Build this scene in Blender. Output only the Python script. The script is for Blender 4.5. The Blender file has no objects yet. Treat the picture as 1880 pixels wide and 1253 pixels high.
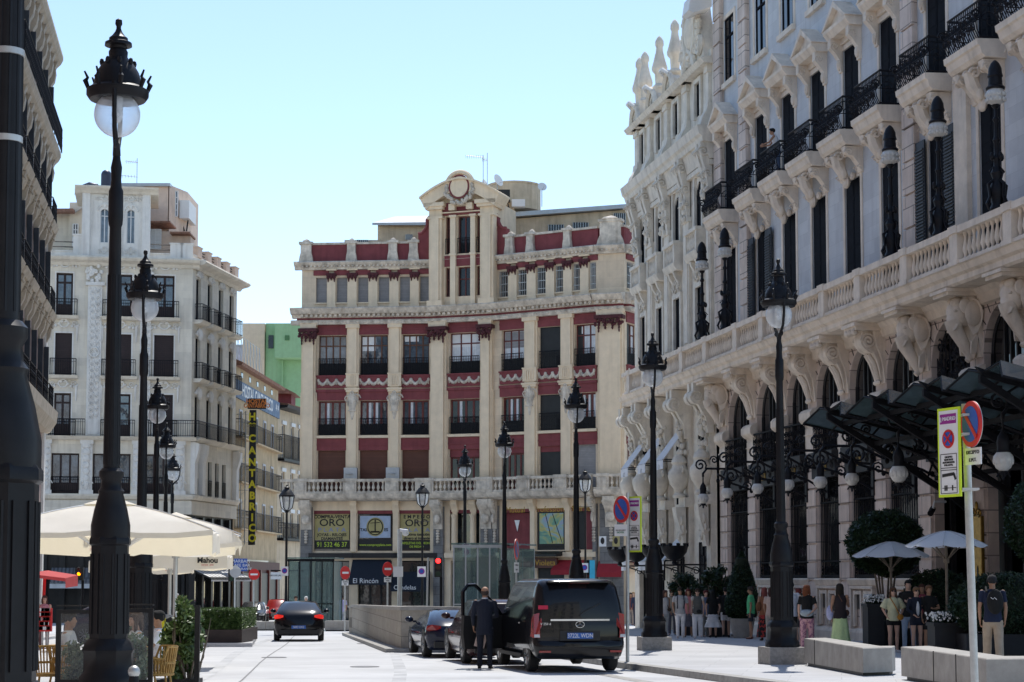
SKY_STR = 0.15; SUN_STR = 5.0
import bpy, bmesh, math, random
from mathutils import Vector, Matrix, noise
PI = math.pi
rnd = random.Random(7)
scene = bpy.context.scene
COL = scene.collection
# ------------------------------------------------------------------ camera model (photo is 1880 x 1253)
F = 3500.0
TA = 0.078
CA = math.cos(math.atan(TA)); SA = math.sin(math.atan(TA))
PY0 = 1062 - F * TA
def ray(px, py):
 u = (px - 940) / F; v = (PY0 - py) / F
 return Vector((u, CA - v * SA, SA + v * CA))
def at(px, py, Y):
 r = ray(px, py); return r * (Y / r.y)
def gz(x, y): return -1.48 - 0.0117 * y
def kx(y):      # x of the right kerb
 return 2.49 - 0.205 * (y - 41.4) if y < 41.4 else 2.49 - 0.172 * (y - 41.4)
def sz(x, y):   # right pavement, rising a little to the facade
 return gz(x, y) + 0.13 + 0.006 * max(0.0, x - kx(y))
def xy(px, Y): return at(px, 1062, Y).x
# ------------------------------------------------------------------ mesh builder
class MB:
 def __init__(s, sg=1):
  s.V = []; s.F = []; s.sg = sg; s.T = None
 def add(s, vs, fs):
  b = len(s.V)
  for p in vs:
   p = Vector((p[0], p[1] * s.sg, p[2]))
   s.V.append(s.T @ p if s.T is not None else p)
  s.F += [[b + i for i in f] for f in fs]
 def box(s, x0, x1, y0, y1, z0, z1):
  s.add([(x0,y0,z0),(x1,y0,z0),(x1,y1,z0),(x0,y1,z0),(x0,y0,z1),(x1,y0,z1),(x1,y1,z1),(x0,y1,z1)],
              [(0,3,2,1),(4,5,6,7),(0,1,5,4),(1,2,6,5),(2,3,7,6),(3,0,4,7)])
 def quad(s, *p): s.add(p, [tuple(range(len(p)))])
 def prism(s, poly, ax, c0, c1):
  n = len(poly)
  def m(a, b, c): return {'u': (c, a, b), 'd': (a, c, b), 'z': (a, b, c)}[ax]
  s.add([m(a, b, c0) for a, b in poly] + [m(a, b, c1) for a, b in poly],
              [tuple(range(n)), tuple(range(2*n-1, n-1, -1))] + [(i, (i+1) % n, n+(i+1) % n, n+i) for i in range(n)])
 def lathe(s, prof, cx=0, cy=0, cz=0, n=12, sx=1, sy=1, rot=0):
  vs = []; fs = []; m = len(prof)
  for r, z in prof:
   for k in range(n):
    a = 2*PI*k/n + rot
    vs.append((cx + r*sx*math.cos(a), cy + r*sy*math.sin(a), cz + z))
  for i in range(m-1):
   for k in range(n):
    k2 = (k+1) % n
    fs.append((i*n+k, i*n+k2, (i+1)*n+k2, (i+1)*n+k))
  fs.append(tuple(range(n-1, -1, -1))); fs.append(tuple(range((m-1)*n, m*n)))
  s.add(vs, fs)
 def tube(s, pts, r, n=6, side=None):
  pts = [Vector(p) for p in pts]; L = len(pts)
  R = r if isinstance(r, (list, tuple)) else [r]*L
  vs = []; fs = []
  ref = Vector(side) if side else None
  for i, p in enumerate(pts):
   t = (pts[min(i+1, L-1)] - pts[max(i-1, 0)])
   if t.length < 1e-9: t = Vector((0,0,1))
   t.normalize()
   if ref is None:
    ref = Vector((1,0,0)) if abs(t.x) < 0.8 else Vector((0,1,0))
   a = ref - t*ref.dot(t)
   if a.length < 1e-4: a = t.orthogonal()
   a.normalize(); b = t.cross(a)
   if not side: ref = a
   rr = R[i]; ra, rb = rr if isinstance(rr, (list, tuple)) else (rr, rr)
   for k in range(n):
    an = 2*PI*k/n
    vs.append(p + a*(ra*math.cos(an)) + b*(rb*math.sin(an)))
  for i in range(L-1):
   for k in range(n):
    k2 = (k+1) % n
    fs.append((i*n+k, i*n+k2, (i+1)*n+k2, (i+1)*n+k))
  fs.append(tuple(range(n-1, -1, -1))); fs.append(tuple(range((L-1)*n, L*n)))
  s.add(vs, fs)
 def ell(s, c, r, n=10, m=7):
  if not isinstance(r, (list, tuple)): r = (r, r, r)
  vs = [(c[0], c[1], c[2]-r[2])]; fs = []
  for i in range(1, m):
   a = -PI/2 + PI*i/m
   for k in range(n):
    b = 2*PI*k/n
    vs.append((c[0]+r[0]*math.cos(a)*math.cos(b), c[1]+r[1]*math.cos(a)*math.sin(b), c[2]+r[2]*math.sin(a)))
  vs.append((c[0], c[1], c[2]+r[2])); top = len(vs)-1
  for k in range(n):
   k2 = (k+1) % n
   fs.append((0, 1+k2, 1+k)); fs.append((top, top-n+k, top-n+k2))
   for i in range(m-2): fs.append((1+i*n+k, 1+i*n+k2, 1+(i+1)*n+k2, 1+(i+1)*n+k))
  s.add(vs, fs)
 def mesh(s, name, smooth=True, ang=38):
  me = bpy.data.meshes.new(name)
  me.from_pydata([tuple(v) for v in s.V], [], s.F)
  bm = bmesh.new(); bm.from_mesh(me)
  bmesh.ops.recalc_face_normals(bm, faces=bm.faces)
  bm.to_mesh(me); bm.free()
  if smooth:
   me.polygons.foreach_set('use_smooth', [True]*len(me.polygons))
   me.set_sharp_from_angle(angle=math.radians(ang))
  return me
def spiral(c, r0, turns, ax='u', n=22, sgn=1, a0=0, k=.12):
 """spiral points in the plane across axis ax, shrinking towards c"""
 out = []
 for i in range(n+1):
  t = i/n; a = a0 + sgn*turns*2*PI*t; r = r0*((1-t)+k*t)
  p, q = r*math.cos(a), r*math.sin(a)
  out.append((c[0], c[1]+p, c[2]+q) if ax == 'u' else (c[0]+p, c[1], c[2]+q))
 return out
# ------------------------------------------------------------------ scene graph
def obj(name, data, mat=None, parent=None, M=None):
 o = bpy.data.objects.new(name, data); COL.objects.link(o)
 if mat is not None and data is not None and hasattr(data, 'materials') and not data.materials: data.materials.append(mat)
 if M is not None: o.matrix_world = M
 if parent is not None:
  o.parent = parent; o.matrix_parent_inverse = parent_M(parent).inverted()
 return o
def parent_M(o):
 m = o.matrix_basis.copy()
 while o.parent is not None:
  m = o.parent.matrix_basis @ o.matrix_parent_inverse @ m if False else (o.parent.matrix_basis @ (o.matrix_parent_inverse @ m))
  o = o.parent
 return m
def tag(o, label=None, cat=None, group=None, kind=None):
 if label: o['label'] = label
 if cat: o['category'] = cat
 if group: o['group'] = group
 if kind: o['kind'] = kind
 return o
def thing(name, label, cat, loc=(0,0,0), rz=0, group=None, parent=None):
 o = bpy.data.objects.new(name, None); COL.objects.link(o)
 o.empty_display_size = .2
 o.matrix_basis = Matrix.Translation(loc) @ Matrix.Rotation(rz, 4, 'Z')
 return tag(o, label, cat, group)
def P(name, mb, mat, parent=None, M=None, smooth=True, local=False):
 """a part; verts in M's frame (world when M is None), or in the parent's frame when local"""
 me = mb.mesh(name, smooth)
 if local: return obj(name, me, mat, parent, parent_M(parent))
 return obj(name, me, mat, parent, M if M is not None else Matrix.Identity(4))
def dup(o, loc=None, rz=0, label=None, M=None):
 r = o.copy(); COL.objects.link(r)
 if M is not None: r.matrix_basis = M
 elif loc is not None: r.matrix_basis = Matrix.Translation(loc) @ Matrix.Rotation(rz, 4, 'Z')
 if label: r['label'] = label
 def rec(a, b):
  for ch in a.children:
   c = ch.copy(); COL.objects.link(c); c.parent = b; rec(ch, c)
 kids = list(o.children)
 for ch in kids:
  c = ch.copy(); COL.objects.link(c); c.parent = r
  for g in list(ch.children):
   d = g.copy(); COL.objects.link(d); d.parent = c
 return r
def rel(parent, M): return parent_M(parent) @ M
# ------------------------------------------------------------------ materials
MATS = {}
def nodes(name):
 m = bpy.data.materials.new(name); m.use_nodes = True
 nt = m.node_tree; b = nt.nodes['Principled BSDF']
 MATS[name] = m
 return m, nt, b
def mat(name, col, rough=.8, metal=0., var=.12, scale=2.5, bump=0., bscale=30, streak=0., spec=.4, coat=0., fac=None, joints=None, jd=.55, jb=.25, stain=None):
 """base colour broken up by noise at two scales; optional vertical streaks, ashlar joints (width, height, mortar)"""
 m, nt, b = nodes(name); N = nt.nodes.new; L = nt.links.new
 b.inputs['Roughness'].default_value = rough; b.inputs['Metallic'].default_value = metal
 b.inputs['Specular IOR Level'].default_value = spec
 if coat: b.inputs['Coat Weight'].default_value = coat; b.inputs['Coat Roughness'].default_value = .03
 tc = N('ShaderNodeTexCoord')
 cur = None
 def rgb(c): return (c[0], c[1], c[2], 1)
 if var > 0:
  n1 = N('ShaderNodeTexNoise'); n1.inputs['Scale'].default_value = scale; n1.inputs['Detail'].default_value = 8; n1.inputs['Roughness'].default_value = .65
  L(tc.outputs['Object'], n1.inputs['Vector'])
  r = N('ShaderNodeValToRGB'); r.color_ramp.elements[0].position = .3; r.color_ramp.elements[1].position = .72
  r.color_ramp.elements[0].color = rgb([c*(1-var*1.6) for c in col]); r.color_ramp.elements[1].color = rgb([min(1, c*(1+var)) for c in col])
  L(n1.outputs['Fac'], r.inputs['Fac']); cur = r.outputs['Color']
 else:
  r = N('ShaderNodeRGB'); r.outputs[0].default_value = rgb(col); cur = r.outputs[0]
 def mul(fac_socket, c2, typ='MULTIPLY'):
  nonlocal cur
  x = N('ShaderNodeMix'); x.data_type = 'RGBA'; x.blend_type = typ
  L(fac_socket, x.inputs['Factor']); L(cur, x.inputs['A']); x.inputs['B'].default_value = rgb(c2); cur = x.outputs['Result']
 if streak:
  mp = N('ShaderNodeMapping'); mp.inputs['Scale'].default_value = (2.2, 2.2, .18); L(tc.outputs['Object'], mp.inputs['Vector'])
  n2 = N('ShaderNodeTexNoise'); n2.inputs['Scale'].default_value = 1.6; n2.inputs['Detail'].default_value = 6; L(mp.outputs['Vector'], n2.inputs['Vector'])
  r2 = N('ShaderNodeMapRange'); r2.inputs['From Min'].default_value = .5; r2.inputs['From Max'].default_value = .75; r2.inputs['To Max'].default_value = streak
  L(n2.outputs['Fac'], r2.inputs['Value']); mul(r2.outputs['Result'], stain or (.45, .4, .36))
 bsrc = None
 if joints:
  sp = N('ShaderNodeSeparateXYZ'); L(tc.outputs['Object'], sp.inputs['Vector'])
  cb = N('ShaderNodeCombineXYZ'); L(sp.outputs['X'], cb.inputs['X']); L(sp.outputs['Z'], cb.inputs['Y'])
  bt = N('ShaderNodeTexBrick'); L(cb.outputs['Vector'], bt.inputs['Vector'])
  bt.inputs['Scale'].default_value = 1; bt.inputs['Brick Width'].default_value = joints[0]; bt.inputs['Row Height'].default_value = joints[1]
  bt.inputs['Mortar Size'].default_value = joints[2]; bt.inputs['Mortar Smooth'].default_value = .2
  bt.inputs['Color1'].default_value = (1,1,1,1); bt.inputs['Color2'].default_value = (.86,.86,.87,1); bt.inputs['Mortar'].default_value = (jd, jd, jd, 1)
  x = N('ShaderNodeMix'); x.data_type = 'RGBA'; x.blend_type = 'MULTIPLY'; x.inputs['Factor'].default_value = 1
  L(cur, x.inputs['A']); L(bt.outputs['Color'], x.inputs['B']); cur = x.outputs['Result']; bsrc = bt.outputs['Fac']
 L(cur, b.inputs['Base Color'])
 nrm = None
 if bump:
  n3 = N('ShaderNodeTexNoise'); n3.inputs['Scale'].default_value = bscale; n3.inputs['Detail'].default_value = 6; L(tc.outputs['Object'], n3.inputs['Vector'])
  bp = N('ShaderNodeBump'); bp.inputs['Strength'].default_value = bump; bp.inputs['Distance'].default_value = .02
  L(n3.outputs['Fac'], bp.inputs['Height']); nrm = bp.outputs['Normal']
 if bsrc is not None and jb:
  bp2 = N('ShaderNodeBump'); bp2.invert = True; bp2.inputs['Strength'].default_value = jb; bp2.inputs['Distance'].default_value = .03
  L(bsrc, bp2.inputs['Height'])
  if nrm is not None: L(nrm, bp2.inputs['Normal'])
  nrm = bp2.outputs['Normal']
 if nrm is not None: L(nrm, b.inputs['Normal'])
 return m
def glass(name, col=(.02,.025,.03), rough=.04, var=.6, spec=.9, wav=.02):
 """window pane: dark interior seen through a reflecting sheet, slightly wavy"""
 m = mat(name, col, rough, var=var, scale=.9, spec=spec)
 nt = m.node_tree; b = nt.nodes['Principled BSDF']; N = nt.nodes.new; L = nt.links.new
 tc = N('ShaderNodeTexCoord'); n = N('ShaderNodeTexNoise'); n.inputs['Scale'].default_value = 1.3; L(tc.outputs['Object'], n.inputs['Vector'])
 bp = N('ShaderNodeBump'); bp.inputs['Strength'].default_value = .35; bp.inputs['Distance'].default_value = wav
 L(n.outputs['Fac'], bp.inputs['Height']); L(bp.outputs['Normal'], b.inputs['Normal'])
 return m
def emis(name, col, e):
 m, nt, b = nodes(name); b.inputs['Base Color'].default_value = (*col, 1)
 b.inputs['Emission Color'].default_value = (*col, 1); b.inputs['Emission Strength'].default_value = e
 return m
def clear(name, tint=(.9,.95,.95), dens=.35, col=(.7,.75,.75), rough=.03):
 """see-through sheet: transparent mixed with a reflecting, faintly milky surface"""
 m, nt, b = nodes(name); N = nt.nodes.new; L = nt.links.new
 b.inputs['Base Color'].default_value = (*col, 1); b.inputs['Roughness'].default_value = rough; b.inputs['Specular IOR Level'].default_value = .8
 t = N('ShaderNodeBsdfTransparent'); t.inputs['Color'].default_value = (*tint, 1)
 mx = N('ShaderNodeMixShader'); lw = N('ShaderNodeLayerWeight'); lw.inputs['Blend'].default_value = .35
 mr = N('ShaderNodeMapRange'); mr.inputs['To Min'].default_value = dens; mr.inputs['To Max'].default_value = .95
 L(lw.outputs['Facing'], mr.inputs['Value']); L(mr.outputs['Result'], mx.inputs['Fac'])
 L(t.outputs[0], mx.inputs[1]); L(b.outputs[0], mx.inputs[2]); L(mx.outputs[0], nt.nodes['Material Output'].inputs['Surface'])
 return m
def cloth(name, col, trans=.35, var=.08, tcol=None):
 m = mat(name, col, .85, var=var, scale=1.5, bump=.15, bscale=200); nt = m.node_tree; N = nt.nodes.new; L = nt.links.new
 b = nt.nodes['Principled BSDF']; t = N('ShaderNodeBsdfTranslucent'); t.inputs['Color'].default_value = (*(tcol or col), 1)
 mx = N('ShaderNodeMixShader'); mx.inputs['Fac'].default_value = trans
 L(b.outputs[0], mx.inputs[1]); L(t.outputs[0], mx.inputs[2]); L(mx.outputs[0], nt.nodes['Material Output'].inputs['Surface'])
 return m
def leafmat(name, c1, c2):
 m, nt, b = nodes(name); N = nt.nodes.new; L = nt.links.new
 tc = N('ShaderNodeTexCoord'); n = N('ShaderNodeTexNoise'); n.inputs['Scale'].default_value = 9; n.inputs['Detail'].default_value = 4
 L(tc.outputs['Object'], n.inputs['Vector']); r = N('ShaderNodeValToRGB')
 r.color_ramp.elements[0].color = (*c1, 1); r.color_ramp.elements[1].color = (*c2, 1); r.color_ramp.elements[0].position = .38; r.color_ramp.elements[1].position = .62
 L(n.outputs['Fac'], r.inputs['Fac']); L(r.outputs['Color'], b.inputs['Base Color']); b.inputs['Roughness'].default_value = .45
 t = N('ShaderNodeBsdfTranslucent'); L(r.outputs['Color'], t.inputs['Color']); mx = N('ShaderNodeMixShader'); mx.inputs['Fac'].default_value = .25
 L(b.outputs[0], mx.inputs[1]); L(t.outputs[0], mx.inputs[2]); L(mx.outputs[0], nt.nodes['Material Output'].inputs['Surface'])
 return m
M_ = dict(
 stone = mat('pink_limestone', (.8,.69,.57), .85, var=.12, scale=1.6, bump=.25, bscale=16, streak=.4),
 stonej = mat('limestone_courses', (.76,.63,.54), .85, var=.16, scale=.8, bump=.2, bscale=18, streak=.4, joints=(1.25,.62,.02), jd=.42),
 grey = mat('grey_render', (.63,.64,.65), .9, var=.07, scale=.9, bump=.2, bscale=12, streak=.22, joints=(.9,.45,.008), jd=.82, jb=.1),
 beige = mat('weathered_beige_stone', (.78,.71,.6), .85, var=.13, scale=1.8, bump=.25, bscale=14, streak=.4),
 iron = mat('black_iron', (.01,.01,.013), .5, 0, var=.3, scale=8, spec=.22),
 ironr = mat('rough_black_iron', (.01,.01,.012), .7, 0, var=.3, scale=6, spec=.15),
 lampi = mat('lamp_paint', (.01,.01,.012), .45, 0, var=.25, scale=5, spec=.22),
 darkglass = glass('dark_window_glass', (.012,.014,.017), spec=.45),
 skyglass = glass('mirror_like_window_glass', (.10,.13,.16), .03, spec=1.0, wav=.05),
 shutter = mat('navy_shutter', (.008,.009,.013), .8, var=.2, scale=3, spec=.1),
 louvre = mat('louvred_shutter', (.035,.04,.05), .6, var=.2),
 bronze = mat('dark_bronze', (.02,.019,.02), .55, 0, var=.3, scale=6),
 gold = mat('aged_brass', (.36,.22,.05), .4, .8, var=.25, scale=6),
 awning = mat('white_awning', (.7,.7,.72), .8, var=.05),
 opal = mat('opal_glass', (.6,.58,.54), .3, var=.06, scale=12, spec=.6),
 sand = mat('sand_stone', (.76,.61,.44), .88, var=.12, scale=1.0, bump=.15, bscale=20, streak=.22, joints=(8,.52,.008), jd=.8, jb=.1),
 sandp = mat('sand_plaster', (.78,.63,.45), .88, var=.08, scale=1.3, bump=.15, bscale=20, streak=.22),
 trim = mat('grey_weathered_cornice', (.66,.58,.48), .9, var=.28, scale=2.2, bump=.35, bscale=14, streak=.6),
 maroon = mat('maroon_render', (.22,.055,.06), .85, var=.14, scale=1.6, bump=.15, bscale=20, streak=.35, stain=(.5,.4,.4)),
 maroond = mat('dark_maroon_carving', (.085,.022,.026), .85, var=.3, scale=5, bump=.5, bscale=20),
 brownsh = mat('brown_roller_shutter', (.13,.05,.032), .7, var=.08, joints=(30,.09,.012), jd=.7),
 greysh = mat('grey_blind', (.3,.29,.29), .8, var=.1, joints=(30,.1,.012), jd=.8),
 redwood = mat('red_window_wood', (.13,.025,.02), .5, var=.15),
 woodfr = mat('brown_window_wood', (.12,.045,.02), .5, var=.2),
 curtain = mat('white_curtain', (.72,.74,.76), .8, var=.1, scale=4, joints=(.13,30,.02), jd=.85),
 gstone = mat('grey_granite_pier', (.2,.195,.19), .8, var=.2, scale=2, bump=.2, joints=(.9,.5,.015), jd=.5),
 cream = mat('cream_render', (.78,.71,.59), .9, var=.08, scale=1, bump=.1, streak=.3, joints=(1.1,.5,.006), jd=.88, jb=.08),
 creamtrim = mat('white_stucco_relief', (.76,.73,.68), .88, var=.06, scale=2, bump=.3, bscale=14, streak=.4),
 lstone = mat('warm_bracket_stone', (.5,.42,.32), .88, var=.15, scale=2, bump=.3, streak=.35),
 gable = mat('warm_gable_render', (.8,.63,.45), .9, var=.06, streak=.15),
 pink = mat('pale_pink_render', (.72,.56,.45), .9, var=.08, streak=.3),
 darkdoor = mat('dark_brown_shutter', (.03,.016,.016), .6, var=.15, joints=(30,.12,.012), jd=.7),
 ochre = mat('ochre_render', (.52,.4,.25), .9, var=.15, scale=1, streak=.5),
 ochre2 = mat('pale_ochre_render', (.64,.52,.37), .9, var=.15, scale=1, streak=.5),
 green = mat('mint_green_render', (.36,.56,.3), .9, var=.06, streak=.15),
 white = mat('white_paint', (.75,.75,.74), .6, var=.04),
 tile = mat('clay_roof_tiles', (.3,.16,.11), .85, var=.35, scale=5, bump=.5, bscale=12),
 zinc = mat('zinc_sheet', (.4,.42,.44), .4, .5, var=.1),
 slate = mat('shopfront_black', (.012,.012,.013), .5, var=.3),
 shopglass = glass('shop_glass', (.03,.034,.036), .05),
 conc = mat('pale_concrete', (.36,.34,.31), .85, var=.14, scale=3, bump=.25, bscale=60, streak=.2),
 granite = mat('speckled_granite', (.33,.31,.285), .8, var=.2, scale=14, bump=.15, bscale=80),
 wallst = mat('parapet_stone', (.38,.34,.28), .8, var=.14, scale=5, bump=.2, bscale=50, joints=(1.3,.42,.01), jd=.45),
 kerb = mat('kerb_granite', (.34,.33,.31), .8, var=.2, scale=6, bump=.2),
 steel = mat('galvanised_steel', (.5,.51,.5), .45, .6, var=.12, scale=6),
 umb = cloth('cream_canvas', (.86,.84,.8), .42, tcol=(.92,.82,.58)),
 umbw = cloth('white_canvas', (.75,.76,.78), .2),
 globe = clear('clear_globe_glass', (.93,.97,1), .3, (.8,.82,.84), .02),
 kiosk = clear('greenish_glass', (.72,.86,.84), .3, (.2,.27,.27), .03),
 screen = clear('smoked_screen_glass', (.9,.92,.92), .13, (.6,.62,.62), .1),
 canopyg = mat('canopy_glass', (.06,.09,.1), .08, var=.2, spec=.9),
 rattan = mat('honey_rattan', (.45,.27,.08), .6, var=.25, scale=12),
 red = mat('sign_red', (.6,.02,.02), .45, var=.05),
 blue = mat('sign_blue', (.02,.09,.42), .45, var=.05),
 yel = mat('fluorescent_yellow', (.62,.8,.03), .5, var=.03),
 purple = mat('sign_purple', (.3,.02,.25), .5, var=.03),
 blk = mat('black_print', (.015,.015,.015), .6, var=0),
 signw = mat('sign_white', (.78,.78,.78), .5, var=.03),
 plate = mat('blue_number_plate', (.03,.12,.42), .4, var=.05),
 hedge = leafmat('hedge_leaves', (.035,.07,.015), (.13,.2,.06)),
 dleaf = leafmat('dark_topiary_leaves', (.012,.028,.012), (.04,.07,.03)),
 oleaf = leafmat('silvery_leaves', (.06,.09,.04), (.22,.27,.17)),
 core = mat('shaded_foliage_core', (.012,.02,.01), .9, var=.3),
 bark = mat('bark', (.16,.13,.1), .9, var=.3, scale=10),
 petal = mat('white_petals', (.8,.8,.78), .7, var=.05),
 planter = mat('dark_planter', (.016,.016,.018), .6, var=.2),
 corten = mat('brown_steel_planter', (.045,.03,.025), .6, var=.2),
)
# ------------------------------------------------------------------ world, sun, camera
w = bpy.data.worlds.new("World"); scene.world = w; w.use_nodes = True
SUN_EL = math.radians(60); SUN_AZ = math.radians(8)      # azimuth from +Y towards +X
nt = w.node_tree; bg = nt.nodes['Background']
sky = nt.nodes.new('ShaderNodeTexSky'); sky.sky_type = 'NISHITA'; sky.sun_disc = False
sky.sun_elevation = SUN_EL; sky.sun_rotation = SUN_AZ; sky.altitude = 650; sky.air_density = .9; sky.dust_density = .3; sky.ozone_density = 1.3
tint = nt.nodes.new('ShaderNodeMix'); tint.data_type = 'RGBA'; tint.blend_type = 'MULTIPLY'; tint.inputs['Factor'].default_value = 1; tint.inputs['B'].default_value = (1.6, 1.56, 1.47, 1)
nt.links.new(sky.outputs[0], tint.inputs['A']); nt.links.new(tint.outputs['Result'], bg.inputs['Color']); bg.inputs['Strength'].default_value = SKY_STR
sv = Vector((math.sin(SUN_AZ)*math.cos(SUN_EL), math.cos(SUN_AZ)*math.cos(SUN_EL), math.sin(SUN_EL)))
sl = bpy.data.lights.new('sun', 'SUN'); sl.energy = SUN_STR; sl.angle = math.radians(.5); sl.color = (1, .96, .9)
so = bpy.data.objects.new('sun', sl); COL.objects.link(so); so.matrix_basis = sv.to_track_quat('Z', 'Y').to_matrix().to_4x4(); so.location = (0, 0, 60)
cam = bpy.data.cameras.new('camera'); co = bpy.data.objects.new('camera', cam); COL.objects.link(co); scene.camera = co
co.rotation_euler = (PI/2 + math.atan(TA), 0, 0); co.location = (0, 0, 0)
cam.sensor_width = 36; cam.sensor_fit = 'HORIZONTAL'; cam.lens = 36*F/1880; cam.shift_x = 0; cam.shift_y = (PY0 - 626.5)/1880
cam.clip_start = .5; cam.clip_end = 4000
scene.view_settings.view_transform = 'Standard'; scene.view_settings.look = 'None'; scene.view_settings.exposure = 0; scene.view_settings.gamma = 1
scene.cycles.max_bounces = 8; scene.cycles.transparent_max_bounces = 16; scene.cycles.caustics_reflective = False; scene.cycles.caustics_refractive = False
scene.cycles.sample_clamp_indirect = 6
# ------------------------------------------------------------------ ground
def slabmat(name, col, w_, h_, jd, rotz=0, mort=.012, dark=.1, patch=.25):
 m = mat(name, col, .9, var=.1, scale=.35, bump=.2, bscale=50)
 nt = m.node_tree; N = nt.nodes.new; L = nt.links.new; b = nt.nodes['Principled BSDF']
 old = b.inputs['Base Color'].links[0].from_socket
 tc = N('ShaderNodeTexCoord'); mp = N('ShaderNodeMapping'); mp.inputs['Rotation'].default_value = (0,0,rotz); L(tc.outputs['Object'], mp.inputs['Vector'])
 bt = N('ShaderNodeTexBrick'); L(mp.outputs['Vector'], bt.inputs['Vector']); bt.inputs['Scale'].default_value = 1
 bt.inputs['Brick Width'].default_value = w_; bt.inputs['Row Height'].default_value = h_; bt.inputs['Mortar Size'].default_value = mort
 bt.inputs['Color1'].default_value = (1,1,1,1); bt.inputs['Color2'].default_value = (1-dark,1-dark,1-dark,1); bt.inputs['Mortar'].default_value = (jd,jd,jd,1)
 x = N('ShaderNodeMix'); x.data_type = 'RGBA'; x.blend_type = 'MULTIPLY'; x.inputs['Factor'].default_value = 1
 L(old, x.inputs['A']); L(bt.outputs['Color'], x.inputs['B'])
 n = N('ShaderNodeTexNoise'); n.inputs['Scale'].default_value = .5; n.inputs['Detail'].default_value = 9; n.inputs['Roughness'].default_value = .7
 L(tc.outputs['Object'], n.inputs['Vector']); mr = N('ShaderNodeMapRange'); mr.inputs['From Min'].default_value = .55; mr.inputs['From Max'].default_value = .8; mr.inputs['To Max'].default_value = patch
 L(n.outputs['Fac'], mr.inputs['Value']); y = N('ShaderNodeMix'); y.data_type = 'RGBA'; y.blend_type = 'MULTIPLY'
 L(mr.outputs['Result'], y.inputs['Factor']); L(x.outputs['Result'], y.inputs['A']); y.inputs['B'].default_value = (.4,.4,.42,1)
 L(y.outputs['Result'], b.inputs['Base Color']); return m
roadm = slabmat('pale_worn_roadway', (.5,.505,.51), 40, 3.1, .8, .17, .02, .04, .42)
pavem = slabmat('granite_paving', (.47,.47,.475), 1.8, .9, .78, .17, .01, .06, .3)
farm = slabmat('city_ground', (.3,.3,.3), 5, 5, .9)
def strip(name, mtl, rows, kind='structure'):
 """rows of points (each row left..right) joined to one sheet"""
 m = MB(); n = len(rows[0])
 vs = [p for r in rows for p in r]; fs = [(i*n+j, i*n+j+1, (i+1)*n+j+1, (i+1)*n+j) for i in range(len(rows)-1) for j in range(n-1)]
 m.add(vs, fs); return tag(P(name, m, mtl), kind=kind)
def gp(x, y, h=0): return (x, y, gz(x, y)+h)
strip('ground', farm, [[gp(x, y, -.03) for x in (-1500, -200, 0, 200, 1500)] for y in (-300, 0, 200, 1500)])
strip('road', roadm, [[gp(x, y) for x in (-60, -20, 0, 30)] for y in (-30, 20, 60, 100, 160, 240)])
ys = [-30, 10, 20, 30, 36, 41.4, 50, 60, 70, 80, 90, 97]
strip('pavement', pavem, [[(kx(y)+.28, y, sz(kx(y)+.28, y)), ((kx(y)+22.3-.185*y)/2, y, sz((kx(y)+22.3-.185*y)/2, y)), (25.4-.185*y, y, sz(25.4-.185*y, y))] for y in ys])
m = MB()
for a, b in zip(ys[:-1], ys[1:]):
 nseg = max(1, int((b-a)/1.1))
 for k in range(nseg):
  y0 = a+(b-a)*k/nseg; y1 = a+(b-a)*(k+1)/nseg-.012
  vs = []
  for y in (y0, y1):
   x = kx(y); vs += [(x, y, gz(x, y)-.1), (x+.02, y, gz(x, y)+.128), (x+.28, y, gz(x, y)+.134), (x+.28, y, gz(x, y)-.1)]
  m.add(vs, [(0,1,5,4), (1,2,6,5), (2,3,7,6), (0,4,7,3), (0,3,2,1), (4,5,6,7)])
tag(P('kerb', m, M_['kerb']), kind='structure')
# pale drain line of the parking lane
m = MB()
a, b = (1.25-.2*0, 34.0), (-.7, 45.5)
for k in range(12):
 t0 = k/12; t1 = (k+1)/12-.004
 x0, y0 = a[0]+(b[0]-a[0])*t0+1.55, a[1]+(b[1]-a[1])*t0-2; x1, y1 = a[0]+(b[0]-a[0])*t1+1.55, a[1]+(b[1]-a[1])*t1-2
 m.quad((x0, y0, gz(0, y0)+.005), (x0+.3, y0, gz(0, y0)+.005), (x1+.3, y1, gz(0, y1)+.005), (x1, y1, gz(0, y1)+.005))
tag(P('gutter_stones', m, M_['kerb']), kind='structure')
# raised island on the left with the hedge trough, and the crossing pavement in front of the far shops
def slab(name, mtl, poly, h):
 m = MB(); n = len(poly)
 m.add([gp(x, y, h) for x, y in poly] + [gp(x, y, -.1) for x, y in poly], [tuple(range(n))] + [(i, (i+1) % n, n+(i+1) % n, n+i) for i in range(n)])
 return tag(P(name, m, mtl, smooth=False), kind='structure')
slab('pavement_island', pavem, [(-10.3, 61.6), (-8.35, 61.6), (-9.6, 72), (-13, 88), (-18, 88), (-12.5, 61.6)], .12)
slab('pavement_plaza', pavem, [(-60, 64), (-17, 64), (-18.5, 84), (-22, 110), (-25, 119), (-60, 119)], .1)
slab('pavement_far', pavem, [(-13.5, 113), (-4, 108), (3, 103), (9, 98.5), (14, 99), (20, 125), (-13, 125)], .12)
def gline(name, pts, w_, mt, h=.006):
 m = MB(); vs = []
 for i, p in enumerate(pts):
  a = Vector(pts[max(i-1, 0)]); b = Vector(pts[min(i+1, len(pts)-1)]); d = (b-a).normalized(); q = Vector((-d.y, d.x))*w_/2
  vs += [gp(p[0]+q.x, p[1]+q.y, h), gp(p[0]-q.x, p[1]-q.y, h)]
 m.add(vs, [(2*i, 2*i+1, 2*i+3, 2*i+2) for i in range(len(pts)-1)]); return tag(P(name, m, mt), kind='structure')
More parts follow.
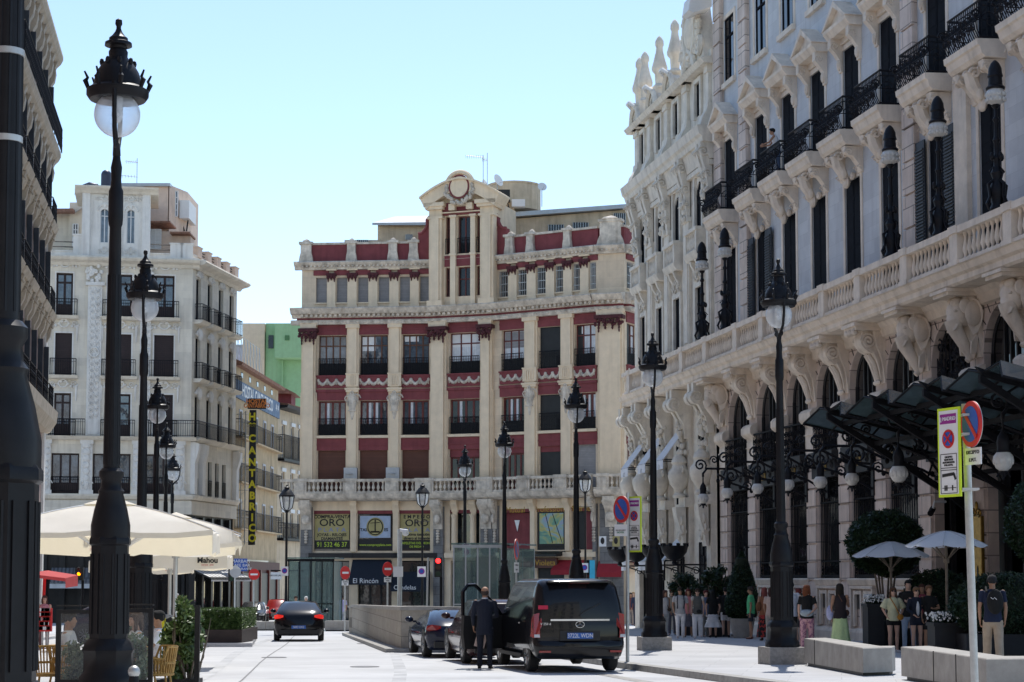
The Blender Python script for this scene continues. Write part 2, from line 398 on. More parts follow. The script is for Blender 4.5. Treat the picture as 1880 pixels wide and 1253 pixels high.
dj = mat('dark_joint', (.22,.22,.22), .9); tyrem = mat('tyre_polish', (.44,.445,.45), .7, var=.2, scale=1.2)
for x0, x1 in ((-7.2, -11.5), (-4.2, -9.6)): gline('road_joint', [(x0+(x1-x0)*k/12+.05*math.sin(k), 26+60*k/12) for k in range(13)], .035, dj)
gline('road_joint', [(-9, 52), (-5, 53.1), (-1.5, 53.8)], .03, dj); gline('road_joint', [(-6.4, 36), (0, 37.3)], .03, dj); gline('road_joint', [(-12.5, 61.0), (-8.2, 61.1), (-4, 72)], .04, dj)
for x0, x1 in ((-5.2, -10.2), (-6.7, -11.7), (-1.8, -4.6)): gline('tyre_track', [(x0+(x1-x0)*k/14+.15*math.sin(k*.6), 27+55*k/14) for k in range(15)], .26, tyrem, .004)
for x, y, r in ((-3.3, 43, .33), (-6.2, 50, .33), (-5.0, 66, .35)):
 m = MB(); z = (gz(x, y) if x < 3 else sz(x, y))+.008; m.lathe([(r, 0), (r, .004), (r*.92, .006), (.01, .006)], x, y, z, 24); tag(P('manhole_cover', m, mat('cast_iron_cover', (.16,.16,.16), .6, var=.3, scale=20)), 'round iron manhole cover %s' % ({43: 'in the road nearest the suited man', 50: 'in the road before the parapet corner', 66: 'in the road right behind the moving car'}[y]), 'manhole cover')
# ------------------------------------------------------------------ frames for facades
class Fr:
 def __init__(s, a, b, out):
  s.a = Vector(a); d = Vector(b)-s.a; s.L = d.length; s.U = d/s.L; s.sg = out
  s.N = Vector((-s.U.y, s.U.x)) * out       # outward
  s.M = Matrix(((s.U.x, -s.U.y, 0, s.a.x), (s.U.y, s.U.x, 0, s.a.y), (0, 0, 1, 0), (0, 0, 0, 1)))
 def uz(s, px, py, d=0):
  r = ray(px, py); o = s.a + s.N*d
  t = (o.x*s.U.y - o.y*s.U.x)/(r.x*s.U.y - r.y*s.U.x)
  p = r*t; return ((p.x-o.x)*s.U.x + (p.y-o.y)*s.U.y, p.z)
 def u(s, px, py=900, d=0): return s.uz(px, py, d)[0]
 def mb(s): return MB(s.sg)
 def pt(s, u, d, z):
  q = s.a + s.U*u + s.N*d; return Vector((q.x, q.y, z))
def wall_mb(fr, u0, u1, z0, z1, ops, depth=.25, d=0.):
 """wall sheet with openings (a, b, z0, z1, arch) and their reveals"""
 m = fr.mb()
 us = sorted(set([u0, u1] + [x for o in ops for x in (o[0], o[1])])); us = [x for x in us if u0 <= x <= u1]
 zs = []
 for o in ops:
  r = (o[1]-o[0])/2 if o[4] else 0
  zs += [o[2], o[3]-r] + ([o[3]] if r else [])
 zs = sorted(set([z0, z1] + zs)); zs = [x for x in zs if z0 <= x <= z1]
 for i in range(len(us)-1):
  for j in range(len(zs)-1):
   cu, cz = (us[i]+us[i+1])/2, (zs[j]+zs[j+1])/2
   if any(o[0] < cu < o[1] and o[2] < cz < o[3] for o in ops): continue
   m.quad((us[i], d, zs[j]), (us[i+1], d, zs[j]), (us[i+1], d, zs[j+1]), (us[i], d, zs[j+1]))
 for a, b, c, e, arch in ops:
  q = d-depth
  if not arch:
   m.quad((a, d, e), (b, d, e), (b, q, e), (a, q, e)); sp = e
  else:
   r = (b-a)/2; cx = (a+b)/2; sp = e-r; n = 16
   arc = [(cx-r*math.cos(PI*k/n), sp+r*math.sin(PI*k/n)) for k in range(n+1)]
   for k in range(n):
    (p, s1), (p2, s2) = arc[k], arc[k+1]
    m.quad((p, d, s1), (p, d, e), (p2, d, e), (p2, d, s2)) if k not in (0, n-1) else m.add([(p, d, s1), (p, d, e), (p2, d, e), (p2, d, s2)], [(0,1,2,3)])
    m.quad((p, d, s1), (p2, d, s2), (p2, q, s2), (p, q, s1))
  m.quad((a, d, c), (a, d, sp), (a, q, sp), (a, q, c)); m.quad((b, d, c), (b, q, c), (b, q, sp), (b, d, sp))
  m.quad((a, d, c), (a, q, c), (b, q, c), (b, d, c))
 return m
def window(fr, par, u0, u1, z0, z1, depth, frm, pane, nx=2, trans=.72, bar=.06, arch=False, name='window', low=0, lowm=None):
 """window frame (part) with its pane (sub-part); trans = height share of the transom"""
 m = fr.mb(); d0, d1 = -depth, -depth+.05
 m.box(u0, u0+bar, d0, d1, z0, z1); m.box(u1-bar, u1, d0, d1, z0, z1)
 if not arch: m.box(u0+bar, u1-bar, d0, d1, z1-bar, z1)
 m.box(u0+bar, u1-bar, d0, d1, z0, z0+bar)
 for k in range(1, nx):
  x = u0+(u1-u0)*k/nx; m.box(x-bar*.6, x+bar*.6, d0, d1+.01, z0+bar, z1-(0 if arch else bar))
 if trans:
  zt = z0+(z1-z0)*trans; m.box(u0+bar, u1-bar, d0, d1+.02, zt-bar*.5, zt+bar*.5)
 if low: m.box(u0+bar, u1-bar, d0, d1-.012, z0+bar, z0+low)
 w_ = P(name, m, frm, par, fr.M, smooth=False)
 g = fr.mb(); dd = d0+.02; g.quad((u0, dd, z0), (u1, dd, z0), (u1, dd, z1), (u0, dd, z1))
 if isinstance(pane, str): pane = M_[pane]
 P('pane', g, pane, w_, fr.M, smooth=False)
 return w_
def usurr(m, a, b, z0, z1, t, d):
 m.prism([(a-t, z0), (a, z0), (a, z1), (b, z1), (b, z0), (b+t, z0), (b+t, z1+t), (a-t, z1+t)], 'd', -.02, d)
def mould(fr, u0, u1, prof, mtl, par, name='cornice', ends=0):
 m = fr.mb(); m.prism(prof, 'u', u0-ends, u1+ends); return P(name, m, mtl, par, fr.M, smooth=False)
def baluster(m, u, d, z0, h, r=.075, n=8):
 m.lathe([(r*.9, 0), (r*.9, h*.08), (r*.45, h*.14), (r*.55, h*.2), (r*1.05, h*.36), (r*.95, h*.46), (r*.45, h*.72), (r*.42, h*.82), (r*.8, h*.9), (r*.85, h)], u, d, z0, n)
def text(name, s, M, size, mtl, par, ext=.004, off=0, sx=1, align='CENTER', local=False):
 c = bpy.data.curves.new(name, 'FONT'); c.body = s; c.size = size; c.extrude = ext; c.offset = off; c.align_x = align; c.align_y = 'CENTER'; c.resolution_u = 3
 c.materials.append(mtl)
 M2 = M @ Matrix.Diagonal((sx, 1, 1, 1))
 tmp = bpy.data.objects.new('tmp', c); me = bpy.data.meshes.new_from_object(tmp); bpy.data.objects.remove(tmp); bpy.data.curves.remove(c)
 return obj(name, me, None, par, (parent_M(par) @ M2) if local else M2)
def tfr(fr, u, d, z):
 """matrix that stands text up on a facade, reading left to right for the viewer in the street"""
 p = fr.pt(u, d, z); x = Vector((fr.U.x, fr.U.y, 0)) * (-fr.sg); zz = Vector((fr.N.x, fr.N.y, 0))
 return Matrix(((x.x, 0, zz.x, p.x), (x.y, 0, zz.y, p.y), (0, 1, 0, p.z), (0, 0, 0, 1)))
def rail_mb(fr, u0, u1, d, z0, h, step=.13, r=.011, sides=0., scroll=False, n=4):
 """iron railing: rails, bars, optional scrollwork, optional returns to the wall"""
 m = fr.mb()
 def run(p0, p1):
  L = math.dist(p0, p1); k = max(2, int(L/step))
  for zz, rr in ((z0+h, .025), (z0+.06, .016), (z0+h*.82, .012)):
   m.tube([(p0[0], p0[1], zz), (p1[0], p1[1], zz)], rr, 4)
  for i in range(k+1):
   t = i/k; x, y = p0[0]+(p1[0]-p0[0])*t, p0[1]+(p1[1]-p0[1])*t
   m.tube([(x, y, z0), (x, y, z0+h)], r, n)
 run((u0, d), (u1, d))
 if sides:
  run((u0, d), (u0, d-sides)); run((u1, d), (u1, d-sides))
 if scroll:
  k = max(1, int((u1-u0)/.26))
  for i in range(k):
   x = u0+(u1-u0)*(i+.5)/k
   m.tube(spiral((x, d+.012, z0+h*.62), .1, 1.2, 'd', 10, 1), .011, 4); m.tube(spiral((x, d+.012, z0+h*.3), .12, 1.2, 'd', 10, -1, 2), .011, 4)
 return m
def relief(m, u, d, z, w_, h, k=9, seed=0, dep=.05):
 """carved stucco: a cartouche ring with leaf scrolls on both sides"""
 r = random.Random(seed)
 m.tube([(u+math.cos(a)*w_*.14, d+dep*.5, z+math.sin(a)*h*.36) for a in [2*PI*i/12 for i in range(13)]], dep*.6, 5)
 for s in (-1, 1):
  for i in range(k):
   t = (i+.6)/k; x = u+s*w_*.5*t; zz = z+h*.22*math.cos(t*5)-h*.12*t
   m.ell((x, d+dep*.3, zz), (w_*.05*(1.2-t*.5), dep*r.uniform(.6, 1.1), h*.12*r.uniform(.7, 1.3)), 6, 5)
  m.tube(spiral((u+s*w_*.33, d+dep*.5, z), h*.24, 1.2, 'd', 10, s), dep*.4, 4)
# ------------------------------------------------------------------ the maroon and sand building closing the square
YR = 118.0
def zr(y): return at(560, y, YR).z
red = thing('corner_building', 'tall maroon and sand building with arched gable and stone balustrade closing the square', 'building', (0, 116, gz(0, 116)))
def vtx(px, Y): p = at(px, 900, Y); return (p.x, p.y)
RV = [vtx(551, 118), vtx(790, 117.2), vtx(907, 115.8), vtx(1098, 112.0), vtx(1148, 111.5), vtx(1235, 117.5)]
RS = [Fr(RV[i], RV[i+1], -1) for i in range(5)]
A_, B_, C_, D_, E_ = RS
ZB = zr(905); ZG = -3.0
def rows_for(fr, wins, attic, brown, name):
 """one facade section: openings from pixel spans; wins = list of (px0, px1)"""
 ops = []; L = fr.L
 us = [(fr.u(a), fr.u(b)) for a, b in wins]
 for a, b in us:
  ops += [(a, b, zr(690), zr(617), 0), (a, b, zr(800), zr(737), 0), (a, b, zr(903), zr(828), 0)]
 for a, b in attic:
  ops.append((fr.u(a, 530), fr.u(b, 530), zr(557), zr(511), 0))
 P('wall', wall_mb(fr, 0, L, ZG if not brown else zr(905), zr(483), ops, .35), M_['sand'], red, fr.M, smooth=False)
 return us
winsA = [(583, 634), (660, 711), (738, 787)]
atA = [(580, 600), (618, 637.5), (657, 676), (695, 714.5), (734, 752.5), (771, 789)]
winsB = [(825, 881)]
winsC = [(921, 963), (991, 1030), (1056, 1094)]
atC = [(917, 934), (952, 968), (987, 1003), (1021, 1035), (1053.5, 1066), (1084, 1094)]
uA = rows_for(A_, winsA, atA, True, 'a'); uC = rows_for(C_, winsC, atC, True, 'c')
uB = rows_for(B_, winsB, [], True, 'b')
P('wall', wall_mb(D_, 0, D_.L, zr(905), zr(483), [], .3), M_['sand'], red, D_.M)
uE = rows_for(E_, [(1152, 1172), (1200, 1222)], [(1151, 1163), (1185, 1198)], True, 'e')
# windows
for fr, us, sty in ((A_, uA, 'a'), (B_, uB, 'b'), (C_, uC, 'c'), (E_, uE, 'e')):
 for i, (a, b) in enumerate(us):
  bright = sty in 'bce'
  w1 = window(fr, red, a, b, zr(690), zr(617), .3, M_['woodfr'] if not bright else M_['redwood'], M_['curtain'] if bright else M_['skyglass'], 4 if sty == 'a' else 3, .74, .07)
  hv = rnd.uniform(.15, .6)
  m = fr.mb(); m.box(a+.1, a+(b-a)*rnd.uniform(.3, .95), -.275, -.27, zr(690)+(zr(617)-zr(690))*(1-hv), zr(617)-.1); P('blind', m, M_['white'] if rnd.random() < .5 else M_['greysh'], w1, fr.M, smooth=False)
  w1 = window(fr, red, a, b, zr(800), zr(737), .3, M_['redwood'], M_['skyglass'] if sty == 'a' else M_['darkglass'], 4, 0, .11)
  for e in (.3, .55, .8)[:1+int(rnd.random()*3)]:
   m = fr.mb(); x = a+(b-a)*e; m.box(x-.14, x+.14, -.275, -.27, zr(800)+.1, zr(739)); P('curtain', m, M_['curtain'], w1, fr.M, smooth=False)
  for nm, bs_ in (('spandrel_panel', ((.12, .06, 736.5, 715.8), (.14, .13, 721, 716))), ('garland_panel', ((.1, .1, 714, 693.2), (.14, .16, 693.2, 690.5))), ('lintel_panel', ((.12, .07, 616.5, 599), (.125, .1, 608, 604.5))), ('shutter_lintel', ((.12, .05, 828, 806), (.125, .09, 819, 816)))):
   m = fr.mb()
   for e, d_, y0, y1 in bs_: m.box(a-e, b+e, -.05, d_, zr(y0), zr(y1))
   P(nm, m, M_['maroon'], red, fr.M, smooth=False)
  m = fr.mb(); m.box(a-.14, b+.14, -.02, .18, zr(805.5), zr(801)); P('sill', m, M_['sandp'], red, fr.M, smooth=False)
  m = fr.mb(); n = 3 if b-a > 1.2 else 2
  for k in range(n):
   c = a+(b-a)*(k+.5)/n; hw = (b-a)/n/2
   m.tube([(c-hw+2*hw*t, .13, zr(699)-.28*math.sin(PI*t)) for t in [j/8 for j in range(9)]], [.05, .07, .09, .1, .11, .1, .09, .07, .05], 6)
   for e in (-1, 1): m.ell((c+e*hw*.93, .14, zr(700)), (.09, .06, .12), 7, 5); m.tube([(c+e*hw*.93, .13, zr(702)), (c+e*hw*.9, .13, zr(708))], [.05, .03], 5)
  P('garland', m, M_['trim'], red, fr.M)
  m = rail_mb(fr, a+.03, b-.03, .1, zr(690)+.02, 1.0, .11, .014, 0, True); m.box(a+.03, b-.03, -.2, -.18, zr(690), zr(690)+.75)
  P('balcony_railing', m, M_['iron'], red, fr.M)
  m = rail_mb(fr, a+.03, b-.03, .1, zr(800)+.02, 1.0, .11, .014, 0, True); m.box(a+.03, b-.03, -.2, -.18, zr(800), zr(800)+.7)
  P('balcony_railing', m, M_['iron'], red, fr.M)
  if sty == 'a' or (sty == 'c' and i == 2) or sty == 'e':
   m = fr.mb(); m.box(a, b, -.2, -.14, zr(903), zr(828)); P('roller_shutter', m, M_['brownsh'] if sty != 'c' else M_['greysh'], red, fr.M, smooth=False)
  else:
   window(fr, red, a, b, zr(903), zr(842 if sty == 'b' else 838), .3, M_['redwood'], M_['darkglass'], 4, 0, .1, low=.25)
   m = fr.mb(); m.box(a, b, -.22, -.1, zr(842 if sty == 'b' else 838), zr(828)); P('blind_box', m, M_['maroon'], red, fr.M, smooth=False)
# attic windows with lintels and carved brackets between them
for fr, spans, barred in ((A_, atA, 0), (C_, atC, 1), (E_, [(1151, 1163), (1185, 1198)], 1)):
 us = [(fr.u(a, 530), fr.u(b, 530)) for a, b in spans]
 for a, b in us:
  w_ = window(fr, red, a, b, zr(557), zr(511), .25, M_['greysh'] if not barred else M_['woodfr'], M_['greysh'] if not barred else M_['darkglass'], 1 if not barred else 2, 0, .05)
  if barred:
   m = fr.mb()
   for k in range(5): x = a+(b-a)*(k+.5)/5; m.tube([(x, .03, zr(557)), (x, .03, zr(511))], .018, 4)
   for zz in (zr(548), zr(534), zr(519)): m.box(a, b, .02, .04, zz-.015, zz+.015)
   P('window_bars', m, M_['steel'], w_, fr.M)
  m = fr.mb(); m.box(a-.14, b+.14, -.02, .1, zr(507), zr(498)); P('lintel', m, M_['maroon'], red, fr.M, smooth=False)
  m = fr.mb(); m.box(a-.07, b+.07, -.02, .1, zr(559.5), zr(557)); P('sill', m, M_['sandp'], red, fr.M, smooth=False)
 for k in range(len(us)-1):
  c = (us[k][1]+us[k+1][0])/2; hw = min(.34, (us[k+1][0]-us[k][1])/2-.05)
  m = fr.mb(); m.box(c-hw, c+hw, -.02, .16, zr(566), zr(510)); m.box(c-hw-.06, c+hw+.06, 0, .22, zr(499), zr(496)); m.box(c-hw, c+hw, -.02, .14, zr(499), zr(497))
  m.box(c-hw-.04, c+hw+.04, 0, .21, zr(568), zr(562)); P('pilaster', m, M_['sandp'], red, fr.M, smooth=False)
  m = fr.mb(); m.box(c-hw-.05, c+hw+.05, .02, .3, zr(509), zr(504))
  for e in (-1, 0, 1): m.ell((c+e*hw*.75, .24, zr(511)), (.11, .1, .15), 7, 5); m.tube([(c+e*hw*.75, .22, zr(512)), (c+e*hw*.75, .18, zr(517+3*(e != 0)))], [.07, .03], 5)
  P('bracket', m, M_['maroond'], red, fr.M)
def pilaster(fr, p0, p1, big=False, cart=False):
 a, b = fr.u(p0), fr.u(p1); m = fr.mb(); c = (a+b)/2
 dd = .42 if big else .28
 m.box(a, b, -.05, dd*.6, zr(903), zr(594)); m.box(a+.12, b-.12, 0, dd, zr(900), zr(604 if not big else 606))
 m.box(a-.05, b+.05, 0, dd+.1, zr(605), zr(598)); m.box(a-.03, b+.03, 0, dd+.06, zr(903), zr(893))
 if not big:
  m.box(a-.02, b+.02, 0, dd+.09, zr(722), zr(718)); m.box(a-.08, b+.08, 0, dd+.13, zr(718), zr(714.5)); m.box(a-.02, b+.02, 0, dd+.05, zr(712), zr(690)); m.box(a-.05, b+.05, 0, dd+.09, zr(690), zr(687.5))
  for k in range(4):
   x = a+.22+(b-a-.44)*k/3; m.box(x-.04, x+.04, dd, dd+.1, zr(709), zr(693))
 else:
  for e in (-1, 1): m.box(c+e*(b-a)/2-.07, c+e*(b-a)/2+.07, 0, .16, zr(903), zr(722));
  m.box(a-.1, b+.1, 0, dd+.02, zr(600), zr(594))
 P('pilaster', m, M_['sandp'], red, fr.M, smooth=False)
 if big:
  m = fr.mb(); m.box(a-.14, b+.14, .05, dd+.3, zr(612), zr(606)); r = random.Random(int(p0))
  for k in range(26): m.ell((a-.1+(b-a+.2)*r.random(), dd+.22, zr(613)-r.random()*.35), (.1, .1, .1), 6, 5)
  for e in (-1, -.35, .35, 1):
   x = c+e*(b-a)*.42; n = 3 if abs(e) < .9 else 4
   for j in range(n): m.ell((x, dd+.14, zr(618)-.17*j), (.1-.015*j, .1, .11), 7, 5)
  P('capital', m, M_['maroond'], red, fr.M)
 if cart:
  m = fr.mb(); relief(m, c, dd+.03, zr(733), .8, 1.2, 4, int(p0), .09)
  m.lathe([(.05, -1.1), (.12, -.8), (.26, -.2), (.3, .2), (.22, .5)], c, dd, zr(740), 9, 1, .4); m.box(c-.25, c+.25, dd, dd+.12, zr(757), zr(755))
  P('cartouche', m, M_['trim'], red, fr.M)
pilaster(A_, 553, 579, True); pilaster(A_, 636, 658, False, True); pilaster(A_, 713, 736, False, True);
pilaster(B_, 792, 821, True); pilaster(B_, 884, 905, True)
pilaster(C_, 965, 989, False, True); pilaster(C_, 1032, 1055, False, True)
pilaster(D_, 1101, 1146, True)
# frieze, cornices and dentils per section
def bulk(fr, e0=0, e1=0):
 m = fr.mb(); L = fr.L
 m.prism([(0, zr(598)), (.42, zr(598)), (.46, zr(592)), (.4, zr(590)), (0, zr(590))], 'u', -e0, L+e1)
 n = int(L/.42)
 for k in range(n):
  x = L*(k+.5)/n; m.ell((x, .47, zr(594)), (.15, .05, .07), 6, 5); m.tube(spiral((x, .48, zr(594)), .1, 1, 'd', 7), .02, 4)
 P('frieze', m, M_['trim'], red, fr.M)
 m = fr.mb(); m.box(-e0*.4, L+e1*.4, 0, .3, zr(590), zr(586)); m.box(0, L, 0, .06, zr(599), zr(598)); P('band', m, M_['maroon'], red, fr.M, smooth=False)
 mould(fr, 0, L, [(0, zr(586)), (.38, zr(586)), (.45, zr(581)), (.8, zr(580)), (.95, zr(575)), (1.05, zr(571)), (1.0, zr(569.5)), (.2, zr(566)), (0, zr(566))], M_['trim'], red, ends=e0*.9 if e0 else .05)
 m = fr.mb(); n = int(L/.3)
 for k in range(n): x = L*(k+.5)/n; m.box(x-.08, x+.08, .4, .68, zr(585), zr(580.5))
 P('dentils', m, M_['trim'], red, fr.M, smooth=False)
 mould(fr, 0, L, [(0, zr(497)), (.2, zr(497)), (.26, zr(492)), (.45, zr(489)), (.58, zr(485)), (.52, zr(483)), (0, zr(482))], M_['trim'], red, ends=e0*.7 if e0 else .03)
 m = fr.mb(); n = int(L/.26)
 for k in range(n): x = L*(k+.5)/n; m.box(x-.06, x+.06, .24, .42, zr(493), zr(490))
 P('dentils', m, M_['trim'], red, fr.M, smooth=False)
for fr, e in ((A_, .6), (C_, 0), (D_, .1), (E_, 0), (B_, 0)): bulk(fr, e, 0)
# return at the far left so that the corner reads solid
LR = Fr((RV[0][0]-.0, RV[0][1]), (RV[0][0]-.35, RV[0][1]+14), 1)
m = LR.mb(); m.box(0, 14, -.3, 0, ZG, zr(470)); P('wall', m, M_['sand'], red, LR.M, smooth=False)
# attic parapet with maroon panels between piers
def parapet(fr, p0, p1, piers, z0, zp, zt):
 a, b = fr.u(p0, 470), fr.u(p1, 470)
 m = fr.mb(); m.box(a, b, -.25, .02, z0, zp); P('parapet', m, M_['maroon'], red, fr.M, smooth=False)
 m = fr.mb(); m.box(a, b, -.33, .12, zp, zp+.13); P('coping', m, M_['trim'], red, fr.M, smooth=False)
 for c, hw in piers:
  x = fr.u(c, 470); m = fr.mb()
  m.prism([(x-hw*1.35, z0), (x+hw*1.35, z0), (x+hw*1.2, z0+.35), (x+hw, z0+.6), (x+hw, zt-.15), (x-hw, zt-.15), (x-hw, z0+.6), (x-hw*1.2, z0+.35)], 'd', -.35, .28)
  m.box(x-hw-.1, x+hw+.1, -.4, .36, zt-.15, zt); m.lathe([(hw*1.1, 0), (hw*.8, .12), (0.01, .25)], x, -.05, zt, 4, 1, 1, PI/4)
  P('pier', m, M_['trim'], red, fr.M, smooth=False)
parapet(A_, 552, 769, [(563, .33), (646, .26), (722, .26), (760, .26)], zr(483), zr(451), zr(446))
parapet(C_, 930, 1098, [(938, .26), (976, .22), (1044, .22)], zr(483), zr(452), zr(447))
parapet(D_, 1100, 1147, [(1122, .62)], zr(483), zr(452), zr(438))
parapet(E_, 1148, 1230, [(1200, .3)], zr(483), zr(452), zr(447))
# scrolled maroon shoulders beside the gable
for fr, p0, p1, s in ((A_, 768, 791, 1), (C_, 931, 907, -1)):
 a, b = fr.u(p0, 470), fr.u(p1, 470); w_ = (b-a)
 poly = [(a, zr(483)), (b, zr(483)), (b, zr(408)), (a+w_*.85, zr(404)), (a+w_*.7, zr(409)), (a+w_*.72, zr(418)), (a+w_*.6, zr(425)), (a+w_*.3, zr(433)), (a, zr(434))]
 m = fr.mb(); m.prism(poly, 'd', -.3, .1)
 m.tube([(x, .1, z) for x, z in poly[2:]], .1, 6); P('scrolled_shoulder', m, M_['maroon'], red, fr.M)
# the gable pavilion
G_ = Fr(vtx(788, 117.0), vtx(909, 115.55), -1)
gu = lambda p, y=470: G_.u(p, y, .3)
m = G_.mb(); z0 = zr(570)
slots = [(gu(818), gu(827.5)), (gu(840), gu(865)), (gu(875), gu(884.5))]
ops = [(a, b, zr(553), zr(500), 0) for a, b in slots] + [(a, b, zr(476), zr(408), 0) for a, b in slots]
P('wall', wall_mb(G_, gu(793), gu(907), z0, zr(383), ops, .35, .3), M_['sandp'], red, G_.M, smooth=False)
for a, b in slots:
 window(G_, red, a, b, zr(553), zr(500), .0, M_['redwood'], M_['darkglass'], 2, .6, .06)
 window(G_, red, a, b, zr(476), zr(408), .0, M_['redwood'], M_['darkglass'], 2, 0, .07)
 m = rail_mb(G_, a, b, .32, zr(476), .95, .1, .014); m.box(a, b, .0, .02, zr(476), zr(456)); P('balcony_railing', m, M_['iron'], red, G_.M)
 m = G_.mb(); m.box(a-.05, b+.05, .2, .36, zr(498.5), zr(479)); P('spandrel_panel', m, M_['maroon'], red, G_.M, smooth=False)
for a, b in ((gu(791), gu(814)), (gu(884.5), gu(909))):
 m = G_.mb(); m.box(a, b, -.6, .62, z0, zr(396)); m.box(a+.15, b-.15, .6, .74, zr(560), zr(412)); m.box(a-.08, b+.08, -.6, .78, zr(570), zr(560))
 m.box(a-.08, b+.08, -.6, .74, zr(412), zr(408)); m.box(a-.15, b+.15, -.6, .85, zr(396), zr(391)); m.box(a-.25, b+.25, -.6, .95, zr(391), zr(384))
 P('pilaster', m, M_['sandp'], red, G_.M, smooth=False)
for a, b in ((gu(829), gu(838.5)), (gu(866), gu(874.5))):
 m = G_.mb(); m.box(a, b, .2, .55, z0, zr(408)); m.box(a-.06, b+.06, .2, .62, zr(411), zr(407)); m.box(a-.05, b+.05, .2, .6, zr(480), zr(476)); P('pilaster', m, M_['sandp'], red, G_.M, smooth=False)
m = G_.mb(); m.box(gu(814), gu(884.5), .25, .45, zr(406), zr(384)); P('spandrel_panel', m, M_['maroon'], red, G_.M, smooth=False)
m = G_.mb(); m.box(gu(814), gu(884.5), .4, .6, zr(403), zr(401)); m.box(gu(830), gu(870), .35, .66, zr(392), zr(386))
for p in (834, 866): m.box(gu(p)-.2, gu(p)+.2, .4, .8, zr(399), zr(388))
P('band', m, M_['sandp'], red, G_.M, smooth=False)
# segmental pediment
c = gu(850); hwid = (gu(923)-gu(778))/2; c = (gu(923)+gu(778))/2
def arcz(t): return zr(383)+.12+(zr(346)-zr(383))*math.sin(PI*(.5+.5*t)) if False else zr(384)+(zr(353)-zr(384))*(1-abs(t)**1.7)
top = [(c+hwid*t, arcz(t)+.25) for t in [-1+k/10 for k in range(21)]]; bot = [(c+hwid*.86*t, arcz(t)-.42) for t in [1-k/10 for k in range(21)]]
m = G_.mb()
inner = [(c+hwid*.84*t, max(zr(384), arcz(t)-.35)) for t in [-1+k/10 for k in range(21)]]
m.prism([(c-hwid*.84, zr(385))] + inner + [(c+hwid*.84, zr(385))], 'd', -.5, .35)
for k in range(20):
 m.prism([top[k], top[k+1], (bot[19-k][0], bot[19-k][1]), (bot[20-k][0], bot[20-k][1])], 'd', -.9, .95)
 m.prism([(top[k][0], top[k][1]+.002), (top[k+1][0], top[k+1][1]+.002), (top[k+1][0], top[k+1][1]+.12), (top[k][0], top[k][1]+.12)], 'd', -1, 1.12)
P('pediment', m, M_['sandp'], red, G_.M, smooth=False)
zc = zr(359); cc = gu(849.5); R0 = 17/29.8
m = G_.mb(); ring = [2*PI*k/28 for k in range(29)]
m.prism([(cc+R0*math.cos(a), zc+(R0*1.12)*math.sin(a)) for a in ring[:-1]], 'd', .3, .98); P('oculus_disc', m, M_['sandp'], red, G_.M)
m = G_.mb(); m.tube([(cc+(R0+.06)*math.cos(a), .95, zc+(R0*1.12+.06)*math.sin(a)) for a in ring], .055, 6); P('oculus_ring', m, M_['maroon'], red, G_.M)
m = G_.mb(); m.tube([(cc+(R0+.3)*math.cos(a), .85, zc+(R0*1.12+.28)*math.sin(a)) for a in [k/16*PI for k in range(17)]], .16, 6); P('oculus_hood', m, M_['sandp'], red, G_.M)
m = G_.mb(); r = random.Random(4)
for k in range(44):
 a = PI*.95+PI*1.1*k/43; q = r.uniform(-.1, .12)
 m.ell((cc+(R0+.3+q)*math.cos(a), .95, zc-.05+(R0*1.12+.28+q)*math.sin(a)), (.12, .16, .12), 6, 5)
P('garland', m, M_['trim'], red, G_.M)
m = G_.mb(); m.box(gu(793), gu(909), -3.5, -.5, z0, zr(384)); P('gable_block', m, M_['sandp'], red, G_.M, smooth=False)
# roof storeys behind
def blockbox(par, name, mtl, px0, px1, py0, py1, Y, depth, xw=None):
 a, b = at(px0, py0, Y), at(px1, py1, Y); m = MB(); m.box(a.x, b.x, Y, Y+depth, min(a.z, b.z), max(a.z, b.z)); return P(name, m, mtl, par, smooth=False)
blockbox(red, 'roof_storey', M_['ochre2'], 693, 800, 505, 412, 124, 8); blockbox(red, 'roof_storey', M_['ochre2'], 632, 700, 505, 441, 123, 8)
blockbox(red, 'roof_storey', M_['ochre2'], 900, 944, 480, 368, 121, 8)
m = MB(); y0 = 121.5; a = at(944, 395, y0); b = at(1172, 378, y0-3); c3 = at(944, 505, y0);
m.prism([(a.x, c3.z), (b.x, c3.z), (b.x, at(1172, 384, y0).z), (a.x, at(944, 402, y0).z)], 'd', y0, y0+8); P('roof_storey', m, M_['ochre2'], red, smooth=False)
m = MB(); m.prism([(a.x-.3, at(944, 401, y0).z), (b.x+.2, at(1172, 383, y0).z), (b.x+.2, at(1172, 376, y0).z), (a.x-.3, at(944, 393, y0).z)], 'd', y0-.5, y0+8.2); P('roof', m, M_['zinc'], red, smooth=False)
m = MB(); q = at(690, 412, 124); q2 = at(800, 412, 124); m.add([(q.x-.2, 123.5, q.z), (q2.x, 123.5, q.z+.05), (q2.x, 128, at(800, 396, 128).z), (q.x+1, 128, at(700, 398, 128).z), (q.x-.2, 123.5, q.z-.15), (q2.x, 123.5, q.z-.15)], [(0,1,2,3), (0,4,5,1)]); P('roof', m, M_['zinc'], red, smooth=False)
for a_, b_, y1, y2 in ((1007, 1035, 425, 413), (1052, 1080, 420, 409), (1127, 1148, 415, 392), (745, 757, 441, 431), (655, 676, 446, 441)):
 p, q = at(a_, y1, 121.4 if a_ > 900 else (123.9 if a_ > 700 else 122.9)), at(b_, y2, 121.4 if a_ > 900 else (123.9 if a_ > 700 else 122.9))
 m = MB(); m.box(p.x, q.x, p.y-.05, p.y+.02, p.z, q.z); wn = P('window', m, M_['darkglass'], red, smooth=False)
 m = MB()
 for k in range(7): x = p.x+(q.x-p.x)*k/6; m.box(x-.015, x+.015, p.y-.1, p.y-.07, p.z, q.z)
 P('window_bars', m, M_['steel'], wn, smooth=False)
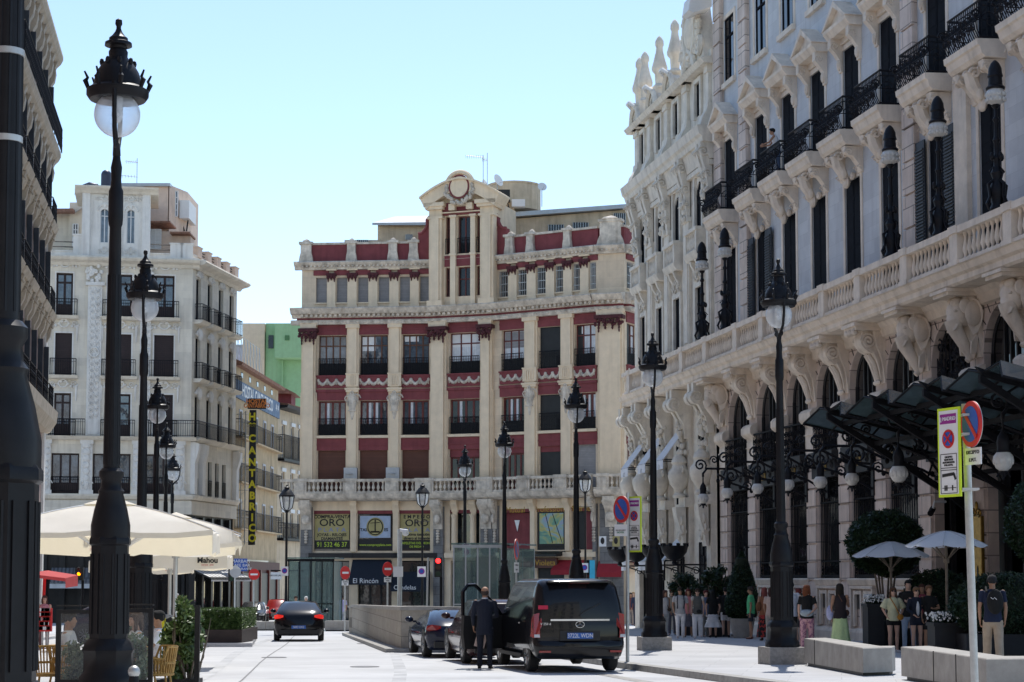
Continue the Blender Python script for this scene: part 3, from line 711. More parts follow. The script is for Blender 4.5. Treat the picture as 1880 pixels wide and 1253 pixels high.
m = MB(); p = at(944, 385, 122.5); m.lathe([(1.75, 0), (1.75, 1.6), (1.8, 1.65), (1.8, 1.75), (.2, 1.9)], p.x, 124.3, at(944, 390, 124.3).z, 20); P('round_tower', m, M_['ochre2'], red)
m = MB(); p = at(922, 370, 121); m.box(p.x-.7, p.x+.5, 120.2, 121, p.z-.1, at(922, 353, 121).z); P('cooling_unit', m, M_['slate'], red, smooth=False)
m = MB(); p = at(951, 380, 120.9); m.box(p.x-.4, p.x+.45, 120.3, 120.9, p.z-.1, at(951, 370, 121).z)
P('cooling_unit', m, M_['white'], red, smooth=False)
m = MB()
p, q = at(928, 374, 120), at(939, 422, 119.2)
for e in (-.17, .17): m.tube([(p.x+e, p.y, p.z), (q.x+e, q.y, q.z)], .03, 4)
for k in range(9): t = k/8; m.tube([(p.x-.17+(q.x-p.x)*t, p.y+(q.y-p.y)*t, p.z+(q.z-p.z)*t), (p.x+.17+(q.x-p.x)*t, p.y+(q.y-p.y)*t, p.z+(q.z-p.z)*t)], .02, 4)
P('ladder', m, M_['iron'], red)
# satellite dishes and aerials stand on the roof
def dish(px, py, Y, r, label, face=0):
 p = at(px, py, Y); t = thing('satellite_dish', label, 'satellite dish', (p.x, p.y, p.z-.9), face, 'satellite dishes on the maroon building')
 m = MB(); m.lathe([(r, 0), (r*.8, -.08), (r*.5, -.13), (.05, -.16), (.05, -.14), (r*.5, -.11), (r*.8, -.06)], 0, 0, 0, 18); m.T = None
 o = P('reflector', m, M_['white'], t, parent_M(t) @ Matrix.Translation((0, 0, .9)) @ Matrix.Rotation(math.radians(70), 4, 'X'))
 m = MB(); m.tube([(0, .1, -.4), (0, .12, .9)], .03, 5); m.tube([(0, .1, .7), (0, -.5, .75)], .015, 4); P('mast', m, M_['steel'], t, local=True)
dish(915.5, 331, 120.5, .42, 'large tilted white satellite dish above the round rooftop tower', .9)
dish(891, 337, 120.5, .3, 'small narrow satellite dish close behind the arched gable', 1.15)
dish(995.5, 343, 121.5, .3, 'round satellite dish standing alone right of the rooftop tower', .2)
def aerial(px, base, topy, Y, arms, label, cat='television aerial', off=0):
 p = at(px, base, Y); z1 = at(px, topy, Y).z
 t = thing('aerial', label, cat, (p.x, p.y, p.z), 0, 'rooftop television aerials')
 m = MB(); m.tube([(0, 0, 0), (0, 0, z1-p.z)], .025, 5); P('mast', m, M_['steel'], t, local=True)
 m = MB()
 for h, w0, w1, n in arms:
  zz = z1-p.z-h; m.tube([(w0, 0, zz+.12), (w1, 0, zz)], .02, 4)
  for k in range(n): x = w0+(w1-w0)*k/n; m.tube([(x, -.25, zz+.06), (x, .25, zz+.06)], .012, 4); m.tube([(x, 0, zz-.08), (x, 0, zz+.16)], .01, 4)
 P('antenna', m, M_['steel'], t, local=True)
aerial(887, 350, 285, 120, [(.15, -1.1, .05, 10)], 'television aerial with a long arm above the arched gable')
aerial(894.5, 350, 281, 120, [(.5, -.3, .02, 3)], 'plain tall mast just right of the long armed aerial')
aerial(251, 350, 291, 128, [(.3, -.75, .05, 6), (1.3, -1, .05, 5)], 'two tiered television aerial on the cream building roof')
# the long stone balcony
def balcony_run(fr, u0, u1, piers, z, e=0):
 m = fr.mb(); m.prism([(0, z-.45), (.75, z-.42), (.95, z-.3), (1.05, z-.12), (1.1, z), (0, z)], 'u', u0-e, u1+e)
 P('balcony_slab', m, M_['trim'], red, fr.M, smooth=False)
 m = fr.mb(); m.box(u0, u1, .72, .98, z, z+.12); m.box(u0-.02, u1+.02, .68, 1.02, z+.72, z+.88)
 ps = sorted(tuple(p) for p in piers)
 for a, b in ps: m.box(a, b, .66, 1.04, z, z+.9); m.box(a-.04, b+.04, .62, 1.08, z+.74, z+.92); m.box(a+.12, b-.12, 1.0, 1.09, z+.18, z+.66)
 x = u0
 for a, b in ps+[(u1, u1)]:
  n = int((a-x)/.26)
  for k in range(n): baluster(m, x+(a-x)*(k+.5)/n, .85, z+.12, .6, .1)
  x = b
 P('balustrade', m, M_['trim'], red, fr.M)
ZS = zr(908)
mid = lambda fr, p: [fr.u(p)-.42, fr.u(p)+.42]
balcony_run(A_, -1.0, A_.L, [(-.15, .6), mid(A_, 647), mid(A_, 724), (A_.L-.8, A_.L)], ZS)
balcony_run(B_, 0, B_.L, [(0, .6), (B_.L-.8, B_.L)], ZS); balcony_run(C_, 0, C_.L, [(0, .5), mid(C_, 977), mid(C_, 1044), (C_.L-.4, C_.L)], ZS)
balcony_run(D_, 0, D_.L+.6, [(.2, .9), (D_.L-.1, D_.L+.6)], ZS)
for p in (646, 723):   # air conditioning boxes behind the balustrade
 u = A_.u(p); m = A_.mb(); m.box(u-.4, u+.42, .3, .62, ZS+.85, ZS+1.6); m.lathe([(.24, 0), (.24, .02)], u-.05, .64, ZS+1.2, 12); P('cooling_unit', m, M_['zinc'], red, A_.M, smooth=False)
# mezzanine and ground floor
zm0, zm1 = zr(1015), zr(935)
def lowwall(fr, bays, L=None):
 ops = []
 for a, b, kind in bays: ops.append((fr.u(a, 980), fr.u(b, 980), zr(1012), zr(938), 0))
 m = wall_mb(fr, 0, fr.L, ZG, zr(905), ops + [(fr.u(a, 980)+.05, fr.u(b, 980)-.05, ZG+.1, zr(1030), 0) for a, b, k in bays], .5)
 P('wall', m, M_['sandp'] if fr is not A_ else M_['sandp'], red, fr.M, smooth=False)
lowwall(A_, [(576, 643, 0), (656, 721, 0), (733, 797, 0)]); lowwall(B_, [(826, 880, 0)])
lowwall(C_, [(922, 973, 0), (985, 1037, 0), (1049, 1090, 0)]); lowwall(D_, [(1108, 1128, 0)][:0]); lowwall(E_, [(1165, 1215, 0)])
def grey_pier(fr, a, b):
 m = fr.mb(); u0, u1 = fr.u(a, 980), fr.u(b, 980); m.box(u0, u1, 0, .22, ZG, zr(932)); P('granite_pier', m, M_['gstone'], red, fr.M, smooth=False)
 m = fr.mb(); c = (u0+u1)/2; hw = min(.34, (u1-u0)/2-.03)
 prof = [(.2, zr(973)), (.3, zr(973)), (.34, zr(965)), (.36, zr(950)), (.5, zr(942)), (.75, zr(936)), (.95, zr(928)), (.95, zr(920)), (.2, zr(920))]
 m.prism(prof, 'u', c-hw, c+hw)
 for e in (-1, 1): m.tube(spiral((c+e*(hw+.02), .66, zr(930)), .24, 1.5), .05, 5)
 m.ell((c, .5, zr(955)), (hw*.8, .14, .3), 8, 6)
 for k in range(5): m.ell((c, .3, zr(976)-.17*k), (.12, .1, .09), 7, 5)
 P('scroll_console', m, M_['trim'], red, fr.M)
grey_pier(A_, 553, 574); grey_pier(A_, 798, 816) if False else grey_pier(B_, 798, 816); grey_pier(B_, 884, 906); grey_pier(C_, 908, 917); grey_pier(D_, 1103, 1145); grey_pier(C_, 1091, 1098)
for fr, bays, pw in ((A_, [(576, 643), (656, 721), (733, 797)], 0), (B_, [(826, 880)], 0), (C_, [(922, 973), (985, 1037), (1049, 1090)], 1), (E_, [(1165, 1215)], 1)):
 for i, (a, b) in enumerate(bays):
  u0, u1 = fr.u(a, 980), fr.u(b, 980)
  m = fr.mb(); m.box(u0, u1, -.35, -.28, zr(1012), zr(945)); P('display_window', m, M_['shopglass'] if fr in (A_, B_) else M_['maroon'], red, fr.M, smooth=False)
  m = fr.mb(); m.box(u0, u1, -.3, -.02, zr(944), zr(936)); P('valance', m, M_['maroon'], red, fr.M, smooth=False)
  m = fr.mb(); m.box(u0+.05, u1-.05, -.48, -.4, ZG, zr(1032)); P('shop_window', m, M_['shopglass'], red, fr.M, smooth=False)
  m = fr.mb()
  for k in range(4): x = u0+.08+(u1-u0-.16)*k/3; m.box(x-.05, x+.05, -.42, -.3, ZG, zr(1034))
  m.box(u0, u1, -.42, -.28, zr(1120), zr(1116)); m.box(u0, u1, -.42, -.28, zr(1060), zr(1056)); P('shop_door_frame', m, M_['slate'] if fr is A_ or fr is B_ else M_['redwood'], red, fr.M, smooth=False)
  m = fr.mb(); m.box(u0-.25, u1+.25, -.05, .35, zr(1025), zr(1016)); P('ledge', m, M_['slate'] if fr is A_ else M_['sandp'], red, fr.M, smooth=False)
# slim pilasters with acanthus tops between mezzanine bays
for fr, p in ((A_, 649.5), (A_, 727), (C_, 979), (C_, 1043), (B_, 836), (B_, 870)):
 u = fr.u(p, 980); m = fr.mb(); m.box(u-.16, u+.16, 0, .12, zr(1014), zr(942)); m.prism([(0, zr(942)), (.14, zr(942)), (.2, zr(936)), (.42, zr(928)), (.42, zr(920)), (0, zr(920))], 'u', u-.2, u+.2)
 if fr is B_: m.lathe([(.2, 0), (.16, .1), (.15, 2), (.22, 2.2)], u, .25, zr(1012), 10)
 P('pilaster', m, M_['sandp'], red, fr.M, smooth=False)
# sign boards fixed in the mezzanine windows
def board(fr, a, b, y0, y1, mtl, d=-.22, name='sign_board', label=None):
 u0, u1 = fr.u(a, 980), fr.u(b, 980); m = fr.mb(); m.box(u0, u1, d, d+.05, zr(y0), zr(y1)); o = P(name, m, mtl, red, fr.M, smooth=False)
 if label: o['label'] = label
 return o, (u0+u1)/2, u1-u0
M_['gboard'] = mat('dull_gold_board', (.42,.36,.16), .7, var=.08); M_['lime'] = mat('lime_print', (.45,.6,.05), .6, var=0); M_['pblue'] = mat('pale_blue_board', (.4,.48,.62), .7, var=.1)
M_['bluep'] = mat('faded_blue_print', (.2,.25,.45), .6, var=0)
def lines(fr, par, c, rows, d=-.165):
 for s, y, size, mt, sx in rows: text('lettering', s, tfr(fr, c, d, zr(y)), size, M_[mt], par, off=.008 if mt == 'blk' else 0.003, sx=sx)
b1, c1, w1 = board(A_, 577, 640, 992, 944, M_['gboard'])
lines(A_, b1, c1, [('COMPRA-VENTA', 949.5, .3, 'blk', 1.02), ('ORO', 960.5, .62, 'blk', 1.15), ('P L A T A', 973.5, .36, 'bluep', 1.2), ('JOYAS - RELOJES', 982.5, .25, 'blk', 1), ('DIAMANTES', 989.5, .25, 'blk', 1)])
b2, c2, w2 = board(A_, 577, 640, 1008, 993, M_['slate']); lines(A_, b2, c2, [('91 532 46 37', 1000.5, .42, 'lime', .85)])
b3, c3_, w3 = board(A_, 660, 716, 988, 948, M_['pblue'])
m = A_.mb(); m.prism([(c3_+.55*math.cos(2*PI*k/24), zr(968)+.58*math.sin(2*PI*k/24)) for k in range(24)], 'd', -.165, -.15); P('emblem_disc', m, M_['gboard'], b3, A_.M)
m = A_.mb(); m.tube([(c3_+.46*math.cos(2*PI*k/24), -.145, zr(968)+.49*math.sin(2*PI*k/24)) for k in range(25)], .03, 4); m.tube([(c3_, -.14, zr(955)), (c3_, -.14, zr(978))], .04, 4); m.tube([(c3_-.28, -.14, zr(977)), (c3_+.28, -.14, zr(977))], .05, 4); m.tube([(c3_-.3, -.14, zr(961)), (c3_+.3, -.14, zr(960))], .02, 4)
P('emblem', m, M_['bronze'], b3, A_.M)
lines(A_, b3, c3_-.72, [('TAS', 973.5, .26, 'blk', 1)]); lines(A_, b3, c3_+.68, [('ES', 973.5, .26, 'blk', 1)])
b4, c4, w4 = board(A_, 657, 720, 1010, 990, M_['slate']); lines(A_, b4, c4, [('www.comproyplata.com', 1001, .2, 'lime', 1)])
b5, c5, w5 = board(A_, 734, 795, 992, 944, M_['gboard'])
lines(A_, b5, c5, [('E M P E Ñ O', 950, .3, 'blk', 1.05), ('ORO', 961.5, .6, 'blk', 1.1), ('P L A T A', 974, .33, 'bluep', 1.2), ('Máxima tasación', 982, .24, 'blk', 1), ('dinero al instante', 989, .23, 'blk', 1)])
b6, c6, w6 = board(A_, 734, 795, 1008, 993, M_['slate']); lines(A_, b6, c6, [('PAPELETAS DEL MONTE', 998, .2, 'lime', .95), ('DE PIEDAD', 1004.5, .18, 'lime', 1)])
# poster screen on the right
b7, c7, w7 = board(C_, 987, 1037, 1005, 943, M_['slate'], -.1, 'screen_frame')
scr, nt_, bs = nodes('iridescent_screen'); tcn = nt_.nodes.new('ShaderNodeTexCoord'); nz = nt_.nodes.new('ShaderNodeTexNoise'); nz.inputs['Scale'].default_value = .9; nz.inputs['Distortion'].default_value = 1.2
rp = nt_.nodes.new('ShaderNodeValToRGB'); els = rp.color_ramp.elements; els[0].position = .3; els[0].color = (.03,.12,.14,1); els[1].position = .75; els[1].color = (.35,.22,.42,1)
for ps, cl in ((.42, (.12,.3,.2,1)), (.5, (.4,.36,.1,1)), (.58, (.2,.35,.4,1))): e = els.new(ps); e.color = cl
nt_.links.new(tcn.outputs['Object'], nz.inputs['Vector']); nt_.links.new(nz.outputs['Fac'], rp.inputs['Fac']); nt_.links.new(rp.outputs['Color'], bs.inputs['Base Color']); bs.inputs['Roughness'].default_value = .25
u0, u1 = C_.u(990, 980), C_.u(1034, 980); m = C_.mb(); m.box(u0, u1, -.05, -.03, zr(1001), zr(947)); P('poster', m, scr, b7, C_.M, smooth=False)
m = C_.mb()
for a0, a1 in ((.25, .55), (.55, .95)): m.tube([(u0+(u1-u0)*a0, -.02, zr(948)), (u0+(u1-u0)*a1, -.02, zr(1000))], .02, 4)
P('poster_lines', m, M_['slate'], b7, C_.M)
u = C_.u(946, 980); m = C_.mb(); m.prism([(u-.18, zr(958)), (u+.18, zr(958)), (u+.02, zr(978))], 'd', -.24, -.2); wj = P('white_emblem', m, M_['signw'], red, C_.M, smooth=False)
for p, s in ((946, 'Mutual'), (1012, 'Professional'), (1070, 'Madrileña')):
 text('lettering', s, tfr(C_, C_.u(p, 980), .0, zr(940)), .5, M_['gold'], red)
for p in (1108.5, 1133, 1152):
 fr = D_ if p < 1148 else E_; u = fr.u(p, 1000); m = fr.mb(); m.box(u-.22, u+.22, .24, .27, zr(1007), zr(989)); pl = P('wall_plaque', m, M_['signw'] if p < 1120 else M_['gboard'], red, fr.M, smooth=False)
 m = fr.mb(); m.ell((u, .29, zr(997)), (.12, .02, .2), 8, 6); P('plaque_emblem', m, M_['bronze'], pl, fr.M)
# awnings and fascia boards of the shops
def awning(fr, a, b, y0, y1, proj, mtl, name='awning'):
 u0, u1 = fr.u(a, 1030), fr.u(b, 1030); m = fr.mb(); zt, zb = zr(y0), zr(y1)
 m.prism([(0.02, zt), (.1, zt), (proj, zb+.28), (proj, zb), (proj-.04, zb), (proj-.05, zb+.22)], 'u', u0, u1); return P(name, m, mtl, red, fr.M, smooth=False), (u0+u1)/2
M_['navy'] = mat('navy_canvas', (.012,.018,.03), .8, var=.1); M_['redaw'] = mat('red_canvas', (.3,.02,.03), .8, var=.1)
a1, ac = awning(A_, 648, 718, 1028, 1074, 1.3, M_['navy']); text('lettering', 'El Rincón', tfr(A_, A_.u(678, 1070), 1.33, zr(1067)), .42, M_['signw'], a1)
a2, ac = awning(A_, 722, 790, 1050, 1086, 1.0, M_['navy']); text('lettering', 'Candelas', tfr(A_, A_.u(748, 1070), 1.03, zr(1079)), .38, M_['signw'], a2)
a3, _ = awning(C_, 965, 990, 1020, 1042, .6, M_['redaw']); a4, _ = awning(C_, 1025, 1075, 1030, 1056, .9, M_['redaw']); a5, _ = awning(D_, 1100, 1145, 1032, 1060, .6, M_['redaw'])
a6, _ = awning(E_, 1150, 1210, 1032, 1046, .9, M_['redaw'])
u0, u1 = C_.u(972, 1030), C_.u(1030, 1030); m = C_.mb(); m.box(u0, u1, .3, .5, zr(1044), zr(1026)); fb = P('fascia_board', m, mat('violet_brown_wood', (.09,.03,.02), .5), red, C_.M, smooth=False)
text('lettering', 'La Violeta', tfr(C_, (u0+u1)/2, .51, zr(1035)), .5, M_['gold'], fb)
m = C_.mb(); m.prism([(0, zr(1022)), (1.1, zr(1024)), (1.1, zr(1020)), (0, zr(1014))], 'u', u0-.5, u1+.3); P('canopy_ledge', m, M_['slate'], red, C_.M, smooth=False)
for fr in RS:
 m = fr.mb(); m.box(.02, fr.L-.02, -6, -.62, ZG, zr(484)); P('added_backing_block', m, M_['slate'], red, fr.M, smooth=False)  # solid dark block added behind each wall so no sunlight leaks through
# ------------------------------------------------------------------ the hotel along the right: facade plane X = 22.7 - .185 Y
K = math.sqrt(1+.185**2)
H_ = Fr((22.7, 0), (22.7-18.5, 100), 1)
WY = [75.4, 71.4, 68.3, 65.2, 62.0, 58.8, 55.1, 51.6, 48.3]        # window axes of the near wing
hotel = thing('grand_hotel', 'long grey and pink stone hotel with iron balconies and elephant head brackets', 'building', (13, 58, sz(13, 58)-.0))
def hp(name, m, mt, smooth=True, label=None, par=None):
 o = P(name, m, M_[mt] if isinstance(mt, str) else mt, par or hotel, H_.M, smooth)
 if label: o['label'] = label
 return o
U = lambda y: y*K
ue = U(77.2); us_ = U(44.0)
# upper wall
ops = []
for y in WY:
 c = U(y); ops += [(c-.72, c+.72, 8.6, 13.1, 0), (c-.72, c+.72, 14.55, 17.6, 0), (c-.6, c+.6, 20.0, 22.6, 0)]
hp('wall', wall_mb(H_, us_, ue, 8.3, 25, ops, .08), 'grey', False)
m = H_.mb(); m.box(us_, ue, -9, -.3, 24.5, 25); m.box(us_, U(92), -9.5, -9, -3, 25); hp('wall', m, 'grey', False)
hp('cornice', (lambda m: (m.prism([(0, 24.4), (.5, 24.6), (.7, 25.1), (0, 25.2)], 'u', us_, ue), m)[1])(H_.mb()), 'stone', False)
def surround(c, z0, z1, w_=.72, t=.17, d=.03):
 m = H_.mb(); usurr(m, c-w_, c+w_, z0, z1, t, d); return m
for i, y in enumerate(WY):
 c = U(y)
 for za, zb_ in ((8.5, 13.1), (14.55, 17.6), (19.95, 22.6)):
  m = surround(c, za, zb_)
  if za > 19: m.box(c-.9, c+.9, -.02, .14, 19.75, 19.95)
  hp('window_surround', m, 'stone', False)
 for z0, z1 in ((8.6, 13.1), (14.55, 17.6)):
  m = H_.mb(); m.box(c-.71, c-.02, -.07, -.04, z0, z1); m.box(c+.02, c+.71, -.07, -.04, z0, z1)
  for k in range(int((z1-z0)/.55)):
   for e in (-1, 1): m.box(c+e*.36-.28, c+e*.36+.28, -.045, -.03, z0+.1+.55*k, z0+.55+.55*k)
  hp('window_shutter', m, 'shutter', False)
 if i in (1, 6):      # louvred leaves folded out against the wall
  for e in (-1, 1):
   m = H_.mb(); m.box(c+e*1.06-.34, c+e*1.06+.34, .1, .15, 8.6, 13.0)
   for k in range(40): zz = 8.8+.1*k; m.box(c+e*1.06-.3, c+e*1.06+.3, .15, .19, zz, zz+.05)
   hp('window_shutter', m, 'louvre', False)
 wn = window(H_, hotel, c-.6, c+.6, 20.0, 22.6, .06, M_['shutter'], M_['darkglass'], 2, .7)
 m = H_.mb(); m.prism([(0, 14.0), (.62, 14.02), (.72, 14.12), (.78, 14.3), (.84, 14.34), (.86, 14.5), (0, 14.52)], 'u', c-1.12, c+1.12); hp('balcony_slab', m, 'stone', False)
 m = H_.mb()
 for e in (-.82, .82):
  m.prism([(0, 13.15), (.08, 13.18), (.14, 13.4), (.34, 13.66), (.58, 13.78), (.64, 13.98), (0, 14.0)], 'u', c+e-.16, c+e+.16)
  for s in (-1, 1): m.tube(spiral((c+e+s*.17, .5, 13.78), .15, 1.4), .025, 4); m.tube(spiral((c+e+s*.17, .12, 13.3), .1, 1.2), .02, 4)
 hp('scroll_console', m, 'stone')
 m = H_.mb(); m.tube([(c, .6, 13.85), (c, .5, 13.5), (c, .3, 13.2), (c, .15, 12.95)], [.18, .2, .16, .1], 8)
 for s in (-1, 1): m.tube(spiral((c+s*.2, .52, 13.8), .16, 1.3), .05, 5); m.ell((c+s*.12, .35, 13.25), (.1, .12, .2), 7, 5); m.ell((c+s*.3, .12, 13.15), (.12, .1, .14), 7, 5)
 m.ell((c, .22, 12.98), (.2, .12, .2), 8, 6); hp('carved_bracket', m, 'stone')
 m = H_.mb(); z0 = 14.52; hw = 1.08
 def prof(t): return .72+.16*math.sin(PI*min(1, t*1.3))**2
 for t, r in ((.04, .03), (1.06, .04), (.9, .02), (.5, .016)):
  d = prof(t); m.tube([(c-hw, .05, z0+t), (c-hw, d, z0+t), (c+hw, d, z0+t), (c+hw, .05, z0+t)], r, 4)
 for k in range(19):
  x = c-hw+2*hw*k/18; m.tube([(x, prof(t), z0+t) for t in (0, .25, .45, .7, 1.06)], .017, 4)
 for e in (-1, 1):
  for k in range(5): y_ = .1+.6*k/4; m.tube([(c+e*hw, y_, z0), (c+e*hw, y_, z0+.97)], .012, 4)
  m.tube(spiral((c+e*hw, .45, z0+.5), .26, 1.5), .016, 4); m.tube(spiral((c+e*hw*1.03, .86, z0+.62), .16, 1.4, 'u', 12), .03, 5)
 for k in range(7):
  x = c-hw+2*hw*(k+.5)/7
  for zz, s, q in ((.3, 1, .14), (.62, -1, .15)): m.tube(spiral((x, prof(zz)+.02, z0+zz), q, 1.5, 'd', 12, s, k), .022, 4); m.tube(spiral((x+.13, prof(zz)+.02, z0+zz+.1), .1, 1.3, 'd', 9, -s, k), .018, 4)
 hp('iron_balcony', m, 'iron')
 m = H_.mb(); m.prism([(0, 18.0), (.42, 18.0), (.5, 18.1), (.58, 18.2), (.6, 18.3), (0, 18.32)], 'u', c-1.08, c+1.08)
 m.prism([(c-1.12, 18.32), (c+1.12, 18.32), (c, 19.02)], 'd', 0, .42)
 for e in (-1, 1): m.prism([(c+e*1.16, 18.3), (c+e*1.0, 18.3), (c, 18.86), (c, 19.08)], 'd', 0, .62)
 hp('pediment', m, 'stone', False)
 m = H_.mb()
 for e in (-.85, .85):
  m.prism([(0, 16.9), (.08, 16.9), (.12, 17.3), (.3, 17.55), (.45, 17.7), (.45, 18.0), (0, 18.0)], 'u', c+e-.13, c+e+.13)
  for s in (-1, 1): m.tube(spiral((c+e+s*.14, .3, 17.75), .14, 1.5), .022, 4)
  m.ell((c+e, .12, 17.15), (.1, .08, .2), 6, 5)
 m.box(c-.72, c+.72, 0, .1, 17.8, 18.0); hp('scroll_console', m, 'stone')
# quoin strips with raised blocks
for y in (76.55, 73.2, 56.9, 46.9):
 c = U(y); m = H_.mb(); m.box(c-.42, c+.42, -.02, .12, 8.4, 24.4)
 z = 8.5
 while z < 24: m.box(c-.46, c+.46, .1, .2, z+.03, z+.98); z += 1.02
 hp('quoin', m, 'stonej', False)
for y, w_ in ((53.3, .45),):
 c = U(y); m = H_.mb(); m.box(c-w_, c+w_, -.02, .14, 9.6, 14.5); m.prism([(0, 9.6), (.2, 9.3), (.3, 9.2), (.3, 8.4), (0, 8.4)], 'u', c-w_-.1, c+w_+.1); hp('pilaster', m, 'stone', False)
# great balustraded balcony
zb = 8.45
uE_ = U(89.4)
m = H_.mb(); m.prism([(-.2, 7.95), (.95, 7.98), (1.02, 8.05), (1.02, 8.2), (1.12, 8.26), (1.2, 8.42), (1.26, 8.45), (-.2, 8.46)], 'u', us_, uE_); hp('balcony_slab', m, 'stone', False)
m = H_.mb(); m.prism([(-.02, 7.5), (.12, 7.55), (.2, 7.8), (.35, 7.95), (-.02, 7.96)], 'u', us_, U(76)); hp('cornice', m, 'stone', False)
allY = [48.3-3.3]+WY[::-1]+[78.8, 82.0, 85.0, 87.7, 89.0]
pl = sorted(allY)
for k in range(len(pl)-1):
 u0, u1 = U(pl[k])+.25, U(pl[k+1])-.25
 m = H_.mb(); m.box(u0-.5, u0, .78, 1.16, zb, 9.5); m.box(u0-.55, u0+.02, .74, 1.2, 9.35, 9.56); m.box(u0-.55, u0+.02, .74, 1.2, zb, zb+.16)
 m.box(u0-.1, u1+.1, .8, 1.14, zb, zb+.14); m.box(u0-.1, u1+.1, .78, 1.18, 9.33, 9.52)
 n = int((u1-u0)/.26)
 for j in range(n): baluster(m, u0+(u1-u0)*(j+.5)/n, .97, zb+.12, .78, .085, 8)
 hp('balustrade', m, 'stone')
# arcade storey
PC = [(a+b)/2-.6 for a, b in zip(WY[:-1], WY[1:])]; PC = [76.4]+PC+[46.1]
ops = []; DL = .02
bays = []
for a, b in zip(PC[:-1], PC[1:]):
 u1, u0 = U(a)-.46, U(b)+.46; bays.append((u0, u1))
for k, (u0, u1) in enumerate(bays):
 ops.append((u0, u1, 3.95, 7.45, 1))
 ent = k >= 6
 ops.append((u0+.08, u1-.08, -3.2 if ent else 0., 3.75, 0))
def wl(d): return d
m = wall_mb(H_, us_, U(77.2), -3.2, 8.0, ops, .3); hp('wall', m, 'stonej', False)
m = H_.mb();
for k, (u0, u1) in enumerate(bays):
 if k < 6: m.prism([(0, -3), (.22, -3), (.22, -1.75), (.16, -1.65), (0, -1.6)], 'u', u0-.3, u1+.3); m.prism([(0, -.28), (.1, -.22), (.16, -.05), (.12, 0), (0, 0)], 'u', u0-.1, u1+.1)
hp('plinth', m, 'stone', False)
for k, (u0, u1) in enumerate(bays):
 c = (u0+u1)/2
 if k < 6:            # basement lights in the plinth
  for e in (-.45, .45):
   m = H_.mb();
   m.box(c+e-.36, c+e-.24, .02, .12, -1.55, -.4); m.box(c+e+.24, c+e+.36, .02, .12, -1.55, -.4); m.box(c+e-.24, c+e+.24, .02, .12, -.52, -.4); f_ = hp('basement_window', m, 'stone', False)
   m = H_.mb(); m.box(c+e-.24, c+e+.24, .01, .03, -1.1 if e < 0 else -1.0, -.52); hp('pane', m, 'shopglass', False, par=f_)
  m = H_.mb(); m.box(c-1.0, c-.9, .02, .16, -1.6, -.3); m.box(c+.9, c+1.0, .02, .16, -1.6, -.3); m.box(c-1, c+1, .02, .16, -.34, -.24); hp('panel_moulding', m, 'stone', False)
 r = (u1-u0)/2; sp = 7.45-r
 m = H_.mb(); n = 14
 m.tube([(c-(r-.04)*math.cos(PI*j/n), -.25, sp+(r-.04)*math.sin(PI*j/n)) for j in range(n+1)], .05, 4)
 for e in (-.36, .02, .4): m.box(c+e-.035, c+e+.035, -.28, -.2, 3.95, sp+math.sqrt(max(.01, (r-.05)**2-e*e)))
 m.box(u0, u0+.07, -.28, -.2, 3.95, sp); m.box(u1-.07, u1, -.28, -.2, 3.95, sp); wn = hp('arched_window', m, 'bronze', False)
 if k == 6:
  m = H_.mb(); rr = random.Random(3)
  for j in range(60):
   a_ = rr.uniform(u0+.1, u1-.1); z_ = rr.uniform(4.2, 7.2)
   if (a_-c)**2+max(0, z_-sp)**2 < (r-.15)**2 or z_ < sp: m.tube(spiral((a_, -.12, z_), .22, 1.4, 'd', 10, rr.choice((-1, 1)), rr.random()*6), .03, 4)
  for j in range(9): x = u0+(u1-u0)*(j+.5)/9; m.tube([(x, -.14, 3.95), (x, -.14, sp+math.sqrt(max(.01, (r-.1)**2-(x-c)**2)))], .02, 4)
  hp('wrought_iron_grille', m, 'iron', par=wn)
 m = H_.mb(); pts = [(u0, -.26, 3.95), (u1, -.26, 3.95)]+[(c+r*math.cos(PI*j/n), -.26, sp+r*math.sin(PI*j/n)) for j in range(n+1)]
 m.add(pts, [tuple(range(len(pts)))]); hp('pane', m, 'darkglass', False, par=wn)
 m = H_.mb(); m.box(u0, u1, .12, .16, 4.28, 4.34); m.box(u0-.02, u1+.02, .1, .18, 5.4, 5.46)
 for j in range(15): x = u0+(u1-u0)*j/14; m.tube([(x, .14, 4.3), (x, .14, 5.4)], .014, 4)
 rr = random.Random(k)
 for j in range(10):
  for zz in (4.55, 4.85, 5.15): m.tube(spiral((u0+(u1-u0)*(j+.5)/10, .16, zz), .13, 1.4, 'd', 9, 1 if j % 2 else -1, zz*3), .018, 4)
 hp('iron_balconet', m, 'ironr')
 m = H_.mb(); m.box(u0-.05, u1+.05, 0, .34, 3.95, 4.28); m.box(u0, u1, -.1, .22, 3.4, 3.98)
 for e in (-1, 1):
  m.tube(spiral((c+e*.55, .26, 4.12), .14, 1.5, 'd', 10, e), .02, 4); m.tube(spiral((c+e*.9, .24, 3.8), .13, 1.5, 'd', 10, e), .02, 4)
 for j in range(9): m.ell((u0+.1+(u1-u0-.2)*j/8, .34, 3.93), (.06, .05, .07), 6, 4)
 hp('bronze_lintel', m, 'bronze', True)
 if 1 <= k <= 5:
  m = H_.mb(); m.box(c-.36, c+.36, .22, .25, 3.62, 3.92); pl_ = hp('number_plate', m, 'gold', False)
  text('lettering', '1879', tfr(H_, c, .262, 3.77), .26, M_['bronze'], pl_)
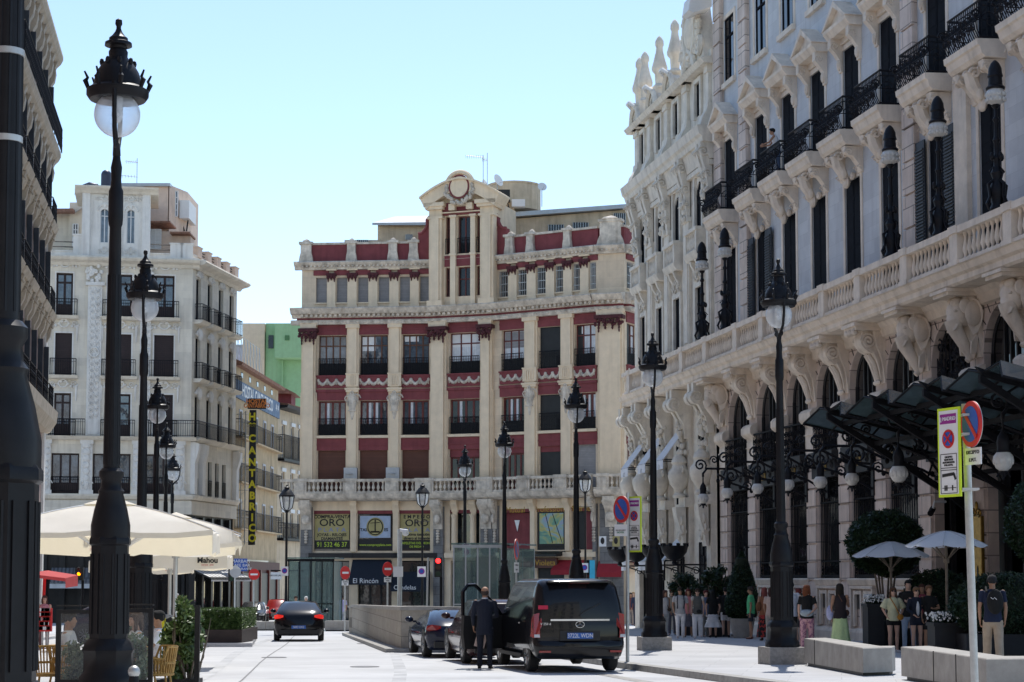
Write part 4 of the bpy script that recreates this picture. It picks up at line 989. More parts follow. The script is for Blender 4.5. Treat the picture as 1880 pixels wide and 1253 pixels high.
 if k < 6:            # tall grille window of the ground floor
  m = H_.mb(); m.box(u0+.08, u1-.08, -.22, -.18, 0, 3.4)
  gw = hp('grille_window', m, 'shopglass', False)
  m = H_.mb(); a_, b_ = u0+.12, u1-.12; m.box(a_, b_, -.1, -.04, .02, .12); m.box(a_, b_, -.1, -.04, .55, .6); m.box(a_, b_, -.1, -.04, 2.55, 2.6)
  for j in range(14): x = a_+(b_-a_)*j/13; m.tube([(x, -.07, 0), (x, -.07, 3.4)], .017, 4)
  for j in range(6):
   x = a_+(b_-a_)*(j+.5)/6
   for zz in (.3, 2.85, 3.15): m.tube(spiral((x, -.05, zz), .15, 1.5, 'd', 10, 1 if j % 2 else -1, j), .018, 4)
  m.tube([(c+.85*math.cos(PI*j/10), -.05, 2.6+.7*math.sin(PI*j/10)) for j in range(11)], .03, 4); hp('iron_grille', m, 'ironr', par=gw)
 else:
  m = H_.mb(); m.box(u0+.1, u1-.1, -1.2, -1.15, -3, 3.4); hp('entrance_door', m, 'slate', False)
  m = H_.mb()
  for x in (u0+.15, c, u1-.15): m.box(x-.06, x+.06, -.6, -.45, -3, 3.4)
  m.box(u0+.1, u1-.1, -.6, -.45, 1.0, 1.15); m.tube([(c-.9, -.5, 2.4), (c, -.5, 1.9), (c+.9, -.5, 2.4)], .04, 4); hp('entrance_frame', m, 'bronze', False)
 m = H_.mb()
 for j in range(7):
  a_ = PI*(.2+.6*j/6); p0 = (c-(r+.06)*math.cos(a_), .012, sp+(r+.06)*math.sin(a_)); p1 = (c-(r+.62)*math.cos(a_), .012, sp+(r+.62)*math.sin(a_)); m.tube([p0, p1], .014, 4)
 hp('voussoir_joints', m, 'bronze', False)
def capital(c):
 m = H_.mb(); m.prism([(0, 5.2), (.05, 5.2), (.08, 5.3), (.24, 5.42), (.3, 5.5), (.3, 5.72), (.22, 5.82), (.1, 5.88), (0, 5.88)], 'u', c-.58, c+.58)
 m.box(c-.5, c+.5, 0, .1, 3.95, 5.2); m.box(c-.53, c+.53, 0, .14, 4.95, 5.0); hp('capital', m, 'stone', False)
 m = H_.mb(); z = sz(10, 60)-.1
 m.box(c-.5, c+.5, 0, .03, z, 4.0); z = -2.6
 while z < 3.4: m.box(c-.47, c+.47, .02, .09, z+.03, z+.6); z += .63
 hp('rusticated_pier', m, 'stonej', False)
def scroll_corbel(c):
 m = H_.mb(); m.box(c-.52, c+.52, 0, 1.02, 7.74, 7.96); m.box(c-.58, c+.58, 0, 1.08, 7.86, 7.97)
 m.prism([(0, 6.12), (.08, 6.12), (.13, 6.5), (.22, 6.8), (.4, 7.02), (.62, 7.14), (.76, 7.32), (.78, 7.55), (.7, 7.74), (0, 7.74)], 'u', c-.3, c+.3)
 m.prism([(0, 6.1), (.04, 6.1), (.07, 6.5), (.14, 6.9), (.3, 7.3), (.4, 7.74), (0, 7.74)], 'u', c-.44, c+.44)
 for s in (-1, 1):
  m.tube(spiral((c+s*.32, .52, 7.42), .25, 2), .055, 5); m.lathe([(.01, 0)], 0, 0, 0, 3) if False else None
  m.tube([(c+s*.32, .36, 7.1), (c+s*.3, .22, 6.8), (c+s*.27, .13, 6.5), (c+s*.25, .1, 6.2)], [.05, .06, .05, .03], 5)
  m.tube([(c+s*.14, .46, 7.02), (c+s*.12, .28, 6.75), (c+s*.1, .18, 6.45), (c+s*.1, .12, 6.2)], [.06, .08, .08, .05], 6)
 m.tube([(c, .5, 7.04), (c, .32, 6.75), (c, .2, 6.45), (c, .15, 6.2)], [.06, .08, .08, .05], 6)
 for e in (-.3, 0, .3): m.ell((c+e, .98, 7.68), (.12, .12, .1), 7, 5); m.tube(spiral((c+e*1.1, 1.04, 7.72), .1, 1.3, 'd', 8), .02, 4)
 m.ell((c, .14, 6.14), (.28, .08, .1), 8, 5); hp('scroll_corbel', m, 'stone')
def elephant(c):
 m = H_.mb(); m.box(c-.52, c+.52, 0, 1.05, 7.78, 7.96); m.box(c-.58, c+.58, 0, 1.12, 7.88, 7.97)
 m.prism([(0, 6.1), (.06, 6.1), (.1, 6.5), (.2, 7.0), (.36, 7.4), (.5, 7.78), (0, 7.78)], 'u', c-.42, c+.42)
 m.ell((c, .44, 7.38), (.38, .42, .42), 16, 11); m.ell((c, .62, 7.16), (.26, .24, .36), 12, 9); m.ell((c-.14, .64, 7.62), (.17, .18, .16), 9, 7); m.ell((c+.14, .64, 7.62), (.17, .18, .16), 9, 7)
 m.tube([(c, .7, 7.16), (c, .64, 6.92), (c, .48, 6.66), (c, .34, 6.42), (c, .25, 6.24), (c, .22, 6.1), (c, .3, 6.02)], [.24, .22, .19, .16, .13, .11, .08], 12)
 for s in (-1, 1):
  ear = [(c+s*.34, .5, 7.72), (c+s*.46, .36, 7.76), (c+s*.56, .16, 7.64), (c+s*.58, .04, 7.35), (c+s*.54, .06, 7.08), (c+s*.48, .16, 6.8), (c+s*.42, .28, 6.7), (c+s*.38, .38, 6.95), (c+s*.34, .46, 7.3)]
  inn = [(x-s*.08, d, z) for x, d, z in ear]; n = len(ear)
  m.add(ear+inn, [tuple(range(n)), tuple(range(2*n-1, n-1, -1))]+[(j, (j+1) % n, n+(j+1) % n, n+j) for j in range(n)])
  m.ell((c+s*.5, .3, 7.3), (.07, .26, .36), 12, 8); m.ell((c+s*.46, .5, 7.5), (.06, .2, .22), 9, 7)
  m.tube([(c+s*.2, .66, 7.0), (c+s*.22, .72, 6.88), (c+s*.21, .78, 6.83)], [.06, .045, .02], 6); m.ell((c+s*.25, .72, 7.38), (.07, .07, .05), 7, 5)
  for j in range(4): m.tube([(c+s*.4, .16+.05*j, 6.7-.05*j), (c+s*.34, .2+.04*j, 6.2)], [.05, .03], 5)
 m.ell((c, .16, 6.2), (.26, .1, .16), 8, 6); hp('elephant_head_corbel', m, 'stone')
for i, y in enumerate(PC):
 c = U(y); capital(c)
 (elephant if i in (0, 1, 6, 7, 8, 9) and i != 1 else scroll_corbel)(c)
hn = text('house_number', '3', tfr(H_, U(73.6), .12, .95), .7, M_['blk'], hotel)
# ---- ornate far wing, slightly proud of the grey wall
O_ = Fr(tuple(H_.pt(U(77.2), .12, 0).xy), tuple(H_.pt(U(89.8), .12, 0).xy), 1)
ou = lambda y: (y-77.2)*K
def op(name, m, mt, smooth=True, par=None): return P(name, m, M_[mt], par or hotel, O_.M, smooth)
OY = [79.3, 82.7, 85.6, 88.6]; ops = []
for y in OY:
 c = ou(y); ops += [(c-.5, c+.5, 8.6, 12.2, 0), (c-.5, c+.5, 14.6, 16.7, 1), (c-.38, c+.38, 19.5, 20.9, 0)]
 ops += [(c-.6, c+.6, 3.2, 6.2, 0), (c-.6, c+.6, -3.0, 1.5, 0)]
op('wall', wall_mb(O_, 0, O_.L, -3, 21.4, ops, .1), 'beige', False)
m = O_.mb(); m.box(O_.L-.01, O_.L+.0, -8, 0, -3, 21.4); m.box(0, .0+.01, -3, 0, 8, 21.4); m.box(0, O_.L, -6, -.4, 21.0, 21.4); op('wall', m, 'beige', False)
for y in OY:
 c = ou(y)
 for a, z0, z1 in ((.5, 8.6, 12.2), (.5, 14.6, 16.3), (.38, 19.5, 20.9), (.6, 3.2, 6.2), (.6, -3, 1.5)):
  window(O_, hotel, c-a, c+a, z0, z1+(.4 if z0 == 14.6 else 0), .25, M_['shutter'], M_['shutter'] if z0 > 7 else M_['shopglass'], 2, 0, .05) if False else window(O_, hotel, c-a, c+a, z0, z1+(.4 if z0 == 14.6 else 0), .07, M_['shutter'], M_['shutter'] if z0 > 7 else M_['shopglass'], 2, 0, .05)
 m = O_.mb()
 for z0, z1, a in ((8.6, 12.2, .5), (14.6, 16.9, .5), (19.4, 20.9, .38)):
  usurr(m, c-a, c+a, z0, z1, .2, .11); op('window_surround', m, 'beige', False); m = O_.mb()
 relief(m, c, .12, 12.75, 1.3, .7, 4, int(y)); m.prism([(.0, 12.3), (.06, 12.3), (.12, 12.8), (.3, 13.1), (.36, 13.3), (0, 13.3)], 'u', c-.5, c-.3); m.prism([(.0, 12.3), (.06, 12.3), (.12, 12.8), (.3, 13.1), (.36, 13.3), (0, 13.3)], 'u', c+.3, c+.5)
 op('window_hood', m, 'beige'); m = O_.mb(); m.prism([(c-.7, 21.3), (c+.7, 21.3), (c+.45, 21.9), (c, 22.15), (c-.45, 21.9)], 'd', -.1, .35)
 m.tube([(c-.78, .4, 21.35), (c-.5, .42, 21.95), (c, .45, 22.25), (c+.5, .42, 21.95), (c+.78, .4, 21.35)], .13, 5)
 m.tube([(c+.3*math.cos(2*PI*k/10), .36, 21.65+.22*math.sin(2*PI*k/10)) for k in range(11)], .05, 4)
 op('attic_pediment', m, 'beige')
 m = O_.mb(); m.prism([(0, 13.3), (.34, 13.32), (.45, 13.5), (.48, 13.62), (0, 13.64)], 'u', c-.95, c+.95); m.box(c-.9, c-.7, .2, .44, 13.6, 14.5); m.box(c+.7, c+.9, .2, .44, 13.6, 14.5)
 m.box(c-.94, c+.94, .2, .48, 14.45, 14.6)
 for k in range(6): baluster(m, c-.6+1.2*k/5, .34, 13.64, .83, .08, 6)
 for e in (-.85, .85): m.box(c+e-.06, c+e+.06, 0, .3, 13.6, 14.55)
 op('stone_balcony', m, 'beige')
# pilasters, urns, giant consoles
OP = [77.7, 81.0, 84.15, 87.1, 89.4]
for i, y in enumerate(OP):
 c = ou(y); hw = .42 if i else .3
 m = O_.mb(); m.box(c-hw, c+hw, 0, .14, 8.4, 15.4); m.box(c-hw-.06, c+hw+.06, 0, .2, 8.4, 9.6); m.box(c-hw+.12, c+hw-.12, .14, .18, 10, 14.6); m.box(c-hw-.05, c+hw+.05, 0, .2, 15.2, 15.4)
 m.box(c-hw*.7, c+hw*.7, 0, .14, 18.6, 21.2); m.box(c-hw*.9, c+hw*.9, 0, .2, 20.9, 21.3); m.prism([(.0, 18.5), (.55, 18.5), (.4, 19.0), (.22, 19.3), (.18, 19.6), (0, 19.6)], 'u', c-hw, c+hw)
 m.box(c-hw, c+hw, 0, .2, -3, 7.6); m.box(c-hw-.08, c+hw+.08, 0, .4, 3.0, 3.4); op('pilaster', m, 'beige', False)
 m = O_.mb(); rr = random.Random(i)
 for e in (-.26, .26):
  m.prism([(.05, 15.4), (.2, 15.4), (.24, 15.9), (.3, 16.6), (.48, 17.2), (.56, 17.6), (.56, 17.9), (.05, 17.9)], 'u', c+e-.14, c+e+.14)
  for s in (-1, 1):
   m.tube(spiral((c+e+s*.16, .42, 17.5), .24, 1.8), .05, 5); m.tube(spiral((c+e+s*.16, .24, 16.6), .18, 1.6), .04, 5); m.tube(spiral((c+e+s*.16, .2, 15.9), .14, 1.6), .035, 5)
 for k in range(16): m.ell((c+rr.uniform(-.4, .4), .2+rr.random()*.12, 15.3+rr.random()*1.6), (.1, .1, .13), 6, 5)
 op('giant_console', m, 'beige')
 m = O_.mb()
 for e in (-.3, .3):
  m.prism([(.1, 5.9), (.35, 5.9), (.42, 6.5), (.7, 7.0), (.95, 7.3), (.95, 7.94), (.1, 7.94)], 'u', c+e-.15, c+e+.15)
  m.tube([(c+e-.2, .8, 7.35), (c+e+.2, .8, 7.35)], [.3, .3], 12);
  for s in (-1, 1): m.tube(spiral((c+e+s*.21, .8, 7.35), .26, 1.8), .04, 5)
 for k in range(34): m.ell((c+rr.uniform(-.42, .42), .3+.25*rr.random(), 5.3+rr.random()*1.6), (.09, .1, .12), 6, 5)
 op('foliage_console', m, 'beige')
 if i < 5:
  m = O_.mb(); m.lathe([(.28, 3.4), (.3, 3.5), (.16, 3.62), (.2, 3.7), (.42, 4.0), (.5, 4.3), (.48, 4.5), (.34, 4.66), (.3, 4.8), (.36, 4.9), (.28, 5.1), (.12, 5.25), (.14, 5.35), (.02, 5.5)], c, .5, 0, 12)
  for e in (-1, 1): m.tube(spiral((c+e*.5, .5, 4.55), .16, 1.3, 'd'), .05, 5)
  op('urn', m, 'beige')
  m = O_.mb(); relief(m, c, .36, 2.1, .8, .9, 4, i, .16); m.tube(spiral((c-.15, .5, 2.4), .26, 1.7, 'd'), .07, 5); m.tube(spiral((c+.15, .48, 1.8), .22, 1.7, 'd', 14, -1), .06, 5); m.prism([(.3, 1.3), (.38, 1.3), (.5, 1.9), (.7, 2.6), (.75, 3.0), (.3, 3.0)], 'u', c-.3, c+.3)
  op('carved_bracket', m, 'beige')
for y in (89.2, 88.2, 85.6, 83.0, 80.6):
 c = ou(y); m = O_.mb(); m.box(c-.26, c+.26, -.3, .35, 21.2, 22.35); m.lathe([(.34, 0), (.36, .1), (.2, .25), (.22, .7), (.34, .85), (.36, 1.0), (.28, 1.3), (.17, 1.75), (.15, 1.95), (.2, 2.05), (.19, 2.25), (.1, 2.42), (.01, 2.5)], c, 0, 22.25, 10)
 op('finial', m, 'beige')
m = O_.mb(); L = O_.L
m.prism([(0, 17.85), (.5, 17.9), (.55, 18.1), (.66, 18.2), (.72, 18.45), (.75, 18.55), (0, 18.62)], 'u', -.1, L+.35); op('cornice', m, 'beige', False)
m = O_.mb(); m.prism([(0, 17.2), (.2, 17.2), (.3, 17.6), (.4, 17.9), (0, 17.9)], 'u', 0, L); m.prism([(0, 21.2), (.4, 21.2), (.55, 21.4), (0, 21.5)], 'u', 0, L+.4); m.box(0, L, -.2, .1, 21.4, 21.8); m.box(0, L, 0, .2, 16.95, 17.15)
op('cornice', m, 'beige', False)
# big cartouche gable next to the grey wing
c = ou(79.2); m = O_.mb(); m.prism([(c-1.7, 21.4), (c+1.7, 21.4), (c+1.5, 22.3), (c+.9, 23.3), (c+.5, 24.4), (c-.5, 24.4), (c-.9, 23.3), (c-1.5, 22.3)], 'd', -.3, .3)
m.ell((c, .35, 23.0), (.6, .3, .85), 12, 9); m.tube([(c+.8*math.cos(2*PI*k/18), .4, 23.0+1.1*math.sin(2*PI*k/18)) for k in range(19)], .15, 6)
for e in (-1, 1): m.tube(spiral((c+e*1.2, .35, 22.2), .45, 1.7, 'd', 16, e), .12, 6)
rr = random.Random(9)
for k in range(60): a = rr.random()*2*PI; m.ell((c+(1+.25*rr.random())*math.cos(a), .38, 23+(1.15+.25*rr.random())*math.sin(a)), (.13, .14, .15), 6, 5)
op('cartouche', m, 'beige')
m = O_.mb(); m.prism([(0, 23.6), (.8, 23.3), (1.0, 23.4), (.9, 24.0), (0, 24.3)], 'u', c-1.9, c-.9); op('hood_moulding', m, 'white', False)
for y in OY[1:]:
 c = ou(y); m = O_.mb(); m.tube([(c-.4, .5, 22.1), (c-.2, .72, 22.3), (c+.1, .72, 22.3), (c+.3, .5, 22.12)], [.06, .1, .1, .06], 6); op('hood_moulding', m, 'white')
# white awnings, two rows
for row, (zt, zbm) in enumerate(((6.4, 4.55), (1.75, .25))):
 for y in (81.9, 84.9, 88.0):
  c = ou(y); t = thing('awning', '', 'awning', tuple(O_.pt(c, .3, zbm)), 0, 'white awnings of the hotel corner')
  t['label'] = ('%s white awning in the %s row beside the urns' % ({81.9: 'nearest', 84.9: 'middle', 88.0: 'farthest'}[y], ('upper', 'lower')[row]))
  m = O_.mb(); q = 1.15; m.add([(c-.65, .1, zt), (c+.65, .1, zt), (c+.65, q, zbm+.45), (c-.65, q, zbm+.45), (c-.65, .1, zt+.05), (c+.65, .1, zt+.05), (c+.65, q, zbm+.5), (c-.65, q, zbm+.5)], [(0,1,2,3), (4,5,6,7), (0,4,7,3), (1,5,6,2)])
  P('canvas', m, M_['awning'], t, O_.M, False)
  m = O_.mb(); m.box(c-.65, c+.65, q-.02, q, zbm+.1, zbm+.48); P('valance', m, M_['awning'], t, O_.M, False)
  m = O_.mb(); m.tube([(c-.62, .2, zbm+.5), (c-.62, q, zbm+.5)], .025, 5); m.tube([(c+.62, .2, zbm+.5), (c+.62, q, zbm+.5)], .025, 5); P('arm', m, M_['iron'], t, O_.M)
  m = O_.mb(); m.tube([(c+.1*math.cos(2*PI*k/10), q+.01, zbm+.2+.1*math.sin(2*PI*k/10)) for k in range(11)], .012, 4); P('emblem', m, M_['grey'], t, O_.M)
# bowl shaped wall lamps on brackets
for i, (y, nm) in enumerate(((77.9, 'nearest'), (81.0, 'second'), (84.1, 'third'), (87.1, 'farthest'))):
 c = ou(y); t = thing('bowl_lamp', '%s black iron bowl lamp on a scrolled bracket, counted from the conical tree' % nm, 'wall lamp', tuple(O_.pt(c, .35, .6)), 0, 'bowl lamps along the hotel corner')
 m = O_.mb(); m.lathe([(.05, -.35), (.12, -.3), (.08, -.2), (.3, -.1), (.5, .15), (.56, .4), (.5, .42), (.4, .2), (.01, .1)], c, 1.6, .9, 14)
 for k in range(10): a = 2*PI*k/10; m.box(c+.52*math.cos(a)-.05, c+.52*math.cos(a)+.05, 1.6+.52*math.sin(a)-.05, 1.6+.52*math.sin(a)+.05, 1.28, 1.42)
 P('bowl', m, M_['iron'], t, O_.M)
 m = O_.mb(); m.tube([(c, .3, .55), (c, 1.6, .55)], .035, 5); m.tube([(c, .3, 0), (c, .6, .3), (c, 1.2, .5)], .03, 5); m.tube(spiral((c, .7, .3), .18, 1.5), .02, 4); m.box(c-.05, c+.05, .3, .38, -.1, .9); P('bracket', m, M_['iron'], t, O_.M)
# ---- standard lamps rising from the balustrade, with white artichoke globes
def standard(y, nm):
 p = H_.pt(U(y), .97, 9.5); Z = .79; t = thing('balustrade_lamp', nm, 'lamp', tuple(p), 0, 'iron standard lamps on the balustrade')
 m = MB(); rr = random.Random(int(y*10))
 m.lathe([(.26, 0), (.28, .1), (.2, .25), (.24, .5), (.3, .7), (.2, .95), (.16, 1.1), (.22, 1.3), (.12, 1.5), (.1, 1.7), (.14, 1.78), (.09, 1.9), (.085, 2.3), (.13, 2.4), (.08, 2.5), (.07, 3.0), (.12, 3.1), (.06, 3.2), (.06, 3.45), (.15, 3.55), (.12, 3.6)], 0, 0, 0, 12)
 for k in range(4):
  a = PI/2*k+.4; dx, dy = math.cos(a), math.sin(a)
  m.tube([(dx*.1, dy*.1, 1.1), (dx*.36, dy*.36, .9), (dx*.3, dy*.3, .5), (dx*.42, dy*.42, .25), (dx*.34, dy*.34, .05)], [.04, .06, .05, .06, .03], 6); m.ell((dx*.2, dy*.2, 1.85), (.08, .08, .14), 6, 5)
  m.tube([(dx*.3, dy*.3, 1.35), (dx*.16, dy*.16, 1.5), (dx*.12, dy*.12, 1.2)], .03, 5)
 P('post', m, M_['iron'], t, local=True)
 m = MB(); m.lathe([(.1, 3.58), (.26, 3.68), (.31, 3.85), (.31, 4.0), (.25, 4.12), (.2, 4.15)], 0, 0, 0, 14)
 for k in range(12):
  for zz in (3.75, 3.92): a = 2*PI*k/12+zz*3; m.ell((.29*math.cos(a), .29*math.sin(a), zz), (.07, .07, .08), 6, 4)
 P('globe', m, M_['opal'], t, local=True)
 m = MB(); m.lathe([(.3, 4.1), (.32, 4.16), (.24, 4.24), (.22, 4.5), (.26, 4.55), (.23, 4.65), (.22, 4.8), (.14, 4.98), (.05, 5.08), (.01, 5.1)], 0, 0, 0, 14); P('cap', m, M_['iron'], t, local=True)
 t.matrix_basis = t.matrix_basis @ Matrix.Diagonal((Z, Z, Z, 1))
for y, nm in ((49.2, 'iron standard lamp on the balustrade nearest the right picture edge, highest of the row'), (52.9, 'iron standard lamp before the wide louvred window of the hotel'), (56.4, 'iron standard lamp on the balustrade right of the street lamp cap'), (76.2, 'left lamp of the pair on the balustrade before the first grey bays'), (73.1, 'right lamp of the far pair, below the first iron balcony')):
 standard(y, nm)
# ---- bracket lamps hanging over the pavement
def hanging(px, py, yy, lab, scale=.66):
 """px,py = globe centre in the photo at depth yy"""
 g = at(px, py, yy); q = (g.x*H_.U.x+(g.y)*H_.U.y) - (H_.a.x*H_.U.x + H_.a.y*H_.U.y); dd = (Vector((g.x, g.y))-H_.a).dot(H_.N)
 t = thing('wall_lantern', lab, 'wall lamp', tuple(H_.pt(q, .05, g.z+1.5)), 0, 'scrolled bracket lanterns of the hotel')
 m = MB(); s = scale
 m.lathe([(.05, -.42*s), (.14*s, -.3*s), (.22*s, -.24*s), (.29*s, -.05*s), (.29*s, .08*s), (.2*s, .2*s)], g.x, g.y, g.z, 14)
 for k in range(12): a = 2*PI*k/12; m.ell((g.x+.26*s*math.cos(a), g.y+.26*s*math.sin(a), g.z-.04*s), (.05*s, .05*s, .12*s), 6, 4)
 P('globe', m, M_['opal'], t)
 m = MB(); m.lathe([(.25*s, .1*s), (.2*s, .18*s), (.17*s, .3*s), (.19*s, .5*s), (.15*s, .66*s), (.06*s, .8*s), (.025, .88*s), (.025, 1.15*s)], g.x, g.y, g.z, 12)
 m.lathe([(.01, -.6*s), (.05*s, -.55*s), (.03*s, -.48*s), (.12*s, -.42*s), (.16*s, -.34*s), (.05*s, -.3*s)], g.x, g.y, g.z, 8)
 for k in range(4): a = PI/2*k; m.tube([(g.x+.13*s*math.cos(a), g.y+.13*s*math.sin(a), g.z-.4*s), (g.x+.2*s*math.cos(a), g.y+.2*s*math.sin(a), g.z-.5*s)], .02, 4)
 P('cap', m, M_['iron'], t)
 z = g.z; m = H_.mb(); hz = z+1.15*s
 m.tube([(q, dd, hz), (q, dd, hz+.12), (q, dd-.15, hz+.3), (q, dd*.6, hz+.3), (q, dd*.35, hz-.05), (q, .1, hz-.1)], .045, 6)
 m.tube(spiral((q, dd+.1, hz+.42), .24, 1.6, 'u', 16, -1, PI*1.2), .035, 5); m.tube(spiral((q, dd*.62, hz+.05), .3, 1.7, 'u', 18, 1), .04, 5); m.tube(spiral((q, dd*.3, hz+.2), .26, 1.6, 'u', 16, -1), .035, 5)
 m.tube(spiral((q, dd*.85, hz+.62), .16, 1.5, 'u', 12, 1), .03, 5); m.tube([(q, .1, hz-.9), (q, dd*.3, hz-.5), (q, dd*.6, hz-.25), (q, dd*.8, hz+.1)], .04, 6)
 m.tube(spiral((q, dd*.4, hz-.35), .2, 1.5, 'u', 12, 1), .03, 5); m.box(q-.1, q+.1, .05, .14, hz-1.1, hz+.5)
 for k in range(5): m.ell((q, dd*(.2+.15*k), hz-.62+.12*k), (.04, .08, .09), 6, 4)
 P('bracket', m, M_['iron'], t, H_.M)
hanging(1291, 914, 69.5, 'lowest and farthest white globe lantern on a black scrolled bracket, left of the others')
hanging(1335, 904, 66.0, 'second hanging globe lantern, above the magnolia bush'); hanging(1391, 896, 64.0, 'third hanging globe lantern, just left of the street lamp post')
hanging(1447, 889, 59.8, 'fourth hanging globe lantern, just right of the street lamp post'); hanging(1506, 884, 56.5, 'fifth hanging globe lantern, next to a brass number plate')
hanging(1564, 878, 54.0, 'sixth hanging globe lantern, at the left end of the steel canopy'); hanging(1650, 868, 50.5, 'hanging globe lantern half behind the canopy strut', .82); hanging(1842, 844, 44.5, 'hanging globe lantern under the canopy right of the round sign', .82)
# ---- steel and glass canopy
can = thing('entrance_canopy', 'dark steel and glass canopy with raised wing shaped panes over the hotel entrance', 'canopy', tuple(H_.pt(U(52), 0, 2.2)))
ribs = [53.6, 50.2, 46.9, 43.7]
for y in ribs:
 c = U(y); m = H_.mb()
 m.prism([(0, 3.55), (0, 3.75), (4.0, 4.72), (4.2, 4.78), (4.0, 4.55)], 'u', c-.05, c+.05)
 m.prism([(0, 1.95), (0, 2.15), (4.1, 4.6), (4.1, 4.42)], 'u', c-.06, c+.06)
 for k in range(1, 7): t = k/7; m.tube([(c, 4.1*t, 2.05+2.45*t), (c, 4.1*(t-.1), 3.65+.98*(t-.1))], .03, 4)
 m.tube([(c-.05, .05, 1.9), (c-.05, 1.4, 3.0)], .05, 5); P('rib', m, M_['ironr'], can, H_.M, False)
 for e in (-1, 1):
  m = H_.mb(); ds = [.0, .8, 1.6, 2.4, 3.2, 4.0]
  a = [];
  for d in ds: a += [(c, d, 3.7+.25*d), (c+e*.85, d-.02, 3.72+.25*d+.12), (c+e*1.55, d+.25*(d/4), 3.55+.22*d)]
  f = []
  for i in range(len(ds)-1):
   for j in range(2): f.append((i*3+j, i*3+j+1, i*3+3+j+1, i*3+3+j))
  m.add(a, f); P('glass_wing', m, M_['canopyg'], can, H_.M, False)
  m = H_.mb()
  for i in range(len(ds)): m.tube([Vector(a[i*3])+Vector((0, 0, -.05)), Vector(a[i*3+1])+Vector((0, 0, -.05)), Vector(a[i*3+2])+Vector((0, 0, -.05))], .03, 4)
  for j in (1, 2): m.tube([Vector(a[i*3+j])+Vector((0, 0, -.03)) for i in range(len(ds))], .03, 4)
  P('glazing_bar', m, M_['ironr'], can, H_.M)
m = H_.mb()
for d, z in ((3.6, 4.3), (2.7, 3.75), (1.8, 3.3), (.9, 2.8)): m.box(U(43.7), U(53.6), d-.05, d+.05, z-.06, z+.06)
for y0, y1 in zip(ribs[:-1], ribs[1:]): m.tube([(U(y0), .3, 2.3), (U(y1), 3.4, 4.2)], .04, 4); m.tube([(U(y1), .3, 2.3), (U(y0), 3.4, 4.2)], .04, 4)
P('purlin', m, M_['ironr'], can, H_.M, False)
# brass plaque, camera
m = H_.mb(); c = U(52.6); m.box(c-.32, c+.32, .1, .16, -1.0, 1.7); o = thing('brass_plaque', 'tall aged brass plaque with a crested top beside the entrance', 'plaque', tuple(H_.pt(c, .1, -1)))
P('plate', m, M_['gold'], o, H_.M, False); m = H_.mb()
for e in (-1, 1): m.tube([(c+e*.32, .17, -1), (c+e*.32, .17, 1.7)], .03, 5); m.tube(spiral((c+e*.16, .17, 1.8), .13, 1.4, 'd', 12, e), .035, 5)
m.ell((c, .17, 1.98), (.07, .05, .14), 8, 6); m.tube([(c-.32, .17, -1), (c+.32, .17, -1)], .03, 5); P('frame', m, M_['gold'], o, H_.M)
m = H_.mb(); m.prism([(c-.05, -.2), (c+.05, -.2), (c+.03, .25), (c, .35), (c-.03, .25)], 'd', .16, .175); m.box(c-.2, c+.2, .16, .17, -.5, -.45); P('emblem', m, M_['bronze'], o, H_.M, False)
c = U(55.0); t = thing('security_camera', 'small dark security camera on a white bracket above the topiary tree', 'camera', tuple(H_.pt(c, .1, 1.7)))
m = H_.mb(); m.tube([(c, .0, 2.2), (c, .35, 2.2), (c, .4, 2.0)], .04, 5); P('bracket', m, M_['white'], t, H_.M); m = H_.mb(); m.tube([(c-.15, .55, 1.85), (c+.15, .35, 2.0)], .09, 8); P('housing', m, M_['ironr'], t, H_.M)
m = H_.mb(); m.box(us_+.1, U(77), -8, -.7, 8.0, 24.4); m.box(us_+.1, U(77), -8, -1.6, -3.1, 8.0); hp('added_backing_block', m, 'slate', False)  # added dark blocks keep the sun from leaking through the hollow shell
m = O_.mb(); m.box(.1, O_.L-.1, -6, -.5, -3, 21.0); op('added_backing_block', m, 'slate', False)
# ------------------------------------------------------------------ cream building on the left
YC = 122.0
def zc_(y, px=350, Y=YC): return at(px, y, Y).z
cr = thing('cream_building', 'cream apartment building with white stucco reliefs and a square roof turret', 'building', (-26, 122, gz(-26, 122)))
v0 = vtx(-60, 119.5); v1 = vtx(349, YC); v2 = vtx(431, 131.5)
CF = Fr(v0, v1, -1); CW = Fr(v1, v2, -1)
def cz(y): return zc_(y)
def cpart(fr, name, m, mt, smooth=True, par=None): return P(name, m, M_[mt] if isinstance(mt, str) else mt, par or cr, fr.M, smooth)
cols = [(100, 131), (195, 240), (282, 318)]
rowz = [(cz(508), cz(585)), (cz(617), cz(693)), (cz(726), cz(803))]
ops = []
cf = lambda p, y=700: CF.u(p, y)
ext = [(-10, 20)]
for a, b in cols+ext:
 for zt, zb_ in rowz: ops.append((cf(a), cf(b), zb_, zt, 0))
low = [(97, 148), (173, 242), (267, 320), (0, 50)]
for a, b in low: ops.append((cf(a), cf(b), cz(908), cz(835), 0))
cpart(CF, 'wall', wall_mb(CF, 0, CF.L, cz(945), cz(483), ops, .3), 'cream', False)
m = CF.mb(); m.box(0, CF.L, -.6, -.4, -3.2, cz(945)); cpart(CF, 'shop_wall', m, 'slate', False)
